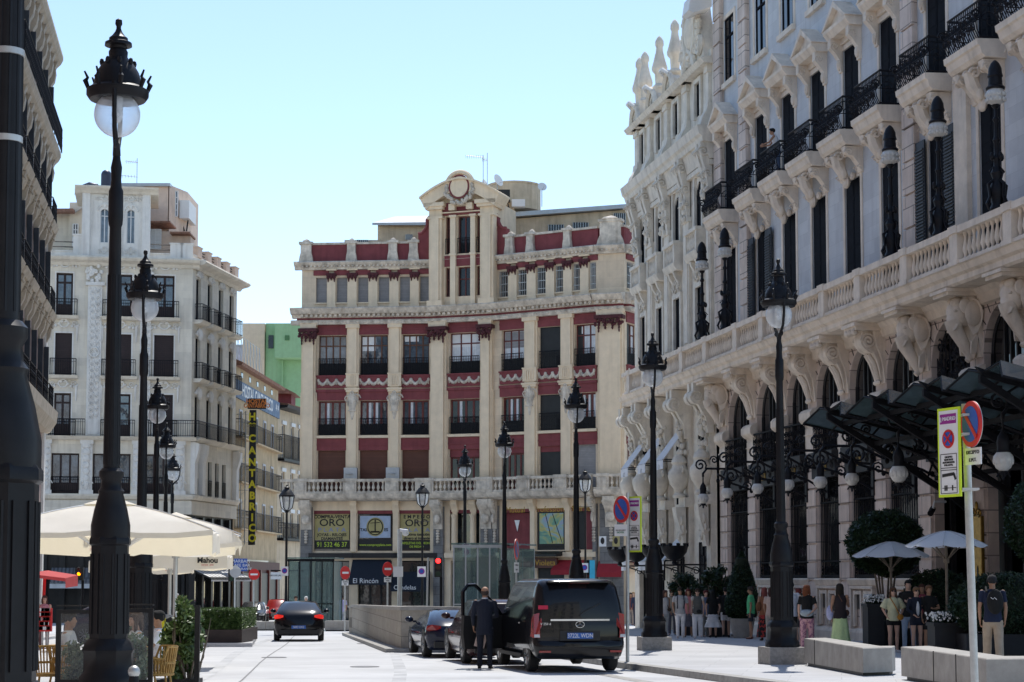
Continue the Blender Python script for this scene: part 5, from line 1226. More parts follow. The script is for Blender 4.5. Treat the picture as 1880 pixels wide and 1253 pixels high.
for i, (a, b) in enumerate(cols+ext):
 for j, (zt, zb_) in enumerate(rowz):
  u0, u1 = cf(a), cf(b)
  if j == 1 or (j == 2 and i == 2):
   m = CF.mb(); m.box(u0, u1, -.2, -.14, zb_, zt); cpart(CF, 'roller_shutter', m, 'darkdoor', False)
  else: window(CF, cr, u0, u1, zb_, zt, .25, M_['darkdoor'], M_['skyglass'] if j == 0 or j == 2 else M_['darkglass'], 2, .78, .12, low=.75)
  m = CF.mb(); usurr(m, u0, u1, zb_, zt, .09, .05); cpart(CF, 'window_surround', m, 'creamtrim', False)
  if j < 2:
   m = CF.mb(); m.prism([(0, zb_-.28), (.5, zb_-.24), (.62, zb_-.06), (0, zb_-.02)], 'u', u0-.4, u1+.4); cpart(CF, 'balcony_slab', m, 'cream', False)
  m = rail_mb(CF, u0-.28, u1+.28, .5, zb_-.02, 1.02, .13, .013, .5, False); cpart(CF, 'balcony_railing', m, 'iron')
  m = CF.mb(); relief(m, (u0+u1)/2, .04, zt+.62, u1-u0+.9, .7, 5, i*3+j, .09)
  if j:
   for e in (-1, 1): m.tube([((u0+u1)/2+e*((u1-u0)/2+.3), .05, zt+.5), ((u0+u1)/2+e*((u1-u0)/2+.3), .05, zt-.5)], [.1, .04], 5)
  cpart(CF, 'stucco_relief', m, 'creamtrim')
for a, b in low:
 window(CF, cr, cf(a), cf(b), cz(908), cz(835), .3, M_['darkdoor'], M_['skyglass'], 3, 0, .1, low=.7)
 m = rail_mb(CF, cf(a), cf(b), .0, cz(905), .95, .12, .013); cpart(CF, 'balcony_railing', m, 'iron')
for a, b in ((159, 185), (256, 276)):           # giant pilasters with arabesque panels
 u0, u1 = cf(a), cf(b); m = CF.mb(); m.box(u0, u1, 0, .16, cz(803), cz(530)); m.box(u0+.1, u1-.1, .14, .2, cz(800), cz(773)); m.box(u0-.15, u1+.15, 0, .3, cz(530), cz(524)); cpart(CF, 'pilaster', m, 'creamtrim', False)
 m = CF.mb(); rr = random.Random(a); z = cz(768)
 while z < cz(534):
  for e in (-1, 1): m.tube(spiral(((u0+u1)/2+e*.16, .19, z), .13, 1.2, 'd', 8, e), .03, 4); m.ell(((u0+u1)/2+e*.3, .17, z+.2), (.05, .04, .1), 6, 4)
  m.ell(((u0+u1)/2, .18, z+.18), (.07, .05, .13), 6, 4); z += .42
 for k in range(22): m.ell((u0-.1+(u1-u0+.2)*rr.random(), .2, cz(522)+1.0*rr.random()), (.13, .1, .14), 6, 5)
 m.tube([((u0+u1)/2+.3*math.cos(2*PI*k/12), .22, cz(651)+.3*math.sin(2*PI*k/12)) for k in range(13)], .05, 5)
 cpart(CF, 'stucco_relief', m, 'creamtrim')
for a, b in ((79, 96), (151, 172), (246, 262), (324, 341)):        # first floor pilasters with carved heads
 u0, u1 = cf(a), cf(b); m = CF.mb(); m.box(u0, u1, 0, .2, cz(908), cz(812)); m.box(u0-.08, u1+.08, 0, .3, cz(912), cz(902)); m.box(u0-.06, u1+.06, 0, .3, cz(818), cz(811)); cpart(CF, 'pilaster', m, 'creamtrim', False)
 m = CF.mb(); c = (u0+u1)/2
 for k in range(7): m.ell((c, .22, cz(820)-.42*k), (.3-.03*k, .12, .24), 7, 5); m.ell((c-.2+.02*k, .22, cz(822)-.4*k), (.1, .1, .12), 6, 4); m.ell((c+.2-.02*k, .22, cz(822)-.4*k), (.1, .1, .12), 6, 4)
 relief(m, c, .2, cz(890), .55, 1.0, 2, a, .08); cpart(CF, 'carved_drop', m, 'creamtrim')
# continuous balcony and cornices, front and wing
def creamband(fr, L, e0=0, e1=0):
 m = fr.mb(); m.prism([(0, cz(811)), (.35, cz(811)), (.55, cz(808)), (.7, cz(804.5)), (0, cz(804))], 'u', -e0*0, L+e1); cpart(fr, 'balcony_slab', m, 'cream', False)
 m = fr.mb(); m.prism([(0, cz(494)), (.15, cz(494)), (.3, cz(489)), (.75, cz(486)), (.9, cz(482)), (.85, cz(479)), (0, cz(479))], 'u', 0, L+e1*1.2); cpart(fr, 'cornice', m, 'cream', False)
 m = fr.mb(); m.prism([(0, cz(918)), (.2, cz(918)), (.35, cz(912)), (.35, cz(909)), (0, cz(909))], 'u', 0, L+e1*.5); m.box(0, L+.1, -.3, .12, cz(945), cz(920)); cpart(fr, 'string_course', m, 'cream', False)
 m = fr.mb(); m.box(0, L, -.3, 0, cz(482), cz(469)); m.box(0, L, -.34, .05, cz(469), cz(467)); cpart(fr, 'parapet', m, 'creamtrim', False)
creamband(CF, CF.L, 0, .35); creamband(CW, CW.L, 0, .3)
m = rail_mb(CF, cf(262), CF.L+.5, .62, cz(803), 1.02, .14, .013); n = rail_mb(CF, cf(40), cf(158), .62, cz(803), 1.02, .14, .013); b0 = len(m.V); m.V += n.V; m.F += [[b0+k for k in f] for f in n.F]; cpart(CF, 'balcony_railing', m, 'iron')
m = rail_mb(CW, -.4, CW.L+.3, .62, cz(803), 1.02, .14, .013); cpart(CW, 'balcony_railing', m, 'iron')
# wing facade: four narrow windows per floor
WL = CW.L; wc = [WL*(k+.5)/4 for k in range(4)]; ops = []
for c in wc:
 for zt, zb_ in rowz: ops.append((c-.5, c+.5, zb_, zt, 0))
wl_ = [WL*(.42+.16*k) for k in range(3)]
for c in wl_+[WL*.12, WL*.28]: ops.append((c-.42, c+.42, cz(908), cz(842), 0))
cpart(CW, 'wall', wall_mb(CW, 0, WL, cz(945), cz(483), ops, .35), 'cream', False)
m = CW.mb(); m.box(0, WL, -.5, -.3, -3.2, cz(945)); cpart(CW, 'shop_wall', m, 'slate', False)
for c in wc:
 for j, (zt, zb_) in enumerate(rowz):
  m = CW.mb(); m.box(c-.5, c+.5, -.25, -.2, zb_, zt); cpart(CW, 'window_shutter', m, 'shutter', False)
  m = CW.mb(); relief(m, c, .04, zt+.35, 1.2, .7, 3, j, .12)
  if j: m.ell((c, .15, zt+.2), (.2, .2, .4), 8, 6)
  cpart(CW, 'stucco_relief', m, 'creamtrim')
  if j < 2:
   m = CW.mb(); m.prism([(0, zb_-.3), (.45, zb_-.26), (.62, zb_-.06), (0, zb_-.02)], 'u', c-.85, c+.85); cpart(CW, 'balcony_slab', m, 'cream', False)
   m = rail_mb(CW, c-.78, c+.78, .55, zb_-.02, 1.02, .13, .013, .5); cpart(CW, 'balcony_railing', m, 'iron')
for c in wl_+[WL*.12, WL*.28]:
 m = CW.mb(); m.box(c-.42, c+.42, -.25, -.2, cz(908), cz(842)); cpart(CW, 'window_shutter', m, 'shutter', False)
 m = rail_mb(CW, c-.42, c+.42, 0, cz(906), 1.0, .13, .013); cpart(CW, 'balcony_railing', m, 'iron')
for c in (.3, WL*.2, WL-.3):
 m = CW.mb(); m.box(c-.3, c+.3, 0, .3, cz(908), cz(812)); m.prism([(.2, cz(860)), (.5, cz(830)), (.55, cz(815)), (.2, cz(812))], 'u', c-.25, c+.25); cpart(CW, 'pilaster', m, 'creamtrim', False)
for fr, sp in ((CF, [75, 92, 150, 349]), ):
 for p in (80, 146, 324, 343):
  u = cf(p, 460); m = CF.mb(); m.box(u-.4, u+.4, -.45, .1, cz(482), cz(450 if p > 300 else 440)); m.box(u-.46, u+.46, -.5, .16, cz(450 if p > 300 else 440), cz(448 if p > 300 else 437)); cpart(CF, 'parapet_pier', m, 'creamtrim', False)
for k in range(5):
 u = WL*(.12+.21*k); m = CW.mb(); m.box(u-.4, u+.4, -.4, .1, cz(469), cz(451)); m.box(u-.46, u+.46, -.45, .15, cz(451), cz(449)); cpart(CW, 'parapet_pier', m, 'pink', False)
 if k < 4:
  m = CW.mb()
  for zz in (460, 455): m.tube([(u, -.15, cz(zz)), (u+WL*.21, -.15, cz(zz))], .03, 4)
  cpart(CW, 'rail', m, 'iron')
for a, b in ((96, 143), (276, 325)):
 m = CF.mb()
 for zz in (460, 451): m.tube([(cf(a, 460), -.15, cz(zz)), (cf(b, 460), -.15, cz(zz))], .03, 4)
 cpart(CF, 'rail', m, 'iron')
# square turret over the middle bay
T_ = CF; u0, u1 = cf(151, 400), cf(276, 400); za, zb2 = cz(482), cz(362)
wins = [(cf(184.5, 400), cf(200, 400)), (cf(233, 400), cf(248, 400))]
ops = [(a, b, cz(452), cz(391), 1) for a, b in wins]
cpart(T_, 'turret_wall', wall_mb(T_, u0, u1, za, zb2, ops, .2, .25), 'creamtrim', False)
m = T_.mb(); m.box(u0, u1, -4.5, .02, za, zb2); m.box(u0, u0+.5, .02, .45, za, zb2); m.box(u1-.5, u1, .02, .45, za, zb2); m.box((u0+u1)/2-.3, (u0+u1)/2+.3, .2, .45, za, cz(378)); cpart(T_, 'turret_wall', m, 'creamtrim', False)
m = T_.mb(); m.prism([(0, cz(364)), (.5, cz(364)), (.65, cz(360)), (.95, cz(356)), (1, cz(353)), (0, cz(353))], 'u', u0-.45, u1+.5); m.box(u0-.5, u1+.5, -4.6, 0, cz(362), cz(354)); cpart(T_, 'cornice', m, 'cream', False)
m = T_.mb(); m.box(u0+.2, u1-.4, -4.4, .4, cz(353), cz(349)); cpart(T_, 'roof_edge', m, 'zinc', False)
m = T_.mb(); m.add([(u0+.4, -.2, cz(349)), (u1-1, -.2, cz(349)), (u1-1.2, -4.4, cz(347)), (u0+.4, -4.4, cz(347)), ((u0+u1)/2, -2, cz(339))], [(0,1,4), (1,2,4), (2,3,4), (3,0,4)]); cpart(T_, 'roof', m, 'tile', False)
for a, b in wins:
 window(T_, cr, a, b, cz(452), cz(391), -.02, M_['white'], M_['skyglass'], 2, .8, .05, arch=True)
 m = T_.mb(); c = (a+b)/2; m.tube([(c-.42*math.cos(PI*k/10), .28, cz(397)+.42*math.sin(PI*k/10)+.1) for k in range(11)], .08, 5); relief(m, c, .28, cz(371), 1.3, .5, 4, 3, .07); relief(m, c, .28, cz(466), .8, .6, 2, 5, .06); m.ell((c, .3, cz(384)), (.12, .08, .22), 6, 5); cpart(T_, 'stucco_relief', m, 'creamtrim')
# set back roof storeys
blockbox(cr, 'roof_storey', M_['cream'], 80, 128, 480, 393, 127, 6); blockbox(cr, 'roof_storey', M_['cream'], 126, 168, 480, 372, 126.5, 6)
m = MB(); a = at(78, 392, 126); b = at(150, 368, 126); c_ = at(168, 362, 126); m.add([(a.x-.3, 126, a.z+.1), (at(128, 393, 126).x+.3, 126, at(128, 392, 126).z), (at(170, 365, 126).x, 126.5, at(170, 366, 126).z), (at(165, 350, 132).x, 132, at(165, 352, 132).z), (a.x+1, 132, at(90, 382, 132).z)], [(0,1,2,3,4)])
m.box(a.x-.3, at(128, 393, 126).x+.3, 125.6, 126.2, a.z, a.z+.25); P('roof', m, M_['tile'], cr, smooth=False)
def winrect(par, a, b, y1, y2, Y, frm, nx=2, nz=4, pane='darkglass'):
 p, q = at(a, y1, Y), at(b, y2, Y); m = MB(); m.box(p.x, q.x, Y-.06, Y-.02, p.z, q.z); o = P('window', m, M_[pane], par, smooth=False)
 m = MB()
 for k in range(nx+1): x = p.x+(q.x-p.x)*k/nx; m.box(x-.04, x+.04, Y-.12, Y-.06, p.z, q.z)
 for k in range(nz+1): z = p.z+(q.z-p.z)*k/nz; m.box(p.x, q.x, Y-.11, Y-.07, z-.03, z+.03)
 P('frame', m, M_[frm], o, smooth=False); return o
winrect(cr, 134, 144, 455, 412, 126.5, 'white')
m = MB(); p = at(100.5, 414, 127); m.ell((p.x, 126.9, p.z), (.16, .1, .16)); P('lamp', m, M_['white'], cr)
blockbox(cr, 'roof_storey', M_['pink'], 222, 309, 470, 342, 127, 7)
m = MB(); a, b = at(309, 470, 127), at(333, 347, 127); m.prism([(a.x, 127), (b.x, 129.5), (b.x, 134), (a.x, 134)], 'z', a.z, at(320, 345, 128).z); P('roof_storey', m, M_['pink'], cr, smooth=False)
m = MB(); a = at(222, 343, 126.8); b = at(310, 341, 126.8); m.box(a.x, b.x+.1, 126.7, 134, b.z-.05, b.z+.15); P('roof', m, M_['zinc'], cr, smooth=False)
blockbox(cr, 'roof_storey', M_['pink'], 272, 350, 475, 425, 125.5, 2)
m = MB(); a, b = at(268, 412, 125), at(314, 404, 125); m.box(a.x, b.x, 124.6, 127, at(300, 411, 125).z, at(300, 408, 125).z); c_ = at(350, 432, 125); m.box(b.x, c_.x, 124.6, 127, at(340, 431, 125).z, at(340, 428, 125).z); P('roof', m, M_['tile'], cr, smooth=False)
winrect(cr, 274, 296, 458, 422, 125.5, 'white', 2, 6, 'white')
winrect(cr, 322, 327, 398, 352, 127.9, 'white', 1, 4, 'skyglass')
m = MB(); a, b = at(333, 405, 129), at(351, 372, 129); m.box(a.x, b.x, 128.2, 131, a.z, b.z)
P('balcony_screen', m, M_['white'], cr, smooth=False); m = MB(); m.tube([(a.x, 129, a.z-.1), (b.x-.3, 129, a.z-1.2)], .06, 4); m.tube([(b.x-.2, 129, a.z), (b.x-.4, 129, a.z-1.6)], .05, 4); P('balcony_bracket', m, M_['iron'], cr)
m = MB(); p = at(150, 352, 124); q = at(176, 345, 124); m.tube([at(143, 361, 124), at(152, 347, 124), at(165, 342, 124), at(175, 344, 124), at(178, 352, 124)], .28, 10); m.tube([at(195, 352, 124), at(195, 322, 124)], [.36, .34], 12); m.ell(at(195, 322, 124), (.35, .35, .35)); P('flue_pipe', m, mat('dark_blue_duct', (.05,.06,.09), .45, .3), cr)
# dark shopfronts with striped awnings at street level
for a, b, lab in ((95, 178, 'wide grey striped shop awning left of the big lamp post'), (268, 300, 'small striped shop awning behind the umbrella pole')):
 ua, ub = cf(a, 1060), cf(b, 1060); t = thing('striped_awning', lab, 'awning', tuple(CF.pt((ua+ub)/2, 0, cz(1078))), 0, 'striped awnings on the cream building')
 m = CF.mb(); m.prism([(0, cz(1044)), (.06, cz(1043)), (2.2, cz(1070)), (2.2, cz(1072)), (0, cz(1047))], 'u', ua, ub); P('canvas', m, mat('striped_canvas', (.2,.2,.21), .85, joints=(.24, 60, .06), jd=.45), t, CF.M, False)
 m = CF.mb(); m.box(ua, ub, 2.17, 2.2, cz(1080), cz(1070)); P('valance', m, M_['grey'], t, CF.M, False)
for k in range(9):
 u = cf(80+34*k, 1040); m = CF.mb(); m.box(u-.18, u+.18, -.4, 0, -3.1, cz(948)); m.box(u-.25, u+.25, -.4, .05, cz(958), cz(950)); cpart(CF, 'shop_pilaster', m, 'slate', False)
for k in range(5):
 u = WL*(.1+.2*k); m = CW.mb(); m.box(u-.2, u+.2, -.3, 0, -3.1, cz(948)); cpart(CW, 'shop_pilaster', m, 'slate', False)
 if k < 4: m = CW.mb(); m.box(u+.25, u+WL*.2-.25, -.28, -.22, -3, cz(1040)); cpart(CW, 'shop_window', m, 'shopglass', False)
ua, ub = .4, WL-.5; t = thing('shop_awning', 'black and white shop awning near the blue bar sign', 'awning', tuple(CW.pt(2, 0, cz(1070)))); m = CW.mb(); m.prism([(0, cz(1046)), (.06, cz(1045)), (1.4, cz(1062)), (1.4, cz(1065)), (0, cz(1048))], 'u', ua, ub); P('canvas', m, mat('white_striped_canvas', (.7,.7,.7), .85, joints=(.8, 60, .1), jd=.05), t, CW.M, False)
m = CW.mb(); m.box(ua, ub, 1.37, 1.4, cz(1068), cz(1062)); P('valance', m, M_['awning'], t, CW.M, False)
# ------------------------------------------------------------------ hostel building and its neighbour
hv0 = vtx(428, 132.5); hv1 = vtx(509, 151); HF = Fr(hv0, hv1, -1)
hs = thing('hostel_building', 'narrow ochre building with a blue painted name band and stacked iron balconies', 'building', (hv0[0]+.5, 140, gz(-18, 140)))
def hz(y): return at(432, y, 133).z
L = HF.L; zt = hz(672)
hc = [L*.13, L*.47, L*.66, L*.85]; hr = [(hz(752), hz(800)), (hz(838), hz(882)), (hz(918), hz(968)), (hz(1000), hz(1040))][:3]
ops = [(c-.45, c+.45, b, t, 0) for c in hc for t, b in hr]
P('wall', wall_mb(HF, 0, L, -3.3, zt, ops, .25), M_['ochre'], hs, HF.M, False)
for c in hc:
 for t_, b_ in hr:
  window(HF, hs, c-.45, c+.45, b_, t_, .2, M_['grey'], M_['darkglass'], 2, 0, .09)
  m = HF.mb(); usurr(m, c-.45, c+.45, b_, t_, .15, .06); P('window_surround', m, M_['grey'], hs, HF.M, False)
for t_, b_ in hr:
 m = rail_mb(HF, L*.04, L*.24, .45, b_-.05, 1.25, .3, .014, .45); n = rail_mb(HF, L*.38, L*.97, .45, b_-.05, 1.25, .3, .014, .45); b0 = len(m.V); m.V += n.V; m.F += [[b0+k for k in f] for f in n.F]
 P('iron_balcony', m, M_['iron'], hs, HF.M)
 for a, b in ((.03, .25), (.37, .98)): m = HF.mb(); m.box(L*a, L*b, 0, .5, b_-.15, b_-.05); P('balcony_slab', m, M_['ochre'], hs, HF.M, False)
m = HF.mb(); m.box(-.1, L, 0, .14, hz(730), hz(697)); bnd = P('name_band', m, mat('faded_blue_band', (.16,.23,.33), .8, var=.15, streak=.5), hs, HF.M, False)
text('lettering', 'HOSTAL CANTABRICO', tfr(HF, L*.47, .16, hz(713)), 1.25, M_['signw'], bnd, sx=1.0, off=.02)
text('lettering', '* *', tfr(HF, L*.93, .16, hz(716)), 1.2, M_['signw'], bnd, off=.02)
m = HF.mb(); m.prism([(0, zt), (.5, zt), (.6, zt+.2), (-1.2, zt+1.0), (-1.2, zt)], 'u', 0, L); P('roof', m, M_['tile'], hs, HF.M, False)
for k in range(5): m = HF.mb(); u = L*(.15+.17*k); m.box(u-.35, u+.35, .0, .03, hz(688), hz(678)); P('attic_window', m, M_['darkglass'], hs, HF.M, False)
m = HF.mb()
for k in range(12):
 u = L*(.02+.07*k); m.tube([(u, -.8, zt+.8), (u+.2, -.9, zt+3.0)], .025, 4); m.tube([(u+.2, -.9, zt+3.0), (u+L*.07, -.8, zt+.9)], .02, 4)
m.tube([(0, -.9, zt+3), (L*.8, -.9, zt+2.9)], .02, 4); P('wire_trellis', m, M_['steel'], hs, HF.M)
m = HF.mb(); m.box(0, L, -.2, .25, hz(1046), hz(1030)); m.box(.2, L-.2, .1, .2, -3, hz(1046)); P('shop_front', m, mat('bar_front_brown', (.1,.04,.03), .7), hs, HF.M, False)
m = HF.mb(); m.box(.1, L-.1, .2, .3, -3, hz(1052)); P('shop_window', m, M_['slate'], hs, HF.M, False)
for k in range(5): m = HF.mb(); u = L*(.1+.2*k); m.box(u-.15, u+.15, .2, .42, -3, hz(1046)); P('shop_pilaster', m, M_['redwood'], hs, HF.M, False)
# the vertical neon-style hostel sign hangs over the street, facing us
def plate(t, name, mtl, px0, px1, py0, py1, Y, th=.2, par=None):
 a, b = at(px0, py0, Y), at(px1, py1, Y); m = MB(); m.box(a.x, b.x, Y, Y+th, min(a.z, b.z), max(a.z, b.z)); return P(name, m, mtl, par or t, smooth=False)
def ftxt(s, px, py, Y, size, mtl, par, off=0, sx=1):
 p = at(px, py, Y-.02); return text('lettering', s, Matrix(((1,0,0,p.x), (0,0,-1,Y-.02), (0,1,0,p.z), (0,0,0,1))), size, mtl, par, off=off, sx=sx)
M_['syel'] = mat('sign_yellow', (.75,.65,.02), .5, var=.05); M_['sora'] = mat('sign_orange', (.8,.25,.05), .5, var=.05)
vs = thing('vertical_sign', 'tall black vertical hostel sign with yellow letters hanging over the street', 'sign', tuple(at(462, 1000, 133)))
p1 = plate(vs, 'letter_panel', M_['blk'], 455.5, 470.5, 1001, 753, 133)
for ch, y in zip(['H', '**', 'C', 'A', 'N', 'T', 'A', 'B', 'R', 'I', 'C', 'O'], [766, 784.5, 806, 828, 849.5, 869.5, 890, 911, 931, 951, 970, 989]):
 ftxt(ch, 463, y if ch != '**' else y-1, 133, .72 if ch != '**' else .6, M_['syel'], p1, .03, .95)
p2 = plate(vs, 'name_panel', M_['blk'], 454.5, 488.5, 751, 732, 133); ftxt('HOSTAL', 471.5, 737.5, 133, .4, M_['sora'], p2, .015, 1); ftxt('CANTABRICO', 471.5, 745.5, 133, .4, M_['sora'], p2, .015, .72)
m = MB();
for y in (760, 800, 850, 900, 950, 995):
 a = at(456, y, 133.1); m.tube([(a.x, 133.2, a.z), (a.x-1.0, 133.6, a.z)], .03, 4)
a, b = at(451, 755, 133.1), at(451, 1000, 133.1); m.tube([(a.x, 133.2, a.z), (a.x, 133.2, b.z)], .04, 4); m.tube([(a.x-.3, 133.2, a.z), (a.x-.3, 133.2, b.z)], .03, 4)
for k in range(16): z = a.z+(b.z-a.z)*k/15; m.tube([(a.x, 133.2, z), (a.x-.3, 133.2, z-.3)], .015, 4)
P('lattice', m, M_['steel'], vs)
# neighbour with dark eave, green block and white wall further back
nb0 = vtx(508, 151.5); nb1 = vtx(552, 158); NF = Fr(nb0, nb1, -1); nb = thing('ochre_building', 'pale ochre building with dark eaves between the hostel and the maroon building', 'building', (nb0[0], 155, gz(-18, 155)))
def nz_(y): return at(512, y, 152).z
L = NF.L; ncs = [L*.25, L*.62, L*.93]
ops = [(c-.4, c+.4, nz_(b), nz_(t), 0) for c in ncs for t, b in ((778, 838), (865, 905), (940, 985))]
P('wall', wall_mb(NF, 0, L, -3.5, nz_(748), ops, .25), M_['ochre2'], nb, NF.M, False)
for c in ncs:
 for t_, b_ in ((778, 838), (865, 905), (940, 985)):
  window(NF, nb, c-.4, c+.4, nz_(b_), nz_(t_), .2, M_['white'], M_['darkglass'], 2, 0, .08)
  m = NF.mb(); m.box(c-.55, c+.55, 0, .12, nz_(t_), nz_(t_)+.3); P('lintel', m, M_['white'], nb, NF.M, False)
for b_ in (842, 988): m = rail_mb(NF, .3, L, .5, nz_(b_), 1.9 if b_ == 842 else 1.2, .16, .016, .5); m.box(.2, L, 0, .55, nz_(b_)-.2, nz_(b_)); P('iron_balcony', m, M_['iron'], nb, NF.M)
m = NF.mb(); m.prism([(0, nz_(752)), (.9, nz_(750)), (1.0, nz_(745)), (0, nz_(740))], 'u', -.3, L+.3); P('eave', m, M_['slate'], nb, NF.M, False)
m = NF.mb(); m.prism([(.9, nz_(746)), (1.0, nz_(743)), (-3, nz_(733)), (-3, nz_(740))], 'u', -.3, L+.3); P('roof', m, M_['tile'], nb, NF.M, False)
blockbox(nb, 'chimney', M_['maroon'], 508, 535, 745, 722, 158, 3)
m = MB(); a, b = at(504, 723, 157.5), at(543, 716, 157.5); m.prism([(a.x, a.z), (b.x, a.z), (b.x-.8, b.z+.1), (a.x+.8, b.z+.1)], 'd', 157.3, 161.5); P('chimney_roof', m, M_['tile'], nb, smooth=False)
gb = thing('green_building', 'mint green rear facade with a blank pink gable', 'building', (-19, 172, gz(-19, 172)))
blockbox(gb, 'gable_wall', M_['gable'], 444, 486, 760, 594, 172, 10); blockbox(gb, 'wall', M_['green'], 486, 560, 800, 594, 172.3, 9); blockbox(gb, 'projecting_wall', M_['green'], 504, 560, 657, 594, 170.5, 2)
blockbox(gb, 'window', M_['darkglass'], 492.5, 502, 640, 616, 172.2, .2); blockbox(gb, 'window', mat('green_vent', (.1,.22,.09)), 523, 531, 625, 616, 170.4, .2); blockbox(gb, 'pipe', M_['green'], 516, 519, 800, 657, 171.9, .3); blockbox(gb, 'window', M_['darkglass'], 498, 508, 716, 703, 172.1, .2)
wb = thing('white_building', 'pale lavender white block far behind the hostel roof', 'building', (-26, 180, gz(-26, 180))); blockbox(wb, 'wall', mat('lavender_white_render', (.6,.6,.68), .9), 420, 446, 760, 634, 180, 8); blockbox(wb, 'roof', M_['zinc'], 419, 446, 636, 633, 179.8, 8)
# ------------------------------------------------------------------ nearest building on the left, seen very obliquely
LB0 = (-18.9-.157*(79.5-79.5), 79.5); LBd = -.157
def lbx(y): return -19.6 - .157*(y-79.5)
LF = Fr((lbx(-15), -15), (lbx(79.5), 79.5), -1)  # facade carried on unseen past the viewpoint to block sky light
lb = thing('corner_apartment_building', 'tall beige building with iron balconies and deep carved brackets behind the dark post', 'building', (lbx(60)-1, 60, gz(-16, 60)))
L = LF.L; lev = [6.9, 10.9, 14.6, 17.9]; zc0 = 21.8
n_ = 14; cs = [L-1.3-2.75*k for k in range(n_)]
ops = [(c-.55, c+.55, z+.1, z+2.75, 0) for c in cs for z in lev]
P('wall', wall_mb(LF, 0, L, -2.6, zc0, ops, .25), mat('rosy_render', (.4,.29,.25), .9, var=.12, streak=.3), lb, LF.M, False)
m = LF.mb(); m.box(L-.02, L, -12, 0, -2.6, zc0); P('side_wall', m, M_['creamtrim'], lb, LF.M, False)
m = LF.mb(); m.box(L-.6, L+.04, .0, .1, -2.6, zc0); P('quoin', m, M_['creamtrim'], lb, LF.M, False)
for c in cs[:10]:
 for z in lev:
  m = LF.mb(); m.box(c-.55, c+.55, -.2, -.15, z+.1, z+2.75); P('window_shutter', m, M_['shutter'], lb, LF.M, False)
  if z != lev[3] or True:
   for e in (-1, 1):
    m = LF.mb(); m.box(c+e*.62-.04, c+e*.62+.04, .02, .22, z+.2, z+2.7); P('open_shutter', m, M_['louvre'], lb, LF.M, False) if c > L-14 and e > 0 else None
  if z in (lev[0], lev[1], lev[2]):
   m = rail_mb(LF, c-1.0, c+1.0, .4, z+.05, .95, .2, .013, .38, True); P('iron_balcony', m, M_['iron'], lb, LF.M)
   m = LF.mb(); m.prism([(0, z-.25), (.36, z-.22), (.46, z-.05), (.5, z+.05), (0, z+.06)], 'u', c-1.15, c+1.15); P('balcony_slab', m, M_['lstone'], lb, LF.M, False)
   if z != lev[0]:
    m = LF.mb()
    for e in (-.85, .85):
     m.prism([(0, z-1.5), (.06, z-1.45), (.1, z-1.1), (.24, z-.85), (.3, z-.5), (.4, z-.25), (0, z-.25)], 'u', c+e-.14, c+e+.14)
     for s in (-1, 1): m.tube(spiral((c+e+s*.15, .2, z-.5), .14, 1.4), .03, 4)
    m.prism([(0, z-.7), (.15, z-.6), (.3, z-.25), (0, z-.25)], 'u', c-.7, c+.7)
    P('scroll_console', m, M_['lstone'], lb, LF.M)
# long top balcony and main cornice on stepped brackets
def big_shelf(z, d, name):
 m = LF.mb(); m.prism([(0, z-.2), (d-.25, z-.2), (d-.1, z-.05), (d, z+.15), (d, z+.3), (0, z+.3)], 'u', 0, L+.4); P(name, m, M_['lstone'], lb, LF.M, False)
 for k in range(17):
  c = L-.4-1.38*k; m = LF.mb(); m.prism([(0, z-1.7), (.06, z-1.65), (.1, z-1.2), (.22, z-1.0), (.28, z-.65), (d-.25, z-.45), (d-.15, z-.2), (0, z-.2)], 'u', c-.22, c+.22)
  for s in (-1, 1): m.tube(spiral((c+s*.23, d-.42, z-.5), .13, 1.3), .03, 4)
  P('stepped_bracket', m, M_['lstone'], lb, LF.M)
big_shelf(17.7, .48, 'balcony_shelf'); big_shelf(zc0+.1, .5, 'cornice')
m = rail_mb(LF, L-16, L+.3, .52, 18.0, 1.0, .13, .014, .5, True); P('iron_balcony', m, M_['iron'], lb, LF.M)
m = LF.mb(); m.prism([(0, 6.0), (.25, 6.1), (.5, 6.5), (.55, 6.95), (0, 6.95)], 'u', L-14, L+.4); P('balcony_shelf', m, M_['lstone'], lb, LF.M, False)
m = LF.mb(); m.box(.1, L-.1, -8, -.4, -2.6, zc0-.1); P('added_backing_block', m, M_['slate'], lb, LF.M, False)  # added dark core, stops light leaking through the facade
m = CF.mb(); m.box(.1, CF.L-.1, -5, -.65, -3.2, cz(484)); cpart(CF, 'added_backing_block', m, 'slate', False)
m = CW.mb(); m.box(.1, CW.L-.1, -5, -.6, -3.2, cz(484)); cpart(CW, 'added_backing_block', m, 'slate', False)
m = HF.mb(); m.box(.1, HF.L-.1, -5, -.4, -3.2, hz(680)); P('added_backing_block', m, M_['slate'], hs, HF.M, False)
m = NF.mb(); m.box(.1, NF.L-.1, -5, -.4, -3.4, nz_(750)); P('added_backing_block', m, M_['slate'], nb, NF.M, False)
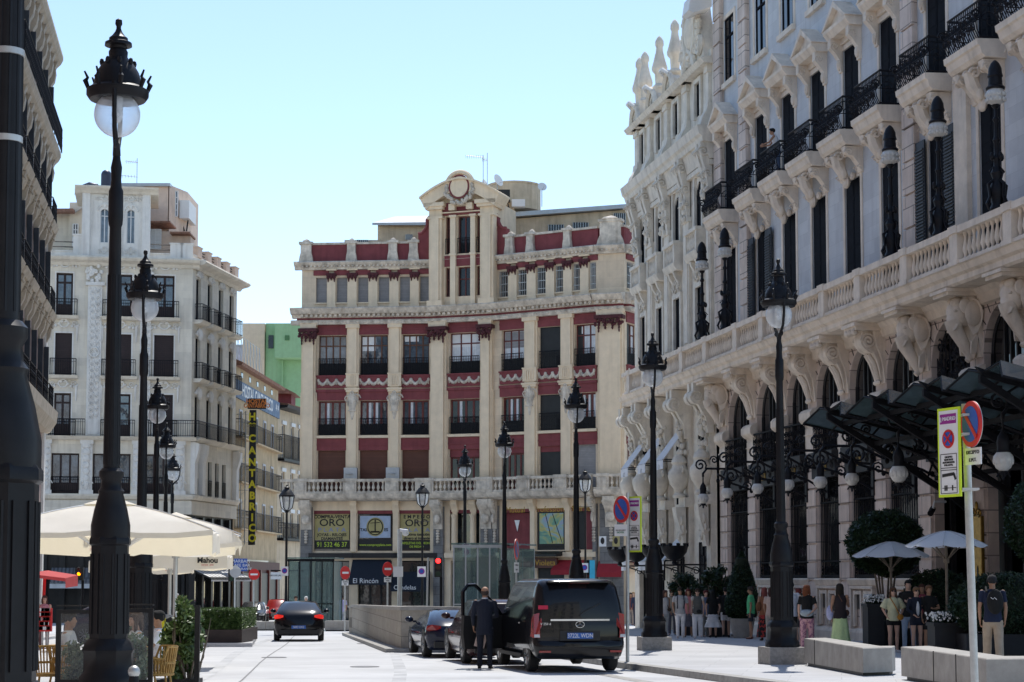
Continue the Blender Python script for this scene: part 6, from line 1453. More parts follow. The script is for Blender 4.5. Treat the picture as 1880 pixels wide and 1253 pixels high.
# ------------------------------------------------------------------ street lamps
def make_lamp(detail=1):
 t = thing('street_lamp', '', 'street lamp', (0, 0, 0), 0, 'tall black globe lamps along the street')
 m = MB(); s = .41; m.box(-s, s, -s, s, -.3, .43); m.prism([(-s, -s), (s, -s), (s, s), (-s, s)], 'z', .43, .46); P('pedestal', m, M_['granite'], t, local=True, smooth=False)
 m = MB(); n = 8; R = PI/8
 m.lathe([(.36, .46), (.36, .56), (.31, .62), (.31, .84), (.33, .88), (.3, .96), (.25, 1.02)], 0, 0, 0, 8, rot=R); m.lathe([(.24, 1.0), (.235, 2.15), (.26, 2.17), (.26, 2.23), (.24, 2.26)], 0, 0, 0, 8, rot=R)
 for k in range(8):
  a = PI/4*k; c_, s_ = math.cos(a), math.sin(a)
  for e in (-.055, .055): m.tube([(c_*.225-s_*e, s_*.225+c_*e, 1.08), (c_*.222-s_*e, s_*.222+c_*e, 2.05)], .012, 4)
 m.lathe([(.24, 2.24), (.24, 2.4), (.2, 2.6), (.15, 2.78), (.16, 2.82), (.13, 2.86), (.12, 2.95), (.15, 3.0), (.15, 3.06), (.115, 3.1)], 0, 0, 0, 12)
 m.lathe([(.1, 3.1), (.09, 4.5), (.078, 5.6), (.072, 6.1), (.085, 6.13), (.092, 6.2), (.09, 6.55), (.07, 6.6), (.062, 6.7), (.07, 6.85), (.05, 6.95), (.04, 7.05)], 0, 0, 0, 14)
 for k in range(10): a = 2*PI*k/10; m.tube([(.094*math.cos(a), .094*math.sin(a), 3.15), (.076*math.cos(a), .076*math.sin(a), 5.5)], .011, 4)
 P('post', m, M_['lampi'], t, local=True)
 m = MB()
 for e in (-1, 1):
  m.tube([(0, 0, 7.0), (0, e*.1, 7.12), (0, e*.28, 7.28), (0, e*.35, 7.5), (0, e*.36, 7.7), (0, e*.34, 7.85)], [.05, .035, .03, .028, .03, .04], 8)
  m.tube(spiral((0, e*.2, 7.12), .07, 1.2, 'u', 10, e), .015, 4)
 P('fork', m, M_['lampi'], t, local=True)
 m = MB(); m.lathe([(.285*math.sin(q), 7.52-.285*math.cos(q)) for q in [.03+2.45*k/16 for k in range(17)]], 0, 0, 0, 24); P('globe', m, M_['globe'], t, local=True)
 m = MB(); m.lathe([(.06, 7.55), (.07, 7.8)], 0, 0, 0, 10); m.ell((0, 0, 7.52), (.07, .07, .11)); P('bulb_holder', m, M_['signw'], t, local=True)
 m = MB(); m.lathe([(.17, 7.79), (.3, 7.74), (.345, 7.75), (.385, 7.81), (.385, 7.87), (.34, 7.9), (.3, 7.92), (.29, 8.0), (.26, 8.1), (.2, 8.2), (.14, 8.26), (.115, 8.3), (.12, 8.36), (.1, 8.4), (.11, 8.43), (.17, 8.44), (.165, 8.48), (.12, 8.5), (.115, 8.54), (.08, 8.57), (.045, 8.62), (.03, 8.66), (.03, 8.69), (.045, 8.72), (.04, 8.77), (.01, 8.79)], 0, 0, -.05, 24)
 for k in range(8):
  a = PI/4*k+.2; c_, s_ = math.cos(a), math.sin(a); m.tube([(c_*.36, s_*.36, 7.82), (c_*.4, s_*.4, 7.92), (c_*.37, s_*.37, 7.96), (c_*.41, s_*.41, 8.04)], [.025, .035, .02, .012], 5)
  m.ell((c_*.2, s_*.2, 8.17), (.03, .03, .05), 6, 4)
 P('cap', m, M_['lampi'], t, local=True)
 return t
lamp0 = make_lamp(); used = [0]
def place_lamp(px, Y, label, side, rz=0):
 x = at(px, 1150, Y).x; z = (sz(x, Y)-.1 if side == 'r' else gz(x, Y)+(.0 if side == 'l' else .1))
 if not used[0]: used[0] = 1; lamp0.matrix_basis = Matrix.Translation((x, Y, z)) @ Matrix.Rotation(rz, 4, 'Z'); lamp0['label'] = label; return lamp0
 return dup(lamp0, (x, Y, z), rz, label)
L1 = place_lamp(1436, 40.5, 'black globe lamp on a stone block at the left end of the near concrete bench', 'r', .18)
place_lamp(1201, 51.8, 'black globe lamp on a stone block between the strolling couple and the van', 'r', .1)
L3 = place_lamp(1058.5, 62.3, 'black globe lamp behind the black van roof', 'r', .1); L4 = place_lamp(926, 77.8, 'black globe lamp in front of the lift kiosk, the taller looking one there', 'r', .1)
L5 = place_lamp(853, 89.7, 'black globe lamp carrying a small white parking plate before the glass lift kiosk', 'r', .3)
place_lamp(200, 23.4, 'large black globe lamp standing in front of the cafe umbrellas', 'l', .1); place_lamp(257, 39.2, 'black globe lamp just right of the large near one', 'l', .1)
place_lamp(283, 62.0, 'third black globe lamp of the left row, before the cream facade', 'l', .2); place_lamp(301, 77.8, 'fourth black globe lamp of the left row, close to the lyre armed one', 'l', .15); place_lamp(313, 93, 'farthest globe lamp of the left row with its fork seen like a lyre', 'i', PI/2)
near = place_lamp(-8, 11.0, 'huge dark lamp post cut by the left picture edge with two steel bands', 'l', .1)
for y in (98, 257):
 m = MB(); z = at(0, y, 11.0).z-parent_M(near).translation.z; m.lathe([(.094, -.02), (.098, -.018), (.098, .018), (.094, .02)], 0, 0, z, 20)
 P('steel_band', m, M_['steel'], near, local=True)
# older lantern lamps before the maroon building
def lantern(px, Y, ytop, label):
 x = at(px, 1100, Y).x; z = gz(x, Y)+.1; H = at(px, ytop, Y).z - z; t = thing('lantern_lamp', label, 'street lamp', (x, Y, z), 0, 'old style lanterns before the far buildings')
 m = MB(); m.lathe([(.2, 0), (.2, .15), (.13, .4), (.14, .9), (.08, 1.1), (.06, 2), (.05, H-1.25), (.09, H-1.2), (.04, H-1.1)], 0, 0, 0, 10); m.tube([(-.35, 0, H-1.9), (.35, 0, H-1.9)], .02, 5); P('post', m, M_['lampi'], t, local=True)
 m = MB(); m.lathe([(.1, -.02), (.24, .12), (.31, .45), (.3, .62)], 0, 0, H-1.12, 6); P('glass', m, M_['globe'], t, local=True)
 m = MB()
 for k in range(6): a = 2*PI*k/6; m.tube([(.1*math.cos(a), .1*math.sin(a), H-1.14), (.25*math.cos(a), .25*math.sin(a), H-1.0), (.33*math.cos(a), .33*math.sin(a), H-.5)], .022, 4)
 m.lathe([(.35, H-.52), (.36, H-.46), (.3, H-.38), (.2, H-.24), (.12, H-.18), (.13, H-.1), (.06, H-.06), (.04, H)], 0, 0, 0, 12); m.lathe([(.12, -.04), (.13, .02)], 0, 0, H-1.14, 6); P('frame', m, M_['lampi'], t, local=True)
lantern(525, 85, 891, 'old green black lantern on a post in front of the ochre buildings'); lantern(775, 95, 888, 'old lantern standing before the gold dealer boards'); lantern(1075, 98, 863, 'old lantern beside the tall globe lamp near the round no parking sign')
# wall lamps (small) on the corner at the hostel
# ------------------------------------------------------------------ signs
def disc(m, c, r, nrm, th=.02, n=28):
 nrm = Vector(nrm).normalized(); a = nrm.orthogonal().normalized(); a = Vector((0,0,1)).cross(nrm).normalized(); b = nrm.cross(a)
 C = Vector(c); m.add([C+a*r*math.cos(2*PI*k/n)+b*r*math.sin(2*PI*k/n) for k in range(n)]+[C+nrm*th+a*r*math.cos(2*PI*k/n)+b*r*math.sin(2*PI*k/n) for k in range(n)], [tuple(range(n)), tuple(range(2*n-1, n-1, -1))]+[(k, (k+1) % n, n+(k+1) % n, n+k) for k in range(n)])
def rectp(m, c, w_, h, nrm, th=.02):
 nrm = Vector(nrm).normalized(); a = Vector((0,0,1)).cross(nrm).normalized(); b = Vector((0,0,1)); C = Vector(c); w_ /= 2; h /= 2
 p = [C-a*w_-b*h, C+a*w_-b*h, C+a*w_+b*h, C-a*w_+b*h]; q = [x+nrm*th for x in p]; m.add(p+q, [(0,3,2,1), (4,5,6,7), (0,1,5,4), (1,2,6,5), (2,3,7,6), (3,0,4,7)])
def bar(m, c, p0, p1, w_, nrm, th=.006):
 """flat bar between two in-plane offsets (a, b) of centre c"""
 nrm = Vector(nrm).normalized(); a = Vector((0,0,1)).cross(nrm).normalized(); b = nrm.cross(a); C = Vector(c)
 d = Vector((p1[0]-p0[0], p1[1]-p0[1])).normalized(); q = Vector((-d.y, d.x))*w_/2
 P2 = [C+a*x+b*y for x, y in ((p0[0]+q.x, p0[1]+q.y), (p1[0]+q.x, p1[1]+q.y), (p1[0]-q.x, p1[1]-q.y), (p0[0]-q.x, p0[1]-q.y))]; Q = [x+nrm*th for x in P2]
 m.add(P2+Q, [(0,3,2,1), (4,5,6,7), (0,1,5,4), (1,2,6,5), (2,3,7,6), (3,0,4,7)])
def tsign(nrm, c, off=.03):
 nrm = Vector(nrm).normalized(); x = Vector((0,0,1)).cross(nrm).normalized(); p = Vector(c)+nrm*off
 return Matrix(((x.x, 0, nrm.x, p.x), (x.y, 0, nrm.y, p.y), (0, 1, nrm.z, p.z), (0, 0, 0, 1)))
def yaw(deg): a = math.radians(deg); return (math.sin(a), -math.cos(a), 0)     # 0 faces the camera, + turns towards the right
def noparking(par, c, r, nrm, diag=-1):
 n = Vector(nrm).normalized(); m = MB(); disc(m, c, r, nrm, .025, 36); d0 = P('disc', m, M_['red'], par)
 m = MB(); disc(m, Vector(c)+n*.026, r*.78, nrm, .004, 36); P('blue_field', m, M_['blue'], d0)
 m = MB(); bar(m, Vector(c)+n*.031, (-r*.6*1, r*.6), (r*.6, -r*.6), r*.2, nrm); P('red_bar', m, M_['red'], d0)
 m = MB(); disc(m, Vector(c)-n*.01, r*1.0, nrm, .008, 36); P('back', m, M_['steel'], d0)
 return d0
def madrid(par, c, w_, h, nrm):
 n = Vector(nrm).normalized(); C = Vector(c); m = MB(); rectp(m, C+n*.03, w_, h, nrm, .02); b0 = P('board', m, M_['yel'], par)
 m = MB(); rectp(m, C+n*.052, w_*.84, h*.94, nrm, .004); P('white_field', m, M_['signw'], b0)
 m = MB(); rectp(m, C+n*.058+Vector((0, 0, h*.375)), w_*.72, h*.11, nrm, .003); P('purple_field', m, M_['purple'], b0)
 text('lettering', '|| MADRID', tsign(nrm, C+Vector((0, 0, h*.375)), .066), w_*.155, M_['signw'], b0)
 m = MB(); disc(m, C+n*.058+Vector((0, 0, h*.15)), w_*.27, nrm, .004); P('red_ring', m, M_['red'], b0)
 m = MB(); disc(m, C+n*.064+Vector((0, 0, h*.15)), w_*.2, nrm, .003); P('blue_field', m, M_['blue'], b0)
 m = MB(); bar(m, C+n*.069+Vector((0, 0, h*.15)), (-w_*.16, w_*.16), (w_*.16, -w_*.16), w_*.05, nrm); bar(m, C+n*.069+Vector((0, 0, h*.15)), (w_*.16, w_*.16), (-w_*.16, -w_*.16), w_*.05, nrm); P('red_cross', m, M_['red'], b0)
 for i, s in enumerate(('EXCEPTO', 'VEHICULOS', 'AUTORIZADOS', 'POR AYTO.')): text('lettering', s, tsign(nrm, C+Vector((0, 0, -h*(.055+.03*i))), .06), h*.03, M_['blk'], b0)
 m = MB();
 for zz in (-.02, -.175, -.2, -.46): bar(m, C+n*.058, (-w_*.36, h*zz), (w_*.36, h*zz), .008, nrm, .003)
 for e in (-1, 1): bar(m, C+n*.058, (e*w_*.36, -h*.02), (e*w_*.36, -h*.46), .008, nrm, .003)
 bar(m, C+n*.058, (-w_*.3, -h*.26), (w_*.24, -h*.245), h*.035, nrm, .003); bar(m, C+n*.058, (w_*.22, -h*.24), (w_*.3, -h*.31), h*.03, nrm, .003)
 bar(m, C+n*.058, (-w_*.3, -h*.4), (w_*.32, -h*.4), .008, nrm, .003)
 for x in (-.18, -.1, .16): bar(m, C+n*.058, (w_*x, -h*.37), (w_*x, -h*.43), .025, nrm, .003)
 P('pictogram', m, M_['blk'], b0); return b0
def small(par, c, w_, h, nrm, lines_=(), size=.06, name='plate', mtl='signw', tm='blk'):
 m = MB(); rectp(m, c, w_, h, nrm, .015); b0 = P(name, m, M_[mtl], par)
 for i, s in enumerate(lines_): text('lettering', s, tsign(nrm, Vector(c)+Vector((0, 0, h*(.5-(i+.6)/(len(lines_)+.2)))), .019), size, M_[tm], b0)
 return b0
# right foreground post with two signs
Y = 25.0; base = at(1786, 1062, Y); zb_ = sz(base.x, Y); t = thing('parking_sign', 'no parking sign and tall yellow edged board on a leaning post at the far right', 'sign', (base.x, Y, zb_))
top = at(1772, 742, Y); m = MB(); bb = at(1791, 1293, Y); m.tube([(bb.x, Y, zb_), (top.x, Y, top.z)], .052, 12); P('post', m, M_['steel'], t)
c = at(1784.5, 779, Y-.3); noparking(t, (c.x, c.y, c.z), .3, yaw(-78)); c = at(1748, 831, Y-.06); madrid(t, (c.x, c.y, c.z), .46, 1.17, yaw(-65))
c = at(1788, 838, Y-.3); small(t, c, .34, .22, yaw(-68), ('EXCEPTO', 'E.M.T.'), .065)
m = MB()
for y in (765, 800, 900): p = at(1774, y, Y); m.tube([(p.x, Y, p.z-.02), (p.x, Y, p.z+.02)], .062, 10); m.box(p.x-.12, p.x+.1, Y-.3, Y-.01, p.z-.015, p.z+.015)
P('clamp', m, M_['steel'], t)
Y = 42.6; base = at(1153, 1062, Y); zb_ = sz(base.x, Y); t = thing('parking_sign', 'no parking sign and yellow edged parking board on a post behind the van', 'sign', (base.x, Y, zb_))
m = MB(); m.tube([(base.x-.02, Y, zb_), (base.x, Y, at(1153, 905, Y).z)], .04, 10); P('post', m, M_['steel'], t)
c = at(1142, 935.5, Y-.06); noparking(t, c, .3, yaw(-58)); c = at(1167.5, 963, Y-.06); madrid(t, c, .42, 1.24, yaw(-48)); c = at(1140, 974, Y-.06); p0 = small(t, c, .3, .26, yaw(-25), ('USO EXCLUSIVO',), .032); text('lettering', 'HOTEL', tsign(yaw(-25), Vector(c)+Vector((0, 0, -.05)), .02), .055, mat('green_print', (.02,.25,.12)), p0)
# no entry signs
def noentry(px, py, pyb, Y, r, label, yw=0, plate_=True, sub=None, zoff=.1):
 x = at(px, 1062, Y).x; z0 = gz(x, Y)+zoff; t = thing('no_entry_sign', label, 'sign', (x, Y, z0), 0, 'no entry signs'); c = at(px, py, Y-.05)
 m = MB(); m.tube([(x, Y, z0), (x, Y, c.z+r*.9)], .035, 8); P('post', m, M_['steel'], t); m = MB(); disc(m, c, r, yaw(yw), .02); d = P('disc', m, M_['red'], t)
 m = MB(); bar(m, Vector(c)+Vector(yaw(yw))*.021, (-r*.65, 0), (r*.65, 0), r*.3, yaw(yw)); P('white_bar', m, M_['signw'], d)
 if plate_: small(t, (c.x, c.y, c.z-r-.16), .42, .22, yaw(yw), ('EXCEPTO', 'BICIS'), .075)
noentry(466.5, 1055, 1150, 106, .31, 'no entry sign without a plate, left of the moving black car', 0, False); noentry(633.5, 1052, 1140, 88, .31, 'no entry sign right of the glass corner screen, lower of the two', 50); noentry(711.5, 1045, 1120, 84, .31, 'no entry sign just behind the stone parapet, beside the steel mast', 48)
Y = 76; x = at(948, 1062, Y).x; t = thing('no_parking_sign', 'narrow looking round sign seen edge on in front of the glass lift kiosk', 'sign', (x, Y, gz(x, Y)+.1)); c = at(948, 1009, Y); m = MB(); m.tube([(x, Y, gz(x, Y)), (x, Y, c.z+.3)], .035, 8); P('post', m, M_['steel'], t); noparking(t, c, .42, yaw(78)); small(t, (c.x, c.y-.03, c.z-.72), .35, .4, yaw(60), ('CARGA', 'EMT'), .08)
# steel mast with control box, white stick, traffic lights
def mast(px, ytop, Y, r, label, name='camera_mast', cat='mast', lean=0):
 x = at(px, 1062, Y).x; t = thing(name, label, cat, (x, Y, gz(x, Y)+.1)); m = MB(); tp = at(px+lean, ytop, Y); m.tube([(x, Y, gz(x, Y)), (tp.x, Y, tp.z)], r, 10); P('post', m, M_['steel'], t); return t, x, tp
t, x, tp = mast(734, 972, 82, .1, 'thick grey mast with a white camera on top and a control box'); m = MB(); m.tube([(tp.x, 82, tp.z-.05), (tp.x+.35, 81.8, tp.z-.1)], .08, 8); m.ell((tp.x+.25, 81.9, tp.z-.18), (.14, .14, .12)); P('camera_head', m, M_['white'], t)
c = at(731, 1050, 81.7); m = MB(); m.box(c.x-.2, c.x+.2, 81.5, 81.8, c.z-.22, c.z+.22); P('control_box', m, M_['white'], t)
mast(783, 1024, 78, .04, 'thin white leaning pole left of the red traffic light', 'pole', 'pole', 3)
def traffic(px, py0, py1, Y, lit, label, facing=0):
 a, b = at(px-6, py1, Y), at(px+6, py0, Y); x = (a.x+b.x)/2; t = thing('traffic_light', label, 'traffic light', (x, Y, gz(x, Y)+.1), 0, 'traffic lights'); h = b.z-a.z
 m = MB(); m.tube([(x+.12, Y+.2, gz(x, Y)), (x+.12, Y+.2, b.z-.1)], .06, 8); P('post', m, M_['ironr'], t); m = MB(); m.box(x-.17, x+.17, Y, Y+.24, a.z, b.z); hs_ = P('housing', m, M_['blk'], t)
 for k, (nm, cl) in enumerate((('red', (.9,.02,.02)), ('amber', (1,.25,.0)), ('green', (.0,.5,.2)))):
  z = b.z-h*(.17+.33*k); m = MB(); disc(m, (x, Y-.01, z), h*.13, (0, -1, 0), .02, 16); on = nm == lit
  mt = emis('lit_'+nm, cl, 5) if on else mat('unlit_'+nm+str(px), [q*.06+.01 for q in cl], .3); P('lens', m, mt, hs_)
  m = MB(); m.tube([(x+h*.15*math.cos(q), Y-.12, z+h*.15*math.sin(q)) for q in [PI*j/8 for j in range(9)]], .02, 4); P('visor', m, M_['blk'], hs_)
traffic(804.5, 1024, 1060, 84, 'red', 'traffic light showing red behind the stone parapet'); traffic(145, 1042, 1066, 80, 'amber', 'traffic light with a glowing amber lamp under the left umbrella')
traffic(425, 1038, 1068, 98, 'none', 'dark traffic light turned away beside the blue bar sign')
# small square parking plates on lamps (children of those lamps)
def lplate(lamp, px, py, Y, s=.42):
 c = at(px, py, Y-.2); m = MB(); rectp(m, c, s, s*1.2, (0, -1, 0), .02); b0 = P('plate', m, M_['signw'], lamp); m = MB(); disc(m, (c.x, c.y-.022, c.z), s*.34, (0, -1, 0), .004); d0 = P('plate_symbol', m, M_['blue'], b0) if False else P('plate_symbol', m, M_['purple'], lamp)
lplate(L5, 856.5, 1014, 89.7, .38); lplate(L4, 908, 1029, 77.6, .2) if False else None
for px, py, Y, s, lb_ in ((522.5, 1049, 84.7, .3, 'parking plate on the old lantern beside the moving black car'), (774, 1050, 94.7, .38, 'parking plate below the lantern at the gold dealer'), (1073, 1043, 97.6, .36, 'parking plate on the far lantern right of the tall lamp')):
 c = at(px, py, Y-.15); o = thing('parking_plate', lb_, 'sign', tuple(c), 0, 'small square parking plates'); m = MB(); rectp(m, c, s*1.1, s*1.35, (0, -1, 0), .02); P('plate', m, M_['signw'], o); m = MB(); disc(m, (c.x, c.y-.022, c.z+.05*s), s*.4, (0, -1, 0), .004); P('ring', m, M_['purple'], o); m = MB(); disc(m, (c.x, c.y-.028, c.z+.05*s), s*.26, (0, -1, 0), .003); P('field', m, M_['blue'], o); m = MB(); m.box(c.x-.02, c.x+.02, c.y+.001, Y, c.z-.1, c.z-.06); P('clamp', m, M_['steel'], o)
# blue bar sign, white banner, round bus stop disc and blue totem
t = thing('shop_sign', 'blue rectangular shop sign at the corner of the cream building', 'sign', tuple(at(442, 1036, 118))); p1 = plate(t, 'panel', M_['blue'], 429, 454, 1049, 1026, 118, .15); ftxt('MARBAM', 442, 1031, 118, .28, M_['signw'], p1); ftxt('CAFE BAR', 442, 1038.5, 118, .26, M_['signw'], p1); ftxt('RESTAURANTE', 442, 1045, 118, .2, M_['signw'], p1); m = MB(); a = at(442, 1028, 118); m.box(a.x-.05, a.x+.05, 118.15, 131, a.z-.05, a.z+.05); P('arm', m, M_['steel'], t)
t = thing('hanging_sign', 'pale hanging sign board left of the old lantern', 'sign', tuple(at(508, 1057, 112))); p1 = plate(t, 'panel', M_['signw'], 497, 517, 1064, 1051, 112, .1); ftxt('MUSEO DEL JAMON', 507, 1057, 112, .12, M_['blk'], p1); m = MB(); a, b = at(497, 1048, 112), at(535, 1048, 112); m.tube([(a.x, 112, a.z), (b.x, 112, b.z), (b.x+.5, 114, b.z)], .04, 5); P('arm', m, M_['ironr'], t)
t, x, tp = mast(432, 1038, 96, .05, 'grey post with a round dark disc beside the parked grey car', 'disc_sign', 'sign'); m = MB(); c = at(432, 1050, 95.9); disc(m, c, .3, yaw(30), .02); P('disc', m, M_['grey'], t)
t = thing('information_totem', 'bright blue information totem right of the tall lamp behind the van', 'sign', tuple(at(1088, 1090, 97))); plate(t, 'panel', mat('bright_blue_panel', (.03,.35,.6), .4), 1083, 1092, 1100, 1029, 97, .3); plate(t, 'base', M_['steel'], 1084, 1091, 1135, 1099, 97.05, .2)
# ------------------------------------------------------------------ stone parapet of the underground entrance and glass kiosks
A0, B0, C0 = (-6.85, 82.0), (-3.2, 55.3), (1.0, 55.3)
t = thing('stone_parapet', 'long low stone parapet around the underground stairs behind the parked cars', 'wall', (B0[0], B0[1], gz(*B0)))
def pwall(p, q, h, th, name):
 fr = Fr(p, q, 1); m = MB(); z0, z1 = gz(*p), gz(*q); L = fr.L
 m.add([(0, 0, z0), (L, 0, z1), (L, th, z1), (0, th, z0), (0, 0, z0+h), (L, 0, z1+h), (L, th, z1+h), (0, th, z0+h)], [(0,3,2,1), (4,5,6,7), (0,1,5,4), (1,2,6,5), (2,3,7,6), (3,0,4,7)])
 P('wall', m, M_['wallst'], t, fr.M, False)
 m = MB(); e = .04; m.add([(-e, -e, z0+h+.003), (L+e, -e, z1+h+.003), (L+e, th+e, z1+h+.003), (-e, th+e, z0+h+.003), (-e, -e, z0+h+.11), (L+e, -e, z1+h+.11), (L+e, th+e, z1+h+.11), (-e, th+e, z0+h+.11)], [(0,3,2,1), (4,5,6,7), (0,1,5,4), (1,2,6,5), (2,3,7,6), (3,0,4,7)])
 P('coping', m, M_['conc'], t, fr.M, False)
pwall(A0, B0, 1.2, .35, 'w'); pwall((B0[0]+.02, B0[1]+.36) if False else B0, C0, 1.2, .35, 'w'); pwall(A0, (-3.6, 83.5), 1.15, .35, 'w')
m = MB();
pl_ = [(A0[0]-.45, A0[1]+.3), (B0[0]-.42, B0[1]-.4), (C0[0]+.3, B0[1]-.42), (C0[0]+.3, B0[1]+.5), (-3, 84), (A0[0]-.3, 84)]
slab('plinth_kerb', M_['kerb'], pl_, .11)
def kiosk(p0, p1, ytop, ybot_h, Y, depth, label, frame='steel', skew=0):
 a = at(p0, ytop, Y); b = at(p1, ytop, Y); z0 = gz(a.x, Y)+.1; t = thing('glass_kiosk', label, 'kiosk', ((a.x+b.x)/2, Y+depth/2, z0)); z1 = a.z
 m = MB()
 for x0, y0, x1, y1 in ((a.x, Y, b.x, Y), (a.x, Y, a.x+skew, Y+depth), (b.x, Y, b.x+skew, Y+depth), (a.x+skew, Y+depth, b.x+skew, Y+depth)): m.add([(x0, y0, z0), (x1, y1, z0), (x1, y1, z1), (x0, y0, z1)], [(0,1,2,3)])
 P('glass_wall', m, M_['kiosk'], t, smooth=False)
 m = MB()
 for k in range(5):
  for yy, sk in ((Y, 0), (Y+depth, skew)): x = a.x+sk+(b.x-a.x)*k/4; m.box(x-.03, x+.03, yy-.03+.06*(sk > 0), yy+.03+.06*(sk > 0), z0, z1)
 m.box(a.x-.05, b.x+.05, Y-.05, Y+.05, z1, z1+.12); m.box(a.x, b.x, Y-.02, Y+.02, z0, z0+.25); m.box(a.x, b.x, Y-.035, Y+.035, z0+1.2, z0+1.25); P('frame', m, M_[frame], t, smooth=False)
 m = MB(); m.add([(a.x-.1, Y-.1, z1+.13), (b.x+.1, Y-.1, z1+.13), (b.x+skew+.1, Y+depth+.1, z1+.13), (a.x+skew-.1, Y+depth+.1, z1+.13), (a.x-.1, Y-.1, z1+.2), (b.x+.1, Y-.1, z1+.2), (b.x+skew+.1, Y+depth+.1, z1+.2), (a.x+skew-.1, Y+depth+.1, z1+.2)], [(0,1,2,3), (4,5,6,7), (0,1,5,4), (1,2,6,5), (2,3,7,6), (3,0,4,7)]); P('roof', m, M_['kiosk'], t, smooth=False)
 return t, a, b, z0, z1
t, a, b, z0, z1 = kiosk(833, 921, 1006, 0, 80, 3.2, 'glass lift kiosk behind the stone parapet', 'zinc', 1.4)
m = MB(); m.box(a.x+.9, b.x-.2, 81, 82.6, z0, z1-.35); P('lift_shaft', m, mat('dim_lift_cabin', (.1,.14,.15), .3), t, smooth=False)
t, a, b, z0, z1 = kiosk(530, 612, 1031, 0, 96, 2.6, 'glass screen kiosk on the corner right of the moving black car', 'ironr', .2)
# concrete seats
def bench(pts, h, label, px=0, joints=(), grp='angular concrete benches on the pavement'):
 """pts: ground outline"""
 cx = sum(p[0] for p in pts)/len(pts); cy = sum(p[1] for p in pts)/len(pts); zf = (lambda x, y: sz(x, y)) if cx > 3 else (lambda x, y: gz(x, y)+.12*0)
 t = thing('concrete_bench', label, 'bench', (cx, cy, zf(cx, cy)), 0, grp); n = len(pts); m = MB()
 zt = max(zf(*p) for p in pts)+h
 ins = [(cx+(x-cx)*.93, cy+(y-cy)*.93) for x, y in pts]
 m.add([(x, y, zf(x, y)-.02) for x, y in ins]+[(x, y, zf(x, y)+.06) for x, y in ins], [tuple(range(n))]+[(i, (i+1) % n, n+(i+1) % n, n+i) for i in range(n)]); P('plinth', m, M_['slate'], t, smooth=False)
 m = MB(); m.add([(x, y, zf(x, y)+.06) for x, y in pts]+[(x, y, zt-.015) for x, y in pts]+[(cx+(x-cx)*.985, cy+(y-cy)*.985, zt) for x, y in pts], [tuple(range(n)), tuple(range(2*n, 3*n))]+[(i, (i+1) % n, n+(i+1) % n, n+i) for i in range(n)]+[(n+i, n+(i+1) % n, 2*n+(i+1) % n, 2*n+i) for i in range(n)])
 P('block', m, M_['conc'], t, smooth=False)
 for (i, f) in joints:
  p, q = pts[i], pts[(i+1) % n]; x, y = p[0]+(q[0]-p[0])*f, p[1]+(q[1]-p[1])*f; d = Vector((q[1]-p[1], -(q[0]-p[0]))).normalized()
  m = MB(); m.tube([(x, y, zf(x, y)+.06), (x, y, zt)], .012, 4); P('joint', m, M_['slate'], t)
def gpx(px, py, h=0):
 r = ray(px, py); tt = 1.0
 for _ in range(30):
  p = r*tt; zt_ = (sz(p.x, p.y) if p.x > kx(p.y) else gz(p.x, p.y))+h; tt *= zt_/p.z if p.z < 0 else 1
 return (p.x, p.y)
q0, q1, q2 = gpx(1477, 1222), gpx(1585, 1242), gpx(1638, 1240)
bench([q0, q1, q2, (q2[0]+.2, q2[1]+.7), (q1[0]+.5, q1[1]+1.0), (q0[0]+.5, q0[1]+.35)], .5, 'shorter concrete bench left of the sign post', joints=((0, .2),))
q0 = gpx(1656, 1247); q1 = (q0[0]+.12, q0[1]-3.2); q2 = (q1[0]+.7, q1[1]-2.8)
q0, q1, q2 = gpx(1655, 1248), gpx(1812, 1274), gpx(1960, 1272)
bench([q0, q1, q2, (q2[0]+.2, q2[1]+.8), (q1[0]+.5, q1[1]+.9), (q0[0]+.55, q0[1]+.4)], .5, 'longer concrete bench running out of the photo at the sign post', joints=((0, .42), (0, .68)))
def blk(p0, p1, py, Y, h, d, label):
 a, b = at(p0, py, Y), at(p1, py, Y); bench([(a.x, Y), (b.x, Y), (b.x, Y+d), (a.x, Y+d)], h, label, grp='low concrete seats across the road')
blk(470, 487, 1157, 95, .45, .6, 'small left concrete seat block beside the no entry sign'); blk(488, 507, 1157, 95, .45, .6, 'concrete seat block touching the left side of the moving black car'); blk(596, 645, 1155, 93, .5, .7, 'long concrete seat right of the moving black car')
# ------------------------------------------------------------------ foliage helper
def leaves(m, c, r, n, s=.07, shell=.35, rr=None, flat=0, box=False):
 rr = rr or rnd
 for _ in range(n):
  if box: p = Vector((c[0]+rr.uniform(-1, 1)*r[0], c[1]+rr.uniform(-1, 1)*r[1], c[2]+rr.uniform(-1, 1)*r[2]))
  else:
   v = Vector((rr.gauss(0, 1), rr.gauss(0, 1), rr.gauss(0, 1))).normalized(); k = (1-shell*rr.random())*(1+.06*noise.noise(v*3))
   p = Vector((c[0]+v.x*r[0]*k, c[1]+v.y*r[1]*k, c[2]+v.z*r[2]*k))
  a = Vector((rr.uniform(-1, 1), rr.uniform(-1, 1), rr.uniform(-1, 1))).normalized(); b = a.orthogonal().normalized(); q = s*rr.uniform(.6, 1.3)
  m.add([p-a*q, p+b*q*.4, p+a*q, p-b*q*.4], [(0,1,2,3)])
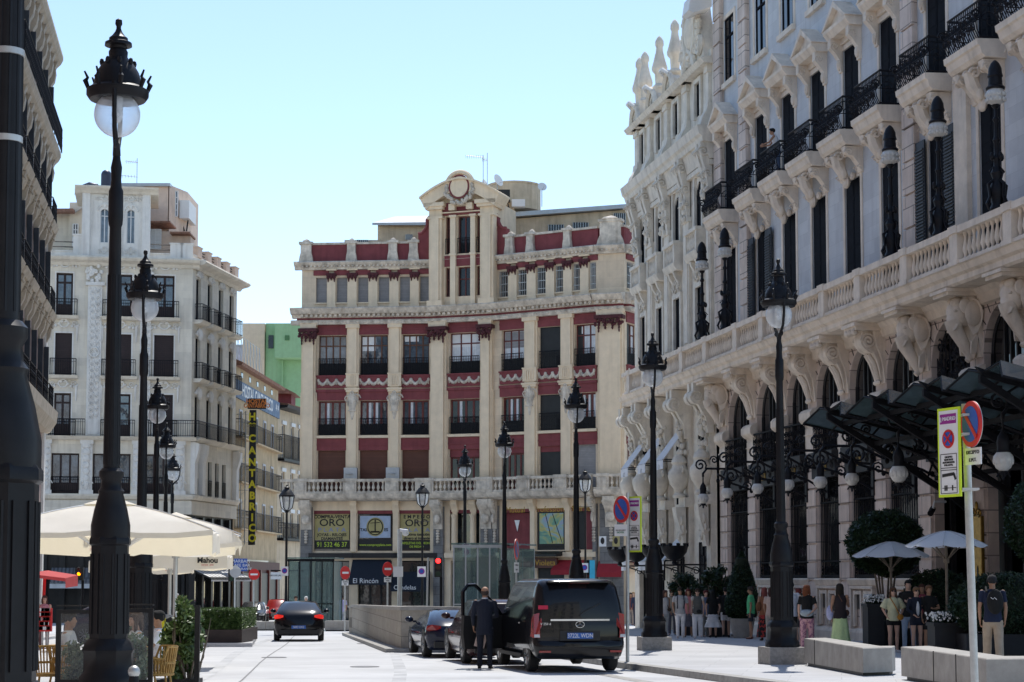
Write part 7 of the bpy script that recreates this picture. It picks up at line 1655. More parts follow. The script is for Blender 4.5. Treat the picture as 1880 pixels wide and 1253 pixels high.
# hedge trough on the island
t = thing('hedge_planter', 'long clipped hedge in a brown steel trough beside the road', 'planter', tuple(at(405, 1165, 63)))
a, b = at(367, 1183, 62.2), at(444, 1183, 62.2); z0 = gz(a.x, 62)+.12; m = MB(); m.box(a.x-.3, b.x, 62.2, 66.0, z0, z0+.42); P('trough', m, M_['corten'], t, smooth=False)
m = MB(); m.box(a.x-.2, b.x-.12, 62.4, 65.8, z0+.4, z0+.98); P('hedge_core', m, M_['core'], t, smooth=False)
m = MB(); rr = random.Random(5)
for k in range(9000):
 f = rr.random(); x = rr.uniform(a.x-.25, b.x-.02); y = rr.uniform(62.3, 65.9); z = rr.uniform(z0+.42, z0+1.08)
 if f < .5: z = z0+1.02+rr.uniform(-.06, .06)
 elif f < .8: y = 62.32+rr.uniform(-.06, .04)
 else: x = b.x-.08+rr.uniform(-.06, .05)
 v = Vector((rr.uniform(-1, 1), rr.uniform(-1, 1), rr.uniform(-.3, 1))).normalized(); w2 = v.orthogonal().normalized(); q = rr.uniform(.03, .07); p = Vector((x, y, z)); m.add([p-v*q, p+w2*q*.5, p+v*q, p-w2*q*.5], [(0,1,2,3)])
P('foliage', m, M_['hedge'], t, smooth=False)
# ------------------------------------------------------------------ umbrellas
def umbrella(px, Y, half, zr_, rise, rz, mtl, label, words=None, round_=False, pole='steel', valance=.3, sag=.12, group='cream cafe umbrellas', nseg=8, base=None, zb=None, short=False, wsides=(0,1,2,3), droop=0):
 c = at(px, 1062, Y); zb = gz(c.x, Y) if zb is None else zb; t = thing('cafe_umbrella', label, 'umbrella', (c.x, Y, zb), rz, group)
 H = zr_-zb; pts = []
 if round_: rim = [(half*math.cos(2*PI*k/8+PI/8), half*math.sin(2*PI*k/8+PI/8)) for k in range(8)]
 else: rim = [(half, -half), (half, 0), (half, half), (0, half), (-half, half), (-half, 0), (-half, -half), (0, -half)]
 m = MB(); N = 7; n = len(rim); vs = []; fs = []
 for i in range(N+1):
  f = .06+.94*i/N
  for k in range(n*3):
   j, g = divmod(k, 3); g /= 3; p, q = rim[j], rim[(j+1) % n]; x, y = p[0]+(q[0]-p[0])*g, p[1]+(q[1]-p[1])*g
   s = sag*math.sin(PI*g)*f*f; z = H+rise*(1-f)**1.0 + .12*rise*math.sin(PI*f) - s*.4
   corner = abs(abs(x)-abs(y)) < .35*half and not round_
   if f > .9 and corner: z -= droop
   vs.append((x*f*(1-s*.2), y*f*(1-s*.2), z))
 M3 = n*3
 for i in range(N):
  for k in range(M3): k2 = (k+1) % M3; fs.append((i*M3+k, i*M3+k2, (i+1)*M3+k2, (i+1)*M3+k))
 fs.append(tuple(range(M3))); m.add(vs, fs); can_ = P('canopy', m, mtl, t, local=True)
 m = MB()
 for x, y in rim: m.tube([(x*f, y*f, H+rise*(1-f)+.12*rise*math.sin(PI*f)+.008) for f in (.1, .3, .5, .7, .9, .99)], .008, 4)
 P('seam', m, M_['grey'] if round_ else M_['white'], t, local=True)
 if valance:
  m = MB(); r_ = vs[N*M3:]; low_ = [(x*1.005, y*1.005, z-(.07 if short and y < -half*.97 else valance*(1+.06*math.sin(k*2.1)))) for k, (x, y, z) in enumerate(r_)]
  m.add(r_+low_, [(k, (k+1) % M3, M3+(k+1) % M3, M3+k) for k in range(M3)]); P('valance', m, mtl, t, local=True)
  m = MB(); tp_ = [(x*.2, y*.2, H+rise*.98) for x, y in rim];
  m.add([(x*.24, y*.24, H+rise*.9) for x, y in rim]+[(0, 0, H+rise*1.2)], [(k, (k+1) % n, n) for k in range(n)]); P('vent_cap', m, mtl, t, local=True)
 m = MB()
 for x, y in rim: m.tube([(x*.97, y*.97, H-.02), (x*.5, y*.5, H+rise*.47), (0, 0, H+rise*.88)], .016, 5); m.tube([(x*.52, y*.52, H+rise*.43), (0, 0, H-.35)], .013, 5)
 P('ribs', m, M_['white'] if not round_ else M_['bark'], t, local=True)
 m = MB(); m.tube([(0, 0, .05), (0, 0, H+rise)], .04 if not round_ else .035, 8); m.tube([(0, 0, H-.4), (0, 0, H-.3)], .07, 8); P('pole', m, M_[pole], t, local=True)
 m = MB(); m.box(-.35, .35, -.35, .35, 0, .08); P('base', m, M_['slate'], t, local=True, smooth=False)
 if words:
  for k in wsides:
   a = PI/2*k; q = half*1.012+.01; q -= .03*half if k == 2 else 0; M = Matrix.Rotation(a, 4, 'Z') @ Matrix(((1,0,0,words[0]), (0,0,-1,-q), (0,1,0,H-valance*.42), (0,0,0,1)))
   text('lettering', 'Mahou', M, .16, M_['blk'], t, off=.006, local=True); text('lettering', 'DESDE 1890', M @ Matrix.Translation((0, -.1, 0)), .05, M_['red'], t, local=True)
 return t
umbrella(203, 26.6, 1.45, .64, .42, .12, M_['umb'], 'big cream beer umbrella behind the large lamp post', (.3,), valance=.27, wsides=(2,), short=True)
umbrella(322, 34.5, 1.12, .76, .36, .2, M_['umb'], 'cream umbrella with a drooping corner behind the big near one', (.35,), valance=.2, droop=.12, wsides=(2,), short=True)
umbrella(312, 42.5, 1.32, .5, .42, .1, M_['umb'], 'lower cream umbrella with the clear black beer name at its right corner', (.9,), valance=.28, wsides=(0,))
umbrella(262, 50.0, 1.3, .42, .4, .15, M_['umb'], 'lowest cream umbrella half hidden behind the others', (.75,), valance=.27, wsides=(0,))
umbrella(1636, 50.6, 1.02, .58, .4, .3, M_['umbw'], 'white octagonal umbrella before the topiary ball tree', round_=True, pole='bark', valance=0, group='white hotel terrace umbrellas', zb=sz(9.5, 50.6))
umbrella(1738, 44.5, .95, .75, .36, .1, M_['umbw'], 'white octagonal umbrella left of the brass plaque', round_=True, pole='bark', valance=0, group='white hotel terrace umbrellas', zb=sz(10, 44.5))
# ------------------------------------------------------------------ cafe screens, plants, chairs
def screen(p0, p1, Y, ytop, label, dy=0):
 a, b = at(p0, ytop, Y), at(p1, ytop, Y+dy); z0 = gz(a.x, Y); t = thing('glass_screen', label, 'screen', ((a.x+b.x)/2, Y, z0), 0, 'smoked glass screens around the cafe terrace'); fr = Fr((a.x, a.y), (b.x, b.y), -1); L = fr.L; H = a.z
 m = MB();
 m.box(0, .06, -.03, .03, z0, H); m.box(L-.06, L, -.03, .03, z0, H); m.box(.06, L-.06, -.03, .03, H-.05, H); m.box(.06, L-.06, -.03, .03, z0+.05, z0+.45); m.box(-.1, L+.1, -.2, .2, z0, z0+.05); m.box(0, L, -.05, .05, H+.04, H+.06)
 P('frame', m, M_['slate'], t, fr.M, False); m = MB(); m.quad((.06, 0, z0+.45), (L-.06, 0, z0+.45), (L-.06, 0, H-.05), (.06, 0, H-.05)); P('glass', m, M_['screen'], t, fr.M, False)
screen(104, 186, 25.2, 1120, 'smoked glass screen left of the large lamp post'); screen(192, 282, 25.2, 1118, 'smoked glass screen right of the large lamp post, two sitters behind');
a = at(363, 1112, 27.5); t = thing('screen_post', 'slim black screen post at the right end of the cafe hedge', 'post', (a.x, 27.5, gz(a.x, 27.5))); m = MB(); m.box(-.035, .035, -.035, .035, 0, a.z-gz(a.x, 27.5)); P('post', m, M_['slate'], t, local=True, smooth=False); m = MB(); m.box(-.2, .06, -.15, .15, 0, .04); P('foot', m, M_['slate'], t, local=True, smooth=False)
def bush(px, Y, ytop, w_, label, lm, n=5000, s=.05, trough=True, dens=.8, seed=1):
 c = at(px, ytop, Y); z0 = gz(c.x, Y); H = c.z-z0; t = thing('potted_bush', label, 'plant', (c.x, Y, z0), 0); rr = random.Random(seed); zp = .35
 m = MB(); m.box(-w_*.9, w_*.9, -.25, .25, 0, zp); P('planter', m, M_['planter'], t, local=True, smooth=False)
 m = MB()
 for k in range(14):
  x = rr.uniform(-w_, w_)*.7; tx = x*1.2+rr.uniform(-.2, .2); h = H*rr.uniform(.6, 1.0); m.tube([(x, rr.uniform(-.1, .1), zp-.05), (tx*.9, rr.uniform(-.2, .2), zp+(h-zp)*.6), (tx, rr.uniform(-.2, .2), h)], [.02, .012, .004], 5)
 P('stems', m, M_['bark'], t, local=True)
 m = MB()
 for k in range(26):
  cx = rr.uniform(-1, 1)*w_*.75; f = rr.random(); cz_ = zp+(H-zp)*f*(1-.25*abs(cx)/w_); leaves(m, (cx, rr.uniform(-.15, .15), cz_), (.2*w_/.5, .18, .17), n//26, s, .9, rr)
 P('foliage', m, lm, t, local=True, smooth=False)
bush(165, 26.0, 1172, .42, 'silvery leaved bush seen through the left glass screen', M_['oleaf'], 2600, .045, seed=3); bush(243, 26.3, 1165, .25, 'small silvery bush behind the right glass screen', M_['oleaf'], 1500, .045, seed=4)
bush(335, 28.0, 1112, .3, 'tall glossy green bush beside the slim black post', M_['hedge'], 6500, .05, seed=6)
def chair(px, Y, ytop, rz, label):
 c = at(px, ytop, Y); z0 = gz(c.x, Y); t = thing('rattan_chair', label, 'chair', (c.x, Y, z0), rz, 'honey coloured rattan cafe chairs'); m = MB()
 m.lathe([(.24, .44), (.25, .48), (.01, .49)], 0, 0, 0, 16); P('seat', m, M_['rattan'], t, local=True)
 m = MB();
 for k in range(25):
  a = -PI*.12+PI*1.24*k/24; m.tube([(.24*math.cos(a), .24*math.sin(a), .44), (.3*math.cos(a), .3*math.sin(a), .84 if PI*.1 < a < PI*.9 else .68)], .011, 4)
 for zz, r in ((.46, .25), (.62, .27), (.84, .3)): m.tube([(r*math.cos(a), r*math.sin(a), zz if zz < .8 else (.84 if PI*.1 < a < PI*.9 else .68)) for a in [-PI*.12+PI*1.24*k/20 for k in range(21)]], .018, 5)
 P('backrest', m, M_['rattan'], t, local=True)
 for sx_, sy_ in ((1,1), (1,-1), (-1,1), (-1,-1)): m = MB(); m.tube([(sx_*.17, sy_*.17, .45), (sx_*.23, sy_*.23, 0)], .016, 6); P('leg', m, M_['rattan'], t, local=True)
chair(93, 26.6, 1180, .4, 'rattan chair left of the left glass screen'); chair(286, 26.8, 1180, -1.2, 'rattan chair behind the right glass screen near the tall bush'); chair(128, 27.2, 1180, 1.0, 'rattan chair under the profile sitter'); chair(252, 27.2, 1180, 2.6, 'rattan chair under the white shirted sitter')
c = at(118, 1180, 28.3); t = thing('cafe_table', 'small round cafe table behind the left screen', 'table', (c.x, 28.3, gz(c.x, 28.3))); m = MB(); m.lathe([(.34, .72), (.35, .74), (.34, .76)], 0, 0, 0, 20); P('tabletop', m, M_['signw'], t, local=True); m = MB(); m.lathe([(.2, 0), (.18, .03), (.03, .06), (.03, .72)], 0, 0, 0, 10); P('base', m, M_['iron'], t, local=True)
c = at(246, 1240, 22.8); t = thing('bollard', 'low black bollard with a pale round head beside the large lamp base', 'bollard', (c.x, 22.8, gz(c.x, 22.8))); m = MB(); m.lathe([(.09, 0), (.08, .4), (.06, .45), (.06, .55), (.05, .6)], 0, 0, 0, 12); P('post', m, M_['iron'], t, local=True); m = MB(); m.ell((0, 0, .64), .075); P('head', m, M_['steel'], t, local=True)
c = at(303, 1165, 41); t = thing('waste_bin', 'yellow and black bin behind the cafe screen', 'bin', (c.x, 41, gz(c.x, 41))); z1 = at(303, 1129, 41).z-gz(c.x, 41); m = MB(); m.box(-.12, .16, -.12, .12, 0, z1-.05); P('body', m, M_['slate'], t, local=True, smooth=False); m = MB(); m.box(-.14, .03, -.14, -.12, z1-.5, z1-.05); P('front', m, M_['syel'], t, local=True, smooth=False); m = MB(); m.ell((0, 0, z1-.05), (.2, .16, .06)); P('lid', m, M_['conc'], t, local=True)
# red souvenir stand far left
Y = 58; c = at(88, 1150, Y); t = thing('souvenir_stand', 'red postcard rack with rows of small items at the far left', 'stand', (c.x, Y, gz(c.x, Y))); z0 = gz(c.x, Y)
a, b = at(70, 1160, Y), at(95, 1117, Y); m = MB(); m.box(a.x, b.x, Y, Y+.12, a.z, b.z); P('rack', m, M_['red'], t, smooth=False); rr = random.Random(2)
m = MB(); m.box(a.x+.1, a.x+.15, Y, Y+.05, z0, a.z); m.box(b.x-.15, b.x-.1, Y, Y+.05, z0, a.z); P('legs', m, M_['steel'], t, smooth=False)
m = MB(); m2 = MB()
for k in range(60):
 x = rr.uniform(a.x, b.x-.1); z = a.z+.05+rr.randrange(5)*.14; (m if k % 2 else m2).box(x, x+.07, Y-.04, Y-.01, z, z+.1)
P('postcards', m, M_['signw'], t, smooth=False); P('magnets', m2, M_['blk'], t, smooth=False)
c = at(100, 1062, 60); t = thing('red_parasol', 'red square parasol frame over the souvenir stand', 'umbrella', (c.x, 60, gz(c.x, 60))); a, b = at(60, 1053, 60), at(134, 1062, 60)
m = MB(); m.add([(a.x, 59, a.z), (b.x, 59, b.z), (b.x-.3, 62, b.z+.1), (a.x, 62, a.z+.1)], [(0,1,2,3)]); m.add([(b.x, 59, b.z), (b.x-.3, 62, b.z+.1), (b.x-.3, 62, b.z-.25), (b.x, 59, b.z-.3)], [(0,1,2,3)]); m.add([(a.x, 59, a.z), (b.x, 59, b.z), (b.x, 59, b.z-.1), (a.x, 59, a.z-.1)], [(0,1,2,3)]); P('canopy', m, cloth('pale_red_cloth', (.65,.12,.12), .4), t, smooth=False)
m = MB(); q = at(82, 1060, 59.5); q2 = at(77, 1110, 59.5); m.tube([(q.x, 59.5, q.z), (q2.x, 59.5, gz(q2.x, 59.5))], .05, 6); P('pole', m, M_['red'], t)
# ------------------------------------------------------------------ hotel planting
def potted(px, pyb, Y, label, name='topiary_tree', cat='tree'):
 x = at(px, pyb, Y).x; return thing(name, label, cat, (x, Y, sz(x, Y))), x, sz(x, Y)
def crown(t, c, r, n, s, lm='dleaf', seed=1, lumps=True):
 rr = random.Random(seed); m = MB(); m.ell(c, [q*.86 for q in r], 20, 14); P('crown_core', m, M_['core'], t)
 m = MB(); leaves(m, c, r, n, s, .16, rr)
 for k in range(26):
  v = Vector((rr.gauss(0, 1), rr.gauss(0, 1), rr.gauss(0, 1))).normalized(); leaves(m, (c[0]+v.x*r[0]*.93, c[1]+v.y*r[1]*.93, c[2]+v.z*r[2]*.93), (.16, .16, .16), n//60, s, .9, rr)
 P('crown', m, M_[lm], t, smooth=False)
Y = 52.0; t, x, z0 = potted(1627, 1180, Y, 'large round clipped tree on thin multiple stems behind the white umbrella'); c = at(1625, 978, Y)
crown(t, (c.x, c.y, at(1625, 997, Y).z), (1.05, 1.0, .9), 9000, .06); m = MB()
for k in range(6): a = 2*PI*k/6; m.tube([(x+.06*math.cos(a), Y+.06*math.sin(a), z0+.7), (x+.2*math.cos(a), Y+.2*math.sin(a), z0+1.5), (x+.35*math.cos(a), Y+.3*math.sin(a), at(0, 1020, Y).z)], [.035, .03, .02], 6)
P('trunk', m, M_['bark'], t)
m = MB(); m.box(x-.42, x+.42, Y-.42, Y+.42, z0, z0+.75); P('planter', m, M_['planter'], t, smooth=False)
def planterbox(px0, px1, Y, ytop, label, flowers=True, seed=1):
 a, b = at(px0, ytop, Y), at(px1, ytop, Y); z0 = sz(a.x, Y); t = thing('flower_planter', label, 'planter', ((a.x+b.x)/2, Y+.4, z0), 0, 'dark planters with white flowers'); H = a.z
 m = MB(); m.box(a.x, b.x, Y, Y+.8, z0+.06, H-.12); m.box(a.x-.03, b.x+.03, Y-.03, Y+.83, H-.18, H-.1)
 for e in (a.x+.08, b.x-.08): m.box(e-.05, e+.05, Y+.02, Y+.12, z0, z0+.06)
 P('box', m, M_['planter'], t, smooth=False); rr = random.Random(seed); m = MB(); leaves(m, ((a.x+b.x)/2, Y+.4, H-.02), ((b.x-a.x)*.52, .42, .16), 1800, .045, .9, rr); P('leaves', m, M_['dleaf'], t, smooth=False)
 m = MB()
 for k in range(240): m.ell((rr.uniform(a.x-.04, b.x+.04), Y+rr.uniform(-.06, .8), H+rr.uniform(-.05, .14)), .018+.012*rr.random(), 5, 4)
 P('flowers', m, M_['petal'], t)
planterbox(1593, 1623, 51.0, 1102, 'narrow dark planter with white flowers at the basement windows', seed=2); planterbox(1716, 1782, 44.0, 1136, 'wide dark planter with many white flowers left of the sign post', seed=3)
for px, w_, Y, ytop, lab, sd in ((1725, 1.0, 51.0, 1045, 'dark clipped shrub behind the group of women', 4), (1845, 1.25, 43.5, 1050, 'dark clipped shrub behind the man with the backpack', 5)):
 t, x, z0 = potted(px, 1150, Y, lab, 'clipped_shrub', 'shrub'); zt_ = at(px, ytop, Y).z; crown(t, (x, Y, (zt_+z0+.4)/2), (w_, .8, (zt_-z0-.4)/2), 5000, .05, seed=sd); m = MB(); m.box(x-w_*.8, x+w_*.8, Y-.5, Y+.5, z0, z0+.55); P('planter', m, M_['planter'], t, smooth=False); m = MB(); m.tube([(x, Y, z0+.4), (x, Y, z0+1)], .05, 6); P('trunk', m, M_['bark'], t)
t, x, z0 = potted(1922, 1150, 41.5, 'round clipped tree cut by the right edge', 'topiary_tree', 'tree'); zt_ = at(1922, 960, 41.5).z; crown(t, (x, 41.5, zt_), (.85, .85, 1.0), 6000, .055, seed=8); m = MB(); m.tube([(x, 41.5, z0+.6), (x+.05, 41.5, zt_-.6)], .05, 6); P('trunk', m, M_['bark'], t); m = MB(); m.box(x-.35, x+.35, 41.15, 41.85, z0, z0+.7); P('planter', m, M_['planter'], t, smooth=False)
# conical tree
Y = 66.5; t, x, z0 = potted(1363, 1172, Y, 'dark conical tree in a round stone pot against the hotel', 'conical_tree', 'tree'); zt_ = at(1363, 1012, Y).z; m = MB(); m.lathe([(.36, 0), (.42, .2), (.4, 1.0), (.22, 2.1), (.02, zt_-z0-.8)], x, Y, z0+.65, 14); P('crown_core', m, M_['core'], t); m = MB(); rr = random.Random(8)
for k in range(9000):
 h = rr.random(); rad = .56*(1-h**1.8)**.9*(.86+.24*rr.random())*(.75+.5*min(h*4, .5))+.02; a = rr.random()*2*PI; p = Vector((x+rad*math.cos(a), Y+rad*math.sin(a), z0+.72+h*(zt_-z0-.75))); v = Vector((rr.uniform(-1, 1), rr.uniform(-1, 1), rr.uniform(-.4, 1))).normalized(); w2 = v.orthogonal(); q = rr.uniform(.03, .06); m.add([p-v*q, p+w2*q*.4, p+v*q, p-w2*q*.4], [(0,1,2,3)])
P('crown', m, M_['dleaf'], t, smooth=False); m = MB(); m.lathe([(.3, 0), (.38, .3), (.43, .6), (.45, .68), (.4, .68), (.38, .6)], x, Y, z0, 20); P('pot', m, M_['conc'], t)
m = MB(); m.tube([(x, Y, z0+.6), (x, Y, z0+1.2)], .05, 6); P('trunk', m, M_['bark'], t)
# loose magnolia and low bush
def loose(px, Y, y0, y1, rx, label, seed, n=2600, s=.11, name='magnolia_bush'):
 t, x, z0 = potted(px, 1172, Y, label, name, 'bush'); zt_ = at(px, y0, Y).z; zl = at(px, y1, Y).z; rr = random.Random(seed); m = MB()
 for k in range(12): a = rr.random()*6.28; m.tube([(x, Y, z0+.5), (x+rx*.4*math.cos(a), Y+.3*math.sin(a), (zl+zt_)/2), (x+rx*rr.uniform(.5, .95)*math.cos(a), Y+.5*math.sin(a), zl+(zt_-zl)*rr.uniform(.4, 1))], [.03, .02, .008], 5)
 P('branches', m, M_['bark'], t); m = MB()
 for k in range(30): f = rr.random(); leaves(m, (x+rx*rr.uniform(-1, 1)*(1-.5*f), Y+rr.uniform(-.5, .5), zl+(zt_-zl)*f), (.24, .24, .2), n//30, s, .9, rr)
 P('foliage', m, M_['dleaf'], t, smooth=False); m = MB(); m.box(x-.4, x+.4, Y-.35, Y+.35, z0, z0+.6); P('planter', m, M_['planter'], t, smooth=False)
loose(1318, 69, 1046, 1110, .8, 'loose broad leaved bush under the hotel house number', 3); loose(1262, 71.5, 1058, 1105, .85, 'rounded dark bush behind the strolling couple', 4, 4500, .07, 'rounded_bush')
# the sunlit house across the street behind the viewpoint, mirrored in the van and the shop panes
bf = Fr((34, -34), (-34, -30), -1); bt_ = thing('opposite_building', 'plain sunlit stone house facing the square from behind the viewpoint', 'building', (0, -34, gz(0, -34)))
ops = [(u-.7, u+.7, z, z+2.4, 0) for u in [4+3.6*k for k in range(17)] for z in (2.5, 6.3, 10.1, 13.9, 17.6)]
P('wall', wall_mb(bf, 0, bf.L, -2, 21.5, ops, .3), M_['cream'], bt_, bf.M, False)
m = bf.mb(); m.box(0, bf.L, -6, -.35, -2, 21); P('added_backing_block', m, M_['shopglass'], bt_, bf.M, False)
m = bf.mb(); m.prism([(0, 21), (.8, 21.3), (.9, 21.8), (-6, 22.2), (-6, 21)], 'u', 0, bf.L); [m.box(0, bf.L, 0, .5, z, z+.2) for z in (5.6, 9.4, 13.2, 17.0)]; P('cornice', m, M_['trim'], bt_, bf.M, False)
# ------------------------------------------------------------------ vehicles: body lofted in height levels, x forward, y left
def paint(name, col, rough=.22):
 return mat(name, col, rough, 0, var=.03, spec=.18, coat=.35)
CARM = dict(black=paint('black_car_paint', (.006,.006,.008), .18), maroon=paint('dark_maroon_paint', (.035,.012,.012), .15), blue=paint('deep_blue_paint', (.006,.011,.03), .15), grey=paint('graphite_paint', (.03,.033,.037)), redp=paint('red_car_paint', (.3,.012,.015)),
 tint=glass('tinted_car_glass', (.006,.007,.01), .02, spec=.35, wav=.0), bglass=glass('painted_sky_car_glass', (.03,.08,.16), .03, wav=.0), tyre=mat('tyre_rubber', (.018,.018,.018), .85), rim=mat('alloy_rim', (.35,.36,.37), .3, .9, var=.05), trimp=mat('black_plastic', (.02,.02,.02), .6), chrome=mat('chrome', (.6,.6,.6), .12, 1.0, var=0),  # bglass carries the sky reflection as a blue base colour
 lred=emis('lit_tail_lamp', (.7,.02,.01), .7), ured=mat('tail_lamp_red', (.3,.01,.01), .2, var=.2, spec=.8), clearl=mat('headlamp_glass', (.5,.52,.55), .1, spec=.8))
def ring_pts(xf, xr, hw, rf, rr, bf=.12, br=.05):
 """plan outline: front at xf, rear at xr; half width hw; rf, rr corner radii; bf/br bow of the ends"""
 P_ = []
 nrm_ = 6
 for k in range(7):      # rear, right to left (y from -hw to hw)
  y = -(hw-rr)+2*(hw-rr)*k/6; P_.append((xr+br*(y/hw)**2, y))
 for k in range(1, 6): a = -PI/2+PI/2*0; t = PI/2*k/6; P_.append((xr+br+rr*(1-math.cos(t)), (hw-rr)+rr*math.sin(t)))
 x0, x1 = xr+br+rr, xf-bf-rf
 for k in range(13): P_.append((x0+(x1-x0)*k/12, hw*(1+.012*math.sin(PI*k/12))))
 for k in range(1, 6): t = PI/2*k/6; P_.append((xf-bf-rf*(1-math.sin(t)), hw-rf*(1-math.cos(t))))
 for k in range(7): y = (hw-rf)-2*(hw-rf)*k/6; P_.append((xf-bf*(y/hw)**2, y))
 m_ = [(x, -y) for x, y in P_[12-0:25][::-1]]
 out = P_[:]
 for k in range(1, 6): t = PI/2*(1-k/6); out.append((xf-bf-rf*(1-math.sin(t)), -(hw-rf*(1-math.cos(t)))))
 for k in range(13): out.append((x1-(x1-x0)*k/12, -hw*(1+.012*math.sin(PI*k/12))))
 for k in range(1, 6): t = PI/2*(1-k/6); out.append((xr+br+rr*(1-math.cos(t)), -((hw-rr)+rr*math.sin(t))))
 return out
def car(name, label, cat, loc, rz, lv, paintm, wheels, glassm, side_levels, rear_levels, front_levels, extra=None, wr=.33, side=(1, 12), rearcols=(0, 6), pitch=0):
 t = thing(name, label, cat, loc, rz)
 rings = [ring_pts(*l[1:]) for l in lv]; N = len(rings[0]); m = MB(); vs = []; fs = []
 for (l, r) in zip(lv, rings): vs += [(x, y, l[0]) for x, y in r]
 for i in range(len(lv)-1):
  for k in range(N): fs.append((i*N+k, i*N+(k+1) % N, (i+1)*N+(k+1) % N, (i+1)*N+k))
 fs.append(tuple(range(N-1, -1, -1))); fs.append(tuple(range((len(lv)-1)*N, len(lv)*N))); m.add(vs, fs)
 body = P('body', m, CARM[paintm], t, local=True)
 def patch(l0, l1, k0, k1, off=.008, ins=0.0):
  q = MB(); pts = []
  rows_ = []
  for i in range(l0, l1+1):
   row = []
   for k in range(k0, k1+1):
    kk = k % N; p = Vector((*rings[i][kk], lv[i][0])); nx, px_ = rings[i][(kk+1) % N], rings[i][(kk-1) % N]; tn = Vector((nx[0]-px_[0], nx[1]-px_[1], 0)).normalized(); o = Vector((tn.y, -tn.x, 0));
    up = Vector((0, 0, .35)) if i > l0 or True else Vector()
    row.append(p+(o*-1 if False else o)*off+Vector((0, 0, .0)))
   rows_.append(row)
  a = ins
  if a:
   lo, hi = rows_[0], rows_[-1]; rows_[0] = [x.lerp(y, a) for x, y in zip(rows_[0], rows_[1] if len(rows_) > 2 else hi)]; rows_[-1] = [x.lerp(y, a) for x, y in zip(hi, rows_[-2] if len(rows_) > 2 else lo)]
  n = k1-k0+1; q.add([p for r in rows_ for p in r], [(i*n+k, i*n+k+1, (i+1)*n+k+1, (i+1)*n+k) for i in range(len(rows_)-1) for k in range(n-1)]); return q
 s0, s1 = side_levels
 for (a, b) in wheels['side']:
  P('side_window', patch(s0, s1, 12+a, 12+b, .008, .08), CARM[glassm], t, local=True); P('side_window', patch(s0, s1, 42+12-b, 42+12-a, .008, .08), CARM[glassm], t, local=True)
 if rear_levels: P('rear_window', patch(rear_levels[0], rear_levels[1], rearcols[0], rearcols[1], .01, .06), CARM[glassm if not extra or 'rearglass' not in extra else extra['rearglass']], t, local=True)
 if front_levels: P('windscreen', patch(front_levels[0], front_levels[1], 30, 36, .01, .05), CARM['bglass' if glassm == 'bglass' else 'tint'], t, local=True)
 hw = wheels['hw']
 for x in wheels['x']:
  for s in (1, -1):
   m = MB(); m.T = Matrix.Rotation(PI/2, 4, 'X');
   m.lathe([(wr*.62, -.1), (wr*.9, -.11), (wr, -.08), (wr, .08), (wr*.9, .11), (wr*.62, .1)], 0, 0, 0, 28)
   m.T = None; w_ = P('wheel', m, CARM['tyre'], t, parent_M(t) @ Matrix.Translation((x, s*(hw-.1), wr)))
   m = MB(); m.T = Matrix.Rotation(PI/2, 4, 'X');
   m.lathe([(wr*.64, -.09), (wr*.6, -.11), (wr*.56, -.06), (wr*.2, -.04), (wr*.15, -.1), (.01, -.1)] if s > 0 else [(wr*.64, .09), (wr*.6, .11), (wr*.56, .06), (wr*.2, .04), (wr*.15, .1), (.01, .1)], 0, 0, 0, 20)
   for k in range(10): a = 2*PI*k/10; zz = -.1 if s > 0 else .1; m.tube([(wr*.15*math.cos(a), wr*.15*math.sin(a), zz), (wr*.6*math.cos(a+.1), wr*.6*math.sin(a+.1), zz)], .014, 4)
   m.T = None; P('rim', m, CARM['rim'], w_, parent_M(t) @ Matrix.Translation((x, s*(hw-.1), wr)))
   m = MB(); q = hw-.02
   arc = [(x+(wr+.06)*math.cos(a), s*(q+.025), wr+(wr+.06)*math.sin(a)) for a in [-.25+(PI+.5)*k/14 for k in range(15)]]
   inn = [(x, s*(q+.03), wr)]
   m.add(inn+arc, [(0, k+1, k+2) for k in range(14)]); P('wheel_arch', m, CARM['trimp'], t, local=True)
 return t, body, patch, rings
def boxp(t, name, m_, x0, x1, y0, y1, z0, z1, rot=None, par=None):
 m = MB(); m.box(x0, x1, y0, y1, z0, z1); return P(name, m, CARM.get(m_) if isinstance(m_, str) and m_ in CARM else (M_[m_] if isinstance(m_, str) else m_), par or t, parent_M(t), False)
def heading(dx, dy): return math.atan2(dy, dx)
def rtext(t, s, x, y, z, size, mtl, par, sx=1, off=0):
 """lettering on the back of a car (seen from behind)"""
 M = Matrix(((0, 0, -1, x), (-1, 0, 0, y), (0, 1, 0, z), (0, 0, 0, 1))); return text('lettering', s, parent_M(t) @ M, size, mtl, par, off=off, sx=sx)
HD = heading(-.19, 1)
def carpos(px, Y): x = at(px, 1150, Y).x; return (x, Y, gz(x, Y)+.003)
# --- the black van, rear towards us.   level: z, xf, xr, hw, rf, rr, bf, br    (x = 0 rear bumper)
vl = [(.28, 4.95, .12, .84, .3, .1, .2, .04), (.34, 5.1, .02, .9, .3, .14, .22, .05), (.52, 5.14, -.02, .955, .35, .14, .25, .05), (.62, 5.13, .0, .96, .35, .13, .25, .05), (.66, 5.1, .05, .96, .35, .12, .25, .04), (.95, 4.98, .05, .965, .35, .12, .25, .04),
      (1.02, 4.7, .06, .96, .35, .12, .25, .04), (1.1, 4.2, .07, .955, .3, .13, .2, .04), (1.14, 4.1, .07, .95, .3, .13, .2, .04), (1.45, 3.72, .11, .905, .25, .14, .2, .05), (1.76, 3.35, .16, .84, .2, .14, .15, .06), (1.86, 3.1, .22, .8, .25, .16, .12, .08), (1.915, 2.8, .34, .72, .3, .2, .1, .1), (1.93, 2.5, .7, .5, .3, .25, .1, .1)]
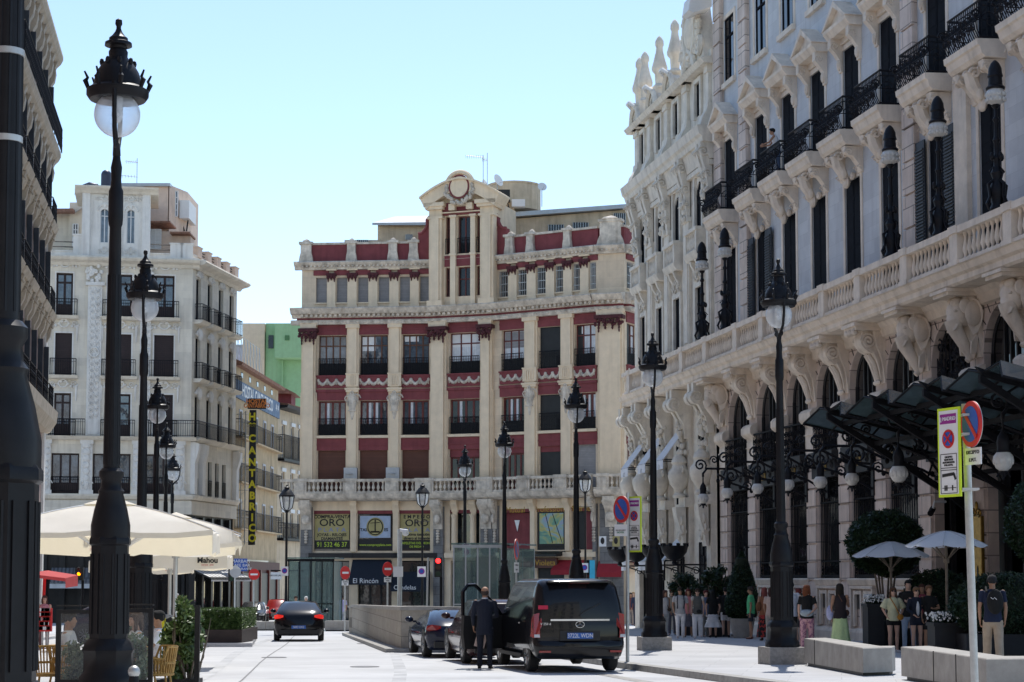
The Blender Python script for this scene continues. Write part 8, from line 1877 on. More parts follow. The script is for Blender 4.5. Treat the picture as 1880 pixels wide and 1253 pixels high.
vx, vy, vz = carpos(1065.5, 39.3); van, vbody, vpatch, vr = car('black_van', 'shiny black passenger van parked with its left doors open and a blue number plate', 'van', (vx, vy, vz), HD, vl, 'black', dict(side=[(0, 3), (4, 7)], x=(.92, 4.12), hw=.94), 'tint', (8, 10), (8, 10), (8, 10), dict(rearglass='bglass'), .345)
CARM['vanglass'] = glass('painted_sky_rear_glass', (.008,.02,.11), .02, spec=.3, wav=.0)  # blue of the mirrored sky is put into the rear glass colour
for o in van.children:
 if o.name.startswith('rear_window'): o.data.materials.clear(); o.data.materials.append(CARM['vanglass'])
boxp(van, 'tailgate_handle', 'chrome', .015, .07, -.62, .62, 1.065, 1.1)
boxp(van, 'rear_spoiler', 'black', .0, .35, -.66, .66, 1.84, 1.875); boxp(van, 'brake_light', 'ured', .02, .2, -.2, .2, 1.835, 1.85)
pr = boxp(van, 'plate_recess', 'trimp', .03, .08, -.42, .42, .66, .86); pp_ = boxp(van, 'number_plate', 'plate', .005, .04, -.27, .27, .7, .82); rtext(van, '3722L WDN', .0, 0, .76, .12, M_['signw'], pp_, .85)
for s in (1, -1):
 m = MB(); m.add([(.05, s*.83, .72), (.05, s*.96, .72), (.11, s*.95, 1.2), (.13, s*.78, 1.24), (.09, s*.77, .98), (.03, s*.84, .9), (.3, s*.985, .74), (.3, s*.96, 1.1)], [(0,1,2,3,4,5), (1,6,7,2)]); tl = P('tail_light', m, CARM['ured'], van, parent_M(van), False); tl.location.x += 0
 m = MB(); m.add([(.02, s*.84, .73), (.02, s*.96, .73), (.025, s*.96, .79), (.02, s*.85, .79)], [(0,1,2,3)]); P('reflector', m, CARM['clearl'], tl, parent_M(van), False)
 boxp(van, 'bumper_reflector', 'ured', -.025, .03, min(s*.62, s*.86), max(s*.62, s*.86), .42, .46)
rtext(van, 'V 250 d', .035, .72, 1.0, .07, CARM['chrome'], vbody); m = MB(); m.tube([(.03, .09*math.cos(2*PI*k/20), .99+.065*math.sin(2*PI*k/20)) for k in range(21)], .008, 5)
for k in range(3): a = PI/2+2*PI*k/3; m.tube([(.03, 0, .99), (.03, .085*math.cos(a), .99+.062*math.sin(a))], .006, 4)
P('badge', m, CARM['chrome'], vbody, parent_M(van)); st = boxp(van, 'sticker', mat('red_sticker', (.5,.01,.05), .5), .085, .105, .66, .86, 1.3, 1.38)
m = MB(); m.tube([(.06, 0, 1.18), (.07, -.1, 1.26), (.1, -.45, 1.42)], .012, 5); P('wiper', m, CARM['trimp'], van, parent_M(van));
# open sliding door gap, dark inside, and the opened front door
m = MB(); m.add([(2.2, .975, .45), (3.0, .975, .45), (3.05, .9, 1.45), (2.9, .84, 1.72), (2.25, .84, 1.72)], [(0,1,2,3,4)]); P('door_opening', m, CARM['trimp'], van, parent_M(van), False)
boxp(van, 'side_step', 'trimp', 1.3, 3.8, .9, 1.0, .28, .36)
boxp(van, 'handle', 'chrome', 1.6, 1.8, .965, .985, .98, 1.01)
dM = parent_M(van) @ Matrix.Translation((3.72, .93, 0)) @ Matrix.Rotation(math.radians(115), 4, 'Z')     # x along the opened door from its hinge
def dpart(name, m, mtl, par): return P(name, m, mtl, par, dM, False)
m = MB(); m.prism([(0, .38), (1.05, .38), (1.1, .7), (1.08, 1.12), (0, 1.12)], 'd', -.05, .05); fd = dpart('front_door', m, CARM['trimp'], van)
m = MB(); win = [(.05, 1.12), (1.06, 1.12), (1.06, 1.62), (.9, 1.76), (.75, 1.78), (.35, 1.45)]
m.tube([(x, 0, z) for x, z in [(.03, 1.12), (.35, 1.46), (.76, 1.79), (.95, 1.78), (1.08, 1.64), (1.08, 1.12)]], .045, 6); dpart('door_frame', m, CARM['black'], fd)
m = MB(); m.add([(x, 0, z) for x, z in win], [tuple(range(len(win)))]); dpart('door_glass', m, M_['kiosk'], fd)
m = MB(); m.box(.2, .9, -.09, -.05, .62, .95); dpart('armrest', m, mat('grey_door_lining', (.09,.09,.09), .7), fd)
m = MB(); m.ell((3.9, 1.1, 1.2), (.08, .16, .14)); P('mirror', m, CARM['black'], van, parent_M(van))
# sedan/hatch profiles
def hatch(L=4.5, H=1.46, W=.91, roofr=.9, tail=.95, hood=.78, slope=1.0):
 """rear at x=0"""
 return [(.2, L-.18, .15, W*.88, .3, .25, .2, .08), (.28, L-.04, .04, W*.95, .35, .28, .25, .1), (.5, L, .0, W, .4, .28, .28, .12), (.66, L-.03, .02, W, .4, .25, .28, .1), (hood-.02, L-.2, .05, W*.985, .4, .22, .28, .08),
   (hood+.1, L-1.15, .08, W*.97, .3, .22, .2, .08), (tail, L-1.3, .14*slope, W*.94, .25, .2, .2, .08), (tail+.17, L-1.55, .14+.38*slope, W*.86, .2, .2, .18, .08), (H-.1, L-1.95, .14+.85*slope*roofr, W*.74, .2, .2, .15, .08), (H-.03, L-2.15, .2+1.0*slope*roofr, W*.67, .25, .25, .12, .1), (H, L-2.5, .5+1.15*slope*roofr, W*.5, .3, .3, .1, .1)]
def hcar(name, label, px, Y, rz, L, H, W, paintm, glassm='tint', rearlit=False, plate_='', front=False, roofr=.9, slope=1.0, tail=.95, hood=.78, wr=.33, wx=None):
 lv = hatch(L, H, W, roofr, tail, hood, slope); t, b, patch, rings = car(name, label, 'car', carpos(px, Y), rz, lv, paintm, dict(side=[(1, 5), (5, 9)], x=wx or (.8, L-.88), hw=W), glassm, (6, 8), (6, 9), (6, 8), {'rearglass': 'bglass' if glassm == 'bglass' else glassm}, wr)
 for s in (1, -1):
  m = MB(); m.add([(.04, s*W*.62, tail-.1), (.03, s*W*.62, tail-.03), (.12, s*W*.86, tail), (.2, s*W*.99, tail-.04), (.3, s*W*1.0, tail-.14), (.1, s*W*.96, tail-.17), (.03, s*W*.75, tail-.14)], [tuple(range(7))])
  P('tail_light', m, CARM['lred' if rearlit else 'ured'], t, parent_M(t) @ Matrix.Translation((-.045, 0, 0)), False)
  m = MB(); m.ell((L-1.45, s*(W+.1), tail+.08), (.1, .12, .08), 10, 7); m.box(L-1.5, L-1.42, min(s*W*.9, s*W), max(s*W*.9, s*W), tail, tail+.05); P('mirror', m, CARM[paintm], t, parent_M(t))
  m = MB(); m.add([(L-.3, s*W*.93, hood-.22), (L-.52, s*W*.985, hood-.08), (L-.3, s*W*.8, hood-.06), (L-.1, s*W*.55, hood-.13), (L-.08, s*W*.6, hood-.22)], [tuple(range(5))]); P('headlight', m, CARM['clearl'], t, parent_M(t) @ Matrix.Translation((.06, s*.01, 0)), False)
 boxp(t, 'rear_bumper_trim', 'trimp', -.03, .1, -W*.8, W*.8, .26, .42)
 if plate_: p_ = boxp(t, 'number_plate', 'plate', -.05, -.02, -.26, .26, .46, .58); rtext(t, plate_, -.055, 0, .52, .11, M_['signw'], p_, .85)
 if front:
  g = boxp(t, 'grille', 'trimp', L-.06, L+.03, -W*.45, W*.45, .45, .68)
  for k in range(4): boxp(t, 'grille_bar', 'chrome', L+.02, L+.04, -W*.42, W*.42, .49+.05*k, .5+.05*k, par=g)
  boxp(t, 'number_plate', 'signw', L+.03, L+.05, -.26, .26, .34, .45); boxp(t, 'lower_intake', 'trimp', L-.06, L+.02, -W*.7, W*.7, .24, .32)
 return t
hcar('black_hatchback', 'black hatchback driving away with its red tail lamps lit', 548.5, 69.6, heading(-.1, 1), 4.47, 1.45, .9, 'black', 'bglass', True, '5092 LKG', roofr=1.0, tail=.98, slope=1.1)
c2 = hcar('maroon_car', 'dark maroon estate car parked ahead of the black van', 930, 44.55, HD-.02, 4.4, 1.5, .93, 'maroon', 'bglass', False, '', roofr=.5, tail=1.0, wr=.36)
c3 = hcar('blue_sports_car', 'low deep blue sports car, first in the parked row beside the parapet', 851, 49.6, HD-.01, 4.4, 1.24, .95, 'blue', 'bglass', False, '', roofr=1.1, tail=.86, hood=.72, wr=.34)
hcar('grey_saloon', 'dark grey saloon facing us beside the hedge end', 470, 131, heading(.06, -1), 4.7, 1.44, .91, 'grey', 'bglass', front=True); g2 = hcar('red_car', 'red car facing us behind the black hatchback', 512, 135, heading(.08, -1), 4.3, 1.6, .9, 'redp', 'bglass', front=True)
hcar('pale_blue_car', 'pale blue car roof showing behind the left glass screen', 118, 66, heading(1, .1), 4.2, 1.42, .88, 'blue', 'bglass')
# ------------------------------------------------------------------ people
def skin(name, c): return mat(name, c, .6, var=.08, scale=6, spec=.35)
SK = dict(light=skin('light_skin', (.55,.34,.25)), tan=skin('tanned_skin', (.38,.21,.13)), dark=skin('brown_skin', (.2,.1,.06)))
def fab(c, key=None, var=.12):
 k = 'fabric_%d_%d_%d' % tuple(int(x*100) for x in c)
 if k not in MATS: mat(k, c, .9, var=var, scale=5, bump=.35, bscale=25)
 return MATS[k]
def patterned(name, c1, c2, sc=14):
 m = mat(name, c1, .9, var=0); nt = m.node_tree; N = nt.nodes.new; tc = N('ShaderNodeTexCoord'); v = N('ShaderNodeTexNoise'); v.inputs['Scale'].default_value = sc; r = N('ShaderNodeValToRGB'); r.color_ramp.interpolation = 'CONSTANT'
 r.color_ramp.elements[0].color = (*c1, 1); r.color_ramp.elements[1].position = .52; r.color_ramp.elements[1].color = (*c2, 1); nt.links.new(tc.outputs['Object'], v.inputs['Vector']); nt.links.new(v.outputs['Fac'], r.inputs['Fac']); nt.links.new(r.outputs['Color'], nt.nodes['Principled BSDF'].inputs['Base Color']); return m
def remesh(o, vox, disp=0, seed=0):
 md = o.modifiers.new('surface', 'REMESH'); md.mode = 'VOXEL'; md.voxel_size = vox; md.use_smooth_shade = True
 sm = o.modifiers.new('soften', 'SMOOTH'); sm.factor = .5; sm.iterations = 2
 if disp:
  if 'cloth_folds' not in bpy.data.textures:
   tx = bpy.data.textures.new('cloth_folds', 'CLOUDS'); tx.noise_scale = .11
  d = o.modifiers.new('folds', 'DISPLACE'); d.texture = bpy.data.textures['cloth_folds']; d.strength = disp; d.mid_level = .5; d.texture_coords = 'LOCAL'
def person(label, pos, rz, H=1.7, skin_='light', hair=((.03,.02,.015), 'short'), top=None, sleeve='short', bottom=None, btype='trousers', shoes=(.6,.6,.6), stride=.0, armL=None, armR=None, lean=0, headturn=0, group=None, glasses=False, fem=False, sitting=False, vox=None, near=False, belly=0, name='person', top_low=.0, cap=None, loc_z=None):
 """local frame: x right, y forward, z up, all in metres for a body of height H"""
 s = H/1.7; vox = vox or (.011 if near else .016)
 W = .17 if fem else .195; hipw = .1
 x, y, z = pos
 pel = .9 if not sitting else .5
 def S(p): return Vector((p[0]*s, p[1]*s, p[2]*s))
 hips = (0, 0, pel+.02)
 def up(h): # point on the leaning spine at height h above the pelvis
  return (0, lean*h, pel+h*(1-abs(lean)*.12))
 sh = up(.5); neck = up(.58); hd = (0, lean*.7+.0, up(.58)[2]+.118)
 hd = (hd[0], up(.7)[1]+.015, hd[2])
 m = MB()
 torso = [(pel-.1, .13, .09), (pel-.02, .165, .115), (pel+.06, .155, .11), (pel+.18, .125 if fem else .14, .095+belly*.5), (pel+.3, .14 if fem else .16, .105+belly*.3), (pel+.4, .155 if fem else .185, .11), (pel+.48, .13 if fem else .155, .085), (pel+.55, .07, .06)]
 tp = []; tr = []; thin = .87 if top is not None else 1
 for zz, a, b in torso: h = zz-pel; tp.append(S((0, lean*max(0, h), pel+h))); tr.append((a*s*thin, b*s*thin))
 m.tube(tp, tr, 14, side=(1, 0, 0)); m.ell(S((0, 0, pel-.04)), (.14*s, .095*s, .09*s), 12, 8)
 m.tube([S(up(.5)), S(up(.56)), S((hd[0], hd[1]-.01, hd[2]-.07))], [.064*s, .058*s, .056*s], 10)
 c, sn = math.cos(headturn), math.sin(headturn)
 def hp_(dx, dy, dz): return Vector(((hd[0]+dx*c-dy*sn)*s, (hd[1]+dx*sn+dy*c)*s, (hd[2]+dz)*s))
 m.ell(hp_(0, -.012, .03), (.08*s, .096*s, .092*s), 14, 10); m.ell(hp_(0, .02, -.03), (.064*s, .07*s, .08*s), 12, 9); m.ell(hp_(0, .05, -.075), (.03*s, .03*s, .025*s), 8, 6)
 m.tube([hp_(0, .078, .025), hp_(0, .1, -.018), hp_(0, .08, -.03)], [.009*s, .015*s, .012*s], 6)
 for e in (-1, 1): m.ell(hp_(e*.075, -.005, 0), (.012*s, .022*s, .032*s), 7, 6); m.ell(hp_(e*.032, .07, .028), (.014*s, .01*s, .009*s), 6, 5)
 m.ell(hp_(0, .082, -.052), (.024*s, .009*s, .009*s), 8, 5)
 legs = []; bare = btype in ('shorts', 'hotpants', 'skirt')
 for e in (-1, 1):
  if sitting: hipp = (e*.09, 0, pel-.02); kn = (e*.12, .42, pel+.0); an = (e*.12, .45, .09)
  else:
   st = stride*e; hipp = (e*.095, 0, pel-.04); kn = (e*.1, st*.5+.02+max(0, -st)*.0, .49); an = (e*.105, st, .085+max(0, -st)*.18)
  legs.append((hipp, kn, an)); mid = [(hipp[i]+kn[i])/2 for i in range(3)]; cal = [kn[i]*.65+an[i]*.35 for i in range(3)]
  m.tube([S(hipp), S(mid), S(kn), S((cal[0], cal[1]-(.015 if bare else .0), cal[2])), S(an)], [q*s*(1 if bare else .86) for q in (.088, .072, .052, .053, .034)], 10)
  m.ell(S(kn), (.052 if bare else .044)*s); m.tube([S(an), S((an[0]+e*.01, an[1]+.05, an[2]-.05)), S((an[0]+e*.015, an[1]+.15, an[2]-.06))], [.036*s, .04*s, .03*s], 8)
 arms = []; jr = random.Random(label); jit = lambda q: tuple(v+jr.uniform(-.03, .03) for v in q)
 for e, spec in ((-1, armL), (1, armR)):
  shp = (e*W, sh[1], sh[2]-.012); el, wr_ = spec or (jit((.05, -.02, -.275)), jit((.05, .07, -.5)))
  el = (shp[0]+e*el[0], shp[1]+el[1], shp[2]+el[2]); wr_ = (shp[0]+e*wr_[0], shp[1]+wr_[1], shp[2]+wr_[2]); arms.append((shp, el, wr_))
  m.ell(S(shp), (.055*s, .055*s, .06*s)); m.tube([S(shp), S([(a+b)/2 for a, b in zip(shp, el)]), S(el), S([a*.6+b*.4 for a, b in zip(el, wr_)]), S(wr_)], [.05*s, .045*s, .036*s, .036*s, .024*s], 9); m.ell(S(el), .037*s, 8, 6)
  d = (Vector(wr_)-Vector(el)).normalized(); sd = Vector((0, 1, 0)) if abs(d.y) < .8 else Vector((0, 0, 1)); sd = (sd-d*sd.dot(d)).normalized(); nn = d.cross(sd)*e
  w0 = Vector(wr_); pc = w0+d*.05; m.tube([S(w0), S(w0+d*.04), S(w0+d*.085)], [(.024*s, .018*s), (.036*s, .015*s), (.038*s, .013*s)], 8, side=tuple(sd))
  for k, (o_, L_) in enumerate(((-.028, .06), (-.01, .075), (.01, .08), (.028, .07))):
   b = w0+d*.08+sd*o_; m.tube([S(b), S(b+d*L_*.55-nn*.008), S(b+d*L_*.95-nn*(.03+.006*k))], [.0105*s, .0095*s, .008*s], 6)
  b = w0+d*.025+sd*.03; m.tube([S(b), S(b+d*.03+sd*.028-nn*.01), S(b+d*.058+sd*.03-nn*.02)], [.013*s, .0115*s, .009*s], 6)
 me = m.mesh('body'); o = bpy.data.objects.new(name, me); COL.objects.link(o); me.materials.append(SK[skin_]); o.matrix_basis = Matrix.Translation((x, y, z)) @ Matrix.Rotation(rz, 4, 'Z'); remesh(o, vox)
 tag(o, label, 'person', group)
 def cl(nm, mm, mt, disp=.006, vx=None, rm=True):
  q = P(nm, mm, mt if not isinstance(mt, tuple) else fab(mt), o, local=True)
  if rm: remesh(q, vx or vox*1.0, disp)
  return q
 hc, style = hair; hm = fab(hc); m = MB(); m.ell(hp_(0, -.028, .045), (.09*s, .1*s, .094*s), 12, 9); m.ell(hp_(0, .03, .082), (.082*s, .074*s, .05*s), 12, 8); [m.ell(hp_(e*.07, .0, .04), (.022*s, .06*s, .06*s), 8, 6) for e in (-1, 1)]
 if style == 'bald': m = MB(); m.ell(hp_(0, -.035, .0), (.083*s, .08*s, .07*s), 12, 9)
 if style in ('long', 'bob'):
  Lh = .34 if style == 'long' else .14; m.tube([hp_(0, -.04, .06), hp_(0, -.075, -.04), hp_(0, -.085, -.04-Lh*.5), hp_(0, -.08, -.05-Lh)], [(.08*s, .05*s), (.09*s, .05*s), (.085*s, .035*s), (.05*s, .02*s)], 10, side=(1, 0, 0))
  for e in (-1, 1): m.tube([hp_(e*.06, .02, .08), hp_(e*.078, .01, .0), hp_(e*.08, .015, -.08-Lh*.3), hp_(e*.075, .03, -.08-Lh*.6)], [.03*s, .03*s, .03*s, .015*s], 7)
 if style == 'bun': m.ell(hp_(0, -.1, .09), .045*s)
 cl('hair', m, hm, .004)
 if cap: m = MB(); m.ell(hp_(0, -.015, .055), (.088*s, .1*s, .082*s), 12, 9); m.tube([hp_(0, .06, .065), hp_(0, .15, .05)], [(.07*s, .012*s), (.055*s, .008*s)], 10, side=(c, sn, 0)); cl('cap', m, cap, 0)
 if glasses:
  m = MB()
  for e in (-1, 1): m.ell(hp_(e*.034, .085, .022), (.029*s, .012*s, .022*s), 8, 6); m.tube([hp_(e*.06, .075, .028), hp_(e*.08, -.01, .025)], .004*s, 4)
  m.tube([hp_(-.01, .09, .03), hp_(.01, .09, .03)], .004*s, 4); cl('sunglasses', m, M_['blk'], 0, rm=False)
 if top is not None:
  m = MB(); g = 1.1; lo = pel-.04-top_low
  tz = [(lo-.03, .186, .14), (lo+.02, .182, .136), (pel+.06, .168, .123), (pel+.18, .145 if fem else .158, .115+belly*.55), (pel+.3, .155 if fem else .175, .122+belly*.3), (pel+.4, .168 if fem else .198, .124), (pel+.5, .15 if fem else .172, .1), (pel+.545, .1, .08), (pel+.56, .07, .06)]
  m.tube([S((0, lean*max(0, a-pel), a)) for a, _, _ in tz], [(a*s, b*s) for _, a, b in tz], 14, side=(1, 0, 0))
  for shp, el, wr_ in arms:
   if sleeve == 'none': continue
   m.ell(S(shp), (.058*s, .058*s, .058*s))
   if sleeve == 'short': q = [a*.35+b*.65 for a, b in zip(shp, el)]; m.tube([S(shp), S(q)], [.056*s, .055*s], 10)
   elif sleeve == 'wide': q = [a*.1+b*.9 for a, b in zip(shp, el)]; m.tube([S(shp), S(q)], [.07*s, .1*s], 10)
   else: q = [a*.08+b*.92 for a, b in zip(el, wr_)]; m.tube([S(shp), S([(a+b)/2 for a, b in zip(shp, el)]), S(el), S(q)], [.062*s, .057*s, .05*s, .037*s], 10)
  cl('shirt' if sleeve != 'jacket' else 'jacket', m, top, .01)
 if bottom is not None:
  m = MB()
  if btype in ('skirt', 'longskirt'):
   z1 = .12 if btype == 'longskirt' else .38; n = 28; prof = []; vs = []; fs = []
   hts = [pel+.1, pel+.02, pel-.08, pel-.25, (pel+z1)/2-.05, z1+.12, z1]
   rads = [.14, .165, .18, .2, .23 if btype == 'skirt' else .22, .27, .3] if btype == 'skirt' else [.14, .165, .18, .2, .22, .25, .27]
   for i, (h_, r_) in enumerate(zip(hts, rads)):
    for k in range(n): a = 2*PI*k/n; rr_ = r_*(1+(.1*i/6)*math.sin(a*7+i*.3)); vs.append(S((rr_*math.cos(a), rr_*.75*math.sin(a), h_)))
   for i in range(6):
    for k in range(n): fs.append((i*n+k, i*n+(k+1) % n, (i+1)*n+(k+1) % n, (i+1)*n+k))
   m.add(vs, fs); cl('skirt', m, bottom, 0, rm=False)
   if btype == 'skirt':
    m = MB()
    for zz in (pel-.12, pel-.28, z1+.08):
     m.tube([S((.235*math.cos(a)*(1+.04*math.sin(9*a)), .18*math.sin(a)*(1+.04*math.sin(9*a)), zz)) for a in [2*PI*k/36 for k in range(37)]], (.016*s), 5)
    cl('skirt_tier', m, bottom, 0, rm=False)
  else:
   m.ell(S((0, 0, pel-.0)), (.165*s, .12*s, .12*s), 12, 8); m.ell(S((0, 0, pel-.07)), (.165*s, .125*s, .1*s), 12, 8); m.tube([S((0, 0, pel-.05)), S((0, 0, pel+.07))], [(.165*s, .12*s), (.15*s, .11*s)], 12, side=(1, 0, 0))
   for hipp, kn, an in legs:
    mid = [(a+b)/2 for a, b in zip(hipp, kn)]
    if btype == 'shorts': m.tube([S(hipp), S(mid), S([a*.25+b*.75 for a, b in zip(hipp, kn)])], [.098*s, .088*s, .085*s], 10)
    elif btype == 'hotpants': m.tube([S(hipp), S([a*.6+b*.4 for a, b in zip(hipp, kn)])], [.1*s, .095*s], 10)
    else:
     f = 1.35 if btype == 'wide' else 1.0
     m.tube([S(hipp), S(mid), S(kn), S([a*.5+b*.5 for a, b in zip(kn, an)]), S((an[0], an[1]+.005, an[2]-.03))], [.097*s, .083*s*(1+(f-1)*.5), .064*s*f, .06*s*f, .056*s*f], 10)
   cl('trousers' if btype in ('trousers', 'wide') else 'shorts', m, bottom, .008)
 m = MB()
 for hipp, kn, an in legs:
  e = 1 if an[0] > 0 else -1
  m.ell(S((an[0], an[1]-.005, an[2]-.03)), (.042*s, .05*s, .045*s), 9, 7); m.tube([S((an[0], an[1]-.03, an[2]-.055)), S((an[0]+e*.01, an[1]+.06, an[2]-.05)), S((an[0]+e*.015, an[1]+.17, an[2]-.062))], [(.042*s, .03*s), (.045*s, .034*s), (.035*s, .02*s)], 9, side=(1, 0, 0))
 cl('shoes', m, fab(shoes), 0)
 return o, cl, S, arms, hp_
def ppos(px, Y, right=True):
 x = at(px, 1150, Y).x; return (x, Y, sz(x, Y) if right and x > kx(Y) else gz(x, Y)+.005)
BK, FR_ = 0, PI
HANG = ((.05, -.02, -.28), (.04, .05, -.52))
def bag(cl, S, c, r, mt, strap=None, nm='bag'):
 m = MB(); m.ell(S(c), [q for q in r], 10, 8); cl(nm, m, mt, .0)
 if strap: m = MB(); m.tube([S(p) for p in strap], .012, 5); cl('strap', m, mt, 0, rm=False)
# man in the dark suit beside the open van door
o, cl, S, arms, hp = person('man in a dark navy suit seen from behind at the open van door', ppos(890, 41.6, False), -.12, 1.76, 'tan', ((.05,.035,.03), 'bald'), (.012,.016,.03), 'jacket', (.01,.013,.024), 'trousers', (.01,.01,.01), .03, ((.06, -.0, -.28), (.06, .1, -.5)), ((.05, .08, -.27), (-.1, .3, -.32)), .04, 0, near=True, top_low=.12, belly=.02)
m = MB(); m.T = Matrix.Rotation(.25, 4, 'Y'); m.box(-.36, -.13, .04, .07, .42, .78); m.T = None; cl('folder', m, (.5,.38,.34), 0, rm=False); m = MB(); m.tube([S((0, .0, 1.46)), S((0, .0, 1.49))], [(.072, .066), (.066, .06)], 12, side=(1,0,0)); cl('collar', m, (.6,.62,.66), 0)
# pavement people
o, cl, S, arms, hp = person('man in a pale grey t-shirt and white trousers with dark backpack straps walking towards us', ppos(1249, 66), FR_+.05, 1.74, 'tan', ((.02,.015,.01), 'short'), (.42,.42,.42), 'short', (.75,.74,.74), 'trousers', (.6,.6,.6), .12, glasses=True)
m = MB(); [m.tube([S((e*.11, .1, 1.0)), S((e*.12, .14, 1.25)), S((e*.1, .06, 1.47)), S((e*.1, -.12, 1.35))], .022, 6) for e in (-1, 1)]; m.ell(S((0, -.19, 1.2)), (.16, .09, .22)); cl('backpack', m, (.02,.025,.04), 0)
o, cl, S, arms, hp = person('woman in a dark cropped top and long white trousers with a black waist bag', ppos(1281, 66.3), FR_-.05, 1.7, 'light', ((.05,.03,.02), 'bun'), (.12,.12,.11), 'none', (.78,.77,.77), 'wide', (.6,.6,.6), .1, fem=True, glasses=True)
bag(cl, S, (-.04, .15, .93), (.1, .04, .07), (.02,.02,.022)); m = MB(); [m.ell(S((e*.17, 0, 1.37)), (.07, .07, .09)) for e in (-1, 1)]; cl('cardigan', m, (.6,.55,.48), .004)
o, cl, S, arms, hp = person('long haired woman in a black top and tiered white skirt seen from behind', ppos(1309, 67), BK, 1.66, 'light', ((.015,.012,.01), 'long'), (.012,.012,.014), 'short', (.72,.7,.7), 'skirt', (.02,.02,.02), .08, fem=True)
o, cl, S, arms, hp = person('person in a loose black top and white shorts carrying pale shopping bags', ppos(1333, 67.5), BK, 1.74, 'light', ((.015,.012,.01), 'short'), (.012,.012,.014), 'long', (.7,.7,.7), 'shorts', (.03,.03,.03), .1, ((.08, -.02, -.27), (.07, .03, -.5)), ((.1, -.02, -.27), (.13, .05, -.5)), top_low=.06, belly=.03)
bag(cl, S, (.36, .05, .66), (.11, .05, .2), (.55,.65,.7), None, 'shopping_bag')
o, cl, S, arms, hp = person('man in a green t-shirt and dark shorts looking left', ppos(1379, 64.5), PI/2-.25, 1.74, 'tan', ((.04,.03,.025), 'short'), (.1,.5,.22), 'short', (.035,.04,.05), 'shorts', (.16,.05,.03), .03, ((.03, -.03, -.28), (.02, .0, -.53)), ((.03, -.05, -.28), (.02, .08, -.5)), belly=.05, glasses=True, headturn=.0)
o, cl, S, arms, hp = person('woman with long reddish hair and a patterned skirt half behind the lamp base', ppos(1404, 62), BK+.2, 1.7, 'tan', ((.22,.06,.05), 'long'), (.3,.12,.06), 'none', patterned('red_black_pattern', (.02,.02,.02), (.45,.05,.04), 12), 'longskirt', (.05,.04,.03), .05, fem=True)
bag(cl, S, (-.22, -.05, 1.1), (.1, .06, .16), (.22,.09,.04), [(-.2, -.02, 1.2), (-.1, 0, 1.48)])
o, cl, S, arms, hp = person('man in a white long sleeved shirt mostly hidden by the lamp post', ppos(1452, 52), BK+.3, 1.8, 'tan', ((.02,.015,.01), 'short'), (.68,.7,.75), 'long', (.015,.015,.018), 'trousers', (.02,.02,.02), .05)
o, cl, S, arms, hp = person('woman with short auburn hair, black t-shirt and pink patterned trousers', ppos(1482, 51), BK-.2, 1.7, 'light', ((.16,.05,.02), 'bob'), (.012,.012,.014), 'short', patterned('pink_pattern', (.62,.35,.38), (.3,.14,.22), 16), 'wide', (.5,.4,.4), .04, ((.05, -.02, -.28), (.04, .04, -.5)), ((.08, -.06, -.26), (-.06, -.16, -.4)), fem=True, belly=.04, headturn=-.5)
m = MB(); m.ell(S((.0, -.08, .98)), (.19, .12, .11)); m.tube([S((-.14, -.08, 1.0)), S((-.16, -.04, 1.25)), S((-.1, .0, 1.48))], .014, 5); cl('sweater', m, (.36,.42,.46), .01)
o, cl, S, arms, hp = person('woman in a dark cap and pale green long skirt holding a hand to her face', ppos(1543, 49.5), BK+.1, 1.72, 'tan', ((.02,.015,.01), 'long'), (.025,.018,.02), 'none', (.55,.68,.34), 'longskirt', (.05,.05,.05), .08, ((.06, .0, -.27), (.05, .04, -.5)), ((.08, .1, -.24), (-.1, .22, .08)), fem=True, cap=(.015,.017,.03), glasses=True, headturn=-.6)
bag(cl, S, (.17, .05, .98), (.09, .06, .09), (.12,.06,.04), [(.15, .03, 1.04), (.0, -.13, 1.3), (-.1, -.06, 1.5)]); m = MB(); m.ell(S((-.26, .05, .98)), (.1, .07, .2)); cl('lavender_bag', m, (.45,.46,.66), .01)
o, cl, S, arms, hp = person('woman in a loose pale yellow top and black shorts with an orange bag', ppos(1640, 48.4), FR_+.1, 1.62, 'light', ((.08,.04,.02), 'long'), (.62,.6,.38), 'wide', (.012,.012,.016), 'hotpants', (.7,.7,.7), .03, ((.12, -.04, -.24), (.02, .06, -.42)), ((.1, -.04, -.24), (.0, .02, -.45)), fem=True, belly=.03, glasses=True, group=None)
bag(cl, S, (-.16, .13, .93), (.09, .05, .08), (.45,.2,.03), [(-.14, .12, 1.0), (.0, .16, 1.25), (.1, .06, 1.46)])
o, cl, S, arms, hp = person('dark haired young man in black, looking at his phone behind the women', ppos(1669, 49.4), FR_-.5, 1.8, 'light', ((.012,.01,.01), 'short'), (.015,.015,.018), 'short', (.3,.38,.5), 'trousers', (.6,.6,.6), .03, ((.05, .08, -.26), (-.08, .28, -.2)), None, headturn=.5)
o, cl, S, arms, hp = person('woman in an open navy jacket over white, third from the left in the group', ppos(1683, 48.0), FR_+.15, 1.62, 'light', ((.18,.1,.05), 'bun'), (.012,.015,.035), 'long', (.012,.014,.03), 'hotpants', (.72,.72,.72), .02, None, ((.08, .02, -.26), (-.05, .16, -.4)), fem=True, glasses=True); m = MB(); m.ell(S((0, .1, 1.15)), (.05, .05, .2)); cl('undershirt', m, (.65,.65,.66), 0)
o, cl, S, arms, hp = person('woman in a short black dress with folded arm, rightmost of the group', ppos(1706, 48.0), FR_+.1, 1.66, 'tan', ((.16,.08,.04), 'bun'), (.01,.01,.014), 'short', (.01,.01,.014), 'shorts', (.72,.72,.72), .03, ((.08, .03, -.25), (-.1, .2, -.26)), ((.06, 0, -.27), (.04, .05, -.5)), fem=True, belly=.03)
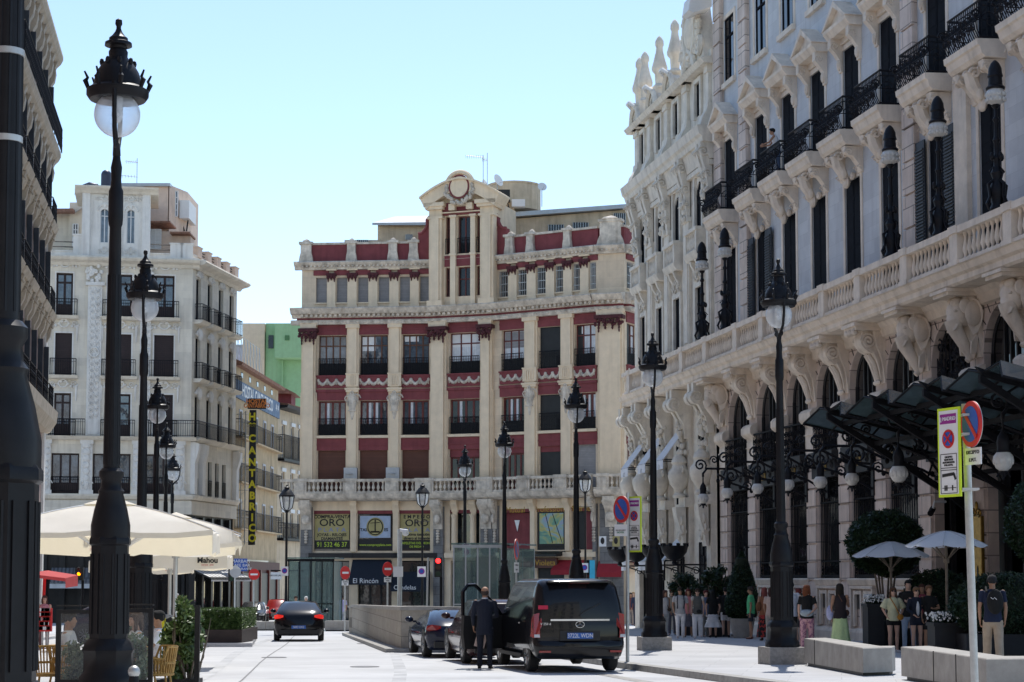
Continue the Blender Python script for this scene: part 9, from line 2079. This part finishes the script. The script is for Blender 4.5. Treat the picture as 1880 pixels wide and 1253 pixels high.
o, cl, S, arms, hp = person('man in a navy t-shirt with black backpack and khaki trousers walking away', ppos(1823, 38.8), BK-.15, 1.8, 'tan', ((.02,.02,.025), 'short'), (.015,.022,.05), 'short', (.42,.33,.24), 'wide', (.08,.05,.04), -.17, HANG, HANG, near=True)
m = MB(); m.ell(S((0.03, -.2, 1.22)), (.17, .1, .26), 12, 10); m.tube([S((-.12, -.14, 1.4)), S((-.12, .0, 1.5)), S((-.13, .12, 1.35))], .025, 6); cl('backpack', m, (.012,.013,.018), .004); m = MB(); m.tube([hp(-.085, 0, .0), hp(-.09, 0, .08), hp(0, 0, .145), hp(.09, 0, .08), hp(.085, 0, .0)], .012, 6); m.ell(hp(-.088, 0, 0), (.02, .035, .045)); m.ell(hp(.088, 0, 0), (.02, .035, .045)); cl('headphones', m, (.012,.012,.014), 0)
m = MB(); m.tube([S((-.06, -.31, 1.3)), S((-.02, -.315, 1.27)), S((.01, -.315, 1.3)), S((.05, -.31, 1.26))], .006, 4); cl('backpack_emblem', m, (.7,.7,.7), 0, rm=False)
o, cl, S, arms, hp = person('long haired woman in a white top between the lamp base and the strolling man', ppos(1221, 70), FR_+.6, 1.66, 'tan', ((.08,.04,.03), 'long'), (.6,.58,.55), 'none', (.55,.55,.5), 'trousers', (.5,.5,.5), .08, fem=True)
bag(cl, S, (-.1, .14, 1.0), (.1, .05, .07), (.06,.045,.03), [(-.08, .12, 1.05), (.05, .1, 1.3), (.1, 0, 1.46)])
o, cl, S, arms, hp = person('bald man in a navy suit far off right of the van', ppos(1169, 97), FR_, 1.72, 'tan', ((.3,.28,.26), 'bald'), (.02,.03,.07), 'long', (.02,.025,.05), 'trousers', (.02,.02,.02), .05, belly=.06)
person('person in dark red beside the navy suited man far off', ppos(1158, 98.5), FR_, 1.66, 'tan', ((.03,.02,.02), 'long'), (.16,.06,.06), 'long', (.3,.25,.22), 'trousers', (.1,.05,.05), .05, fem=True); person('woman seen behind the two far people, in beige', ppos(1163, 101), FR_, 1.7, 'light', ((.3,.2,.1), 'bob'), (.4,.33,.28), 'short', (.1,.1,.12), 'trousers', (.1,.1,.1), .05, fem=True)
person('white haired man in a white shirt walking behind the umbrella pole', (at(324, 1100, 92).x, 92, gz(-15, 92)+.1), -PI/2-.3, 1.7, 'light', ((.6,.58,.55), 'short'), (.7,.68,.66), 'long', (.12,.07,.06), 'trousers', (.05,.05,.05), .12)
person('person in a lavender shirt under the lower no entry sign', (at(628, 1100, 100).x, 100, gz(-9, 100)+.1), .4, 1.66, 'tan', ((.03,.02,.02), 'short'), (.45,.42,.65), 'short', (.35,.38,.45), 'trousers', (.3,.3,.3), .1, belly=.05)
person('dark haired walker just behind the moving black car', (at(543, 1100, 92).x, 92, gz(-9, 92)), FR_+.5, 1.68, 'tan', ((.03,.02,.015), 'short'), (.4,.3,.28), 'short', (.1,.1,.15), 'trousers', (.1,.1,.1), .1); person('white haired walker just behind the moving black car', (at(562, 1100, 90).x, 90, gz(-9, 90)), FR_, 1.66, 'light', ((.7,.68,.65), 'short'), (.35,.4,.5), 'short', (.3,.3,.3), 'trousers', (.1,.1,.1), .1)
person('woman with dark hair at the red souvenir rack', (at(82, 1100, 59).x, 59, gz(-14, 59)), FR_+.3, 1.62, 'light', ((.08,.04,.03), 'bob'), (.55,.25,.28), 'none', (.2,.1,.1), 'trousers', (.1,.1,.1), .0, fem=True)
for px, Y, rz, fem, top_, bt, bc, hr, lab in ((1264, 68.5, FR_-.2, True, (.5,.2,.2), 'skirt', (.1,.1,.12), 'long', 'woman in a dusty red top partly behind the strolling couple'), (1296, 68.2, FR_+.3, False, (.12,.16,.25), 'trousers', (.2,.19,.17), 'short', 'man in a slate blue shirt between the white trousered woman and the tiered skirt'),
 (1347, 69.5, BK+.5, False, (.5,.5,.47), 'shorts', (.09,.1,.12), 'short', 'man in a light shirt at the stone pot of the conical tree'), (1234, 72, FR_, False, (.35,.3,.24), 'trousers', (.12,.12,.14), 'short', 'man in a tan shirt behind the woman in the white top'),
 (1416, 60, BK-.4, True, (.55,.42,.36), 'trousers', (.45,.4,.34), 'bob', 'woman in pale pink right behind the lamp post base'), (1467, 53.5, BK+.4, False, (.03,.035,.05), 'shorts', (.12,.11,.1), 'short', 'man in black standing just left of the auburn haired woman'),
 (1694, 50.2, FR_-.3, True, (.3,.06,.08), 'trousers', (.05,.05,.06), 'long', 'woman in dark red half hidden behind the group of women')):
 person(lab, ppos(px, Y), rz, 1.62+.12*rnd.random(), rnd.choice(('light', 'tan')), ((.03+.1*rnd.random(),.025,.02), hr), top_, 'short', bc, bt, (.2,.2,.2), rnd.uniform(.03, .16), fem=fem, headturn=rnd.uniform(-.5, .5), belly=.03*rnd.random())
# person leaning on the iron balcony
q = H_.pt(U(68.0), .5, 14.53); person('dark haired person in a white tank top leaning on an iron balcony rail', tuple(q), PI/2-.2, 1.7, 'tan', ((.015,.012,.01), 'short'), (.72,.72,.74), 'none', (.12,.17,.28), 'trousers', (.1,.1,.1), .02, ((.04, .16, -.22), (0, .36, -.28)), ((.04, .16, -.22), (0, .38, -.26)), .3)
# passenger inside the van
pm = parent_M(van) @ Vector((2.45, .45, .42)); person('passenger leaning out of the open side door of the black van', tuple(pm), HD-PI/2+.9, 1.6, 'light', ((.25,.17,.1), 'bob'), (.12,.16,.05), 'none', (.05,.05,.06), 'trousers', (.05,.05,.05), 0, ((.06, .12, -.2), (.0, .3, -.05)), None, .1, fem=True, sitting=True)
# cafe sitters
def sit(px, Y, rz, label, **k): x = at(px, 1150, Y).x; return person(label, (x, Y, gz(x, Y)), rz, 1.7, sitting=True, **k)
sit(126, 27.2, -PI/2, 'sitter in profile in a white shirt behind the left glass screen', skin_='tan', hair=((.02,.015,.012), 'short'), top=(.68,.7,.74), sleeve='short', bottom=(.1,.1,.14), armR=((.04, .1, -.26), (0, .32, -.2)), near=True)
sit(250, 27.2, PI/2+.5, 'sitter in a white top with long brown hair behind the right glass screen', skin_='light', hair=((.08,.05,.035), 'bob'), top=(.7,.72,.76), sleeve='short', bottom=(.1,.1,.14), fem=True, near=True); sit(291, 29.5, PI/2+.2, 'dark haired sitter in white between the right screen and the tall bush', skin_='tan', hair=((.012,.01,.01), 'short'), top=(.7,.72,.76), sleeve='short', bottom=(.2,.2,.24), armL=((.04, .12, -.24), (0, .3, -.18)))
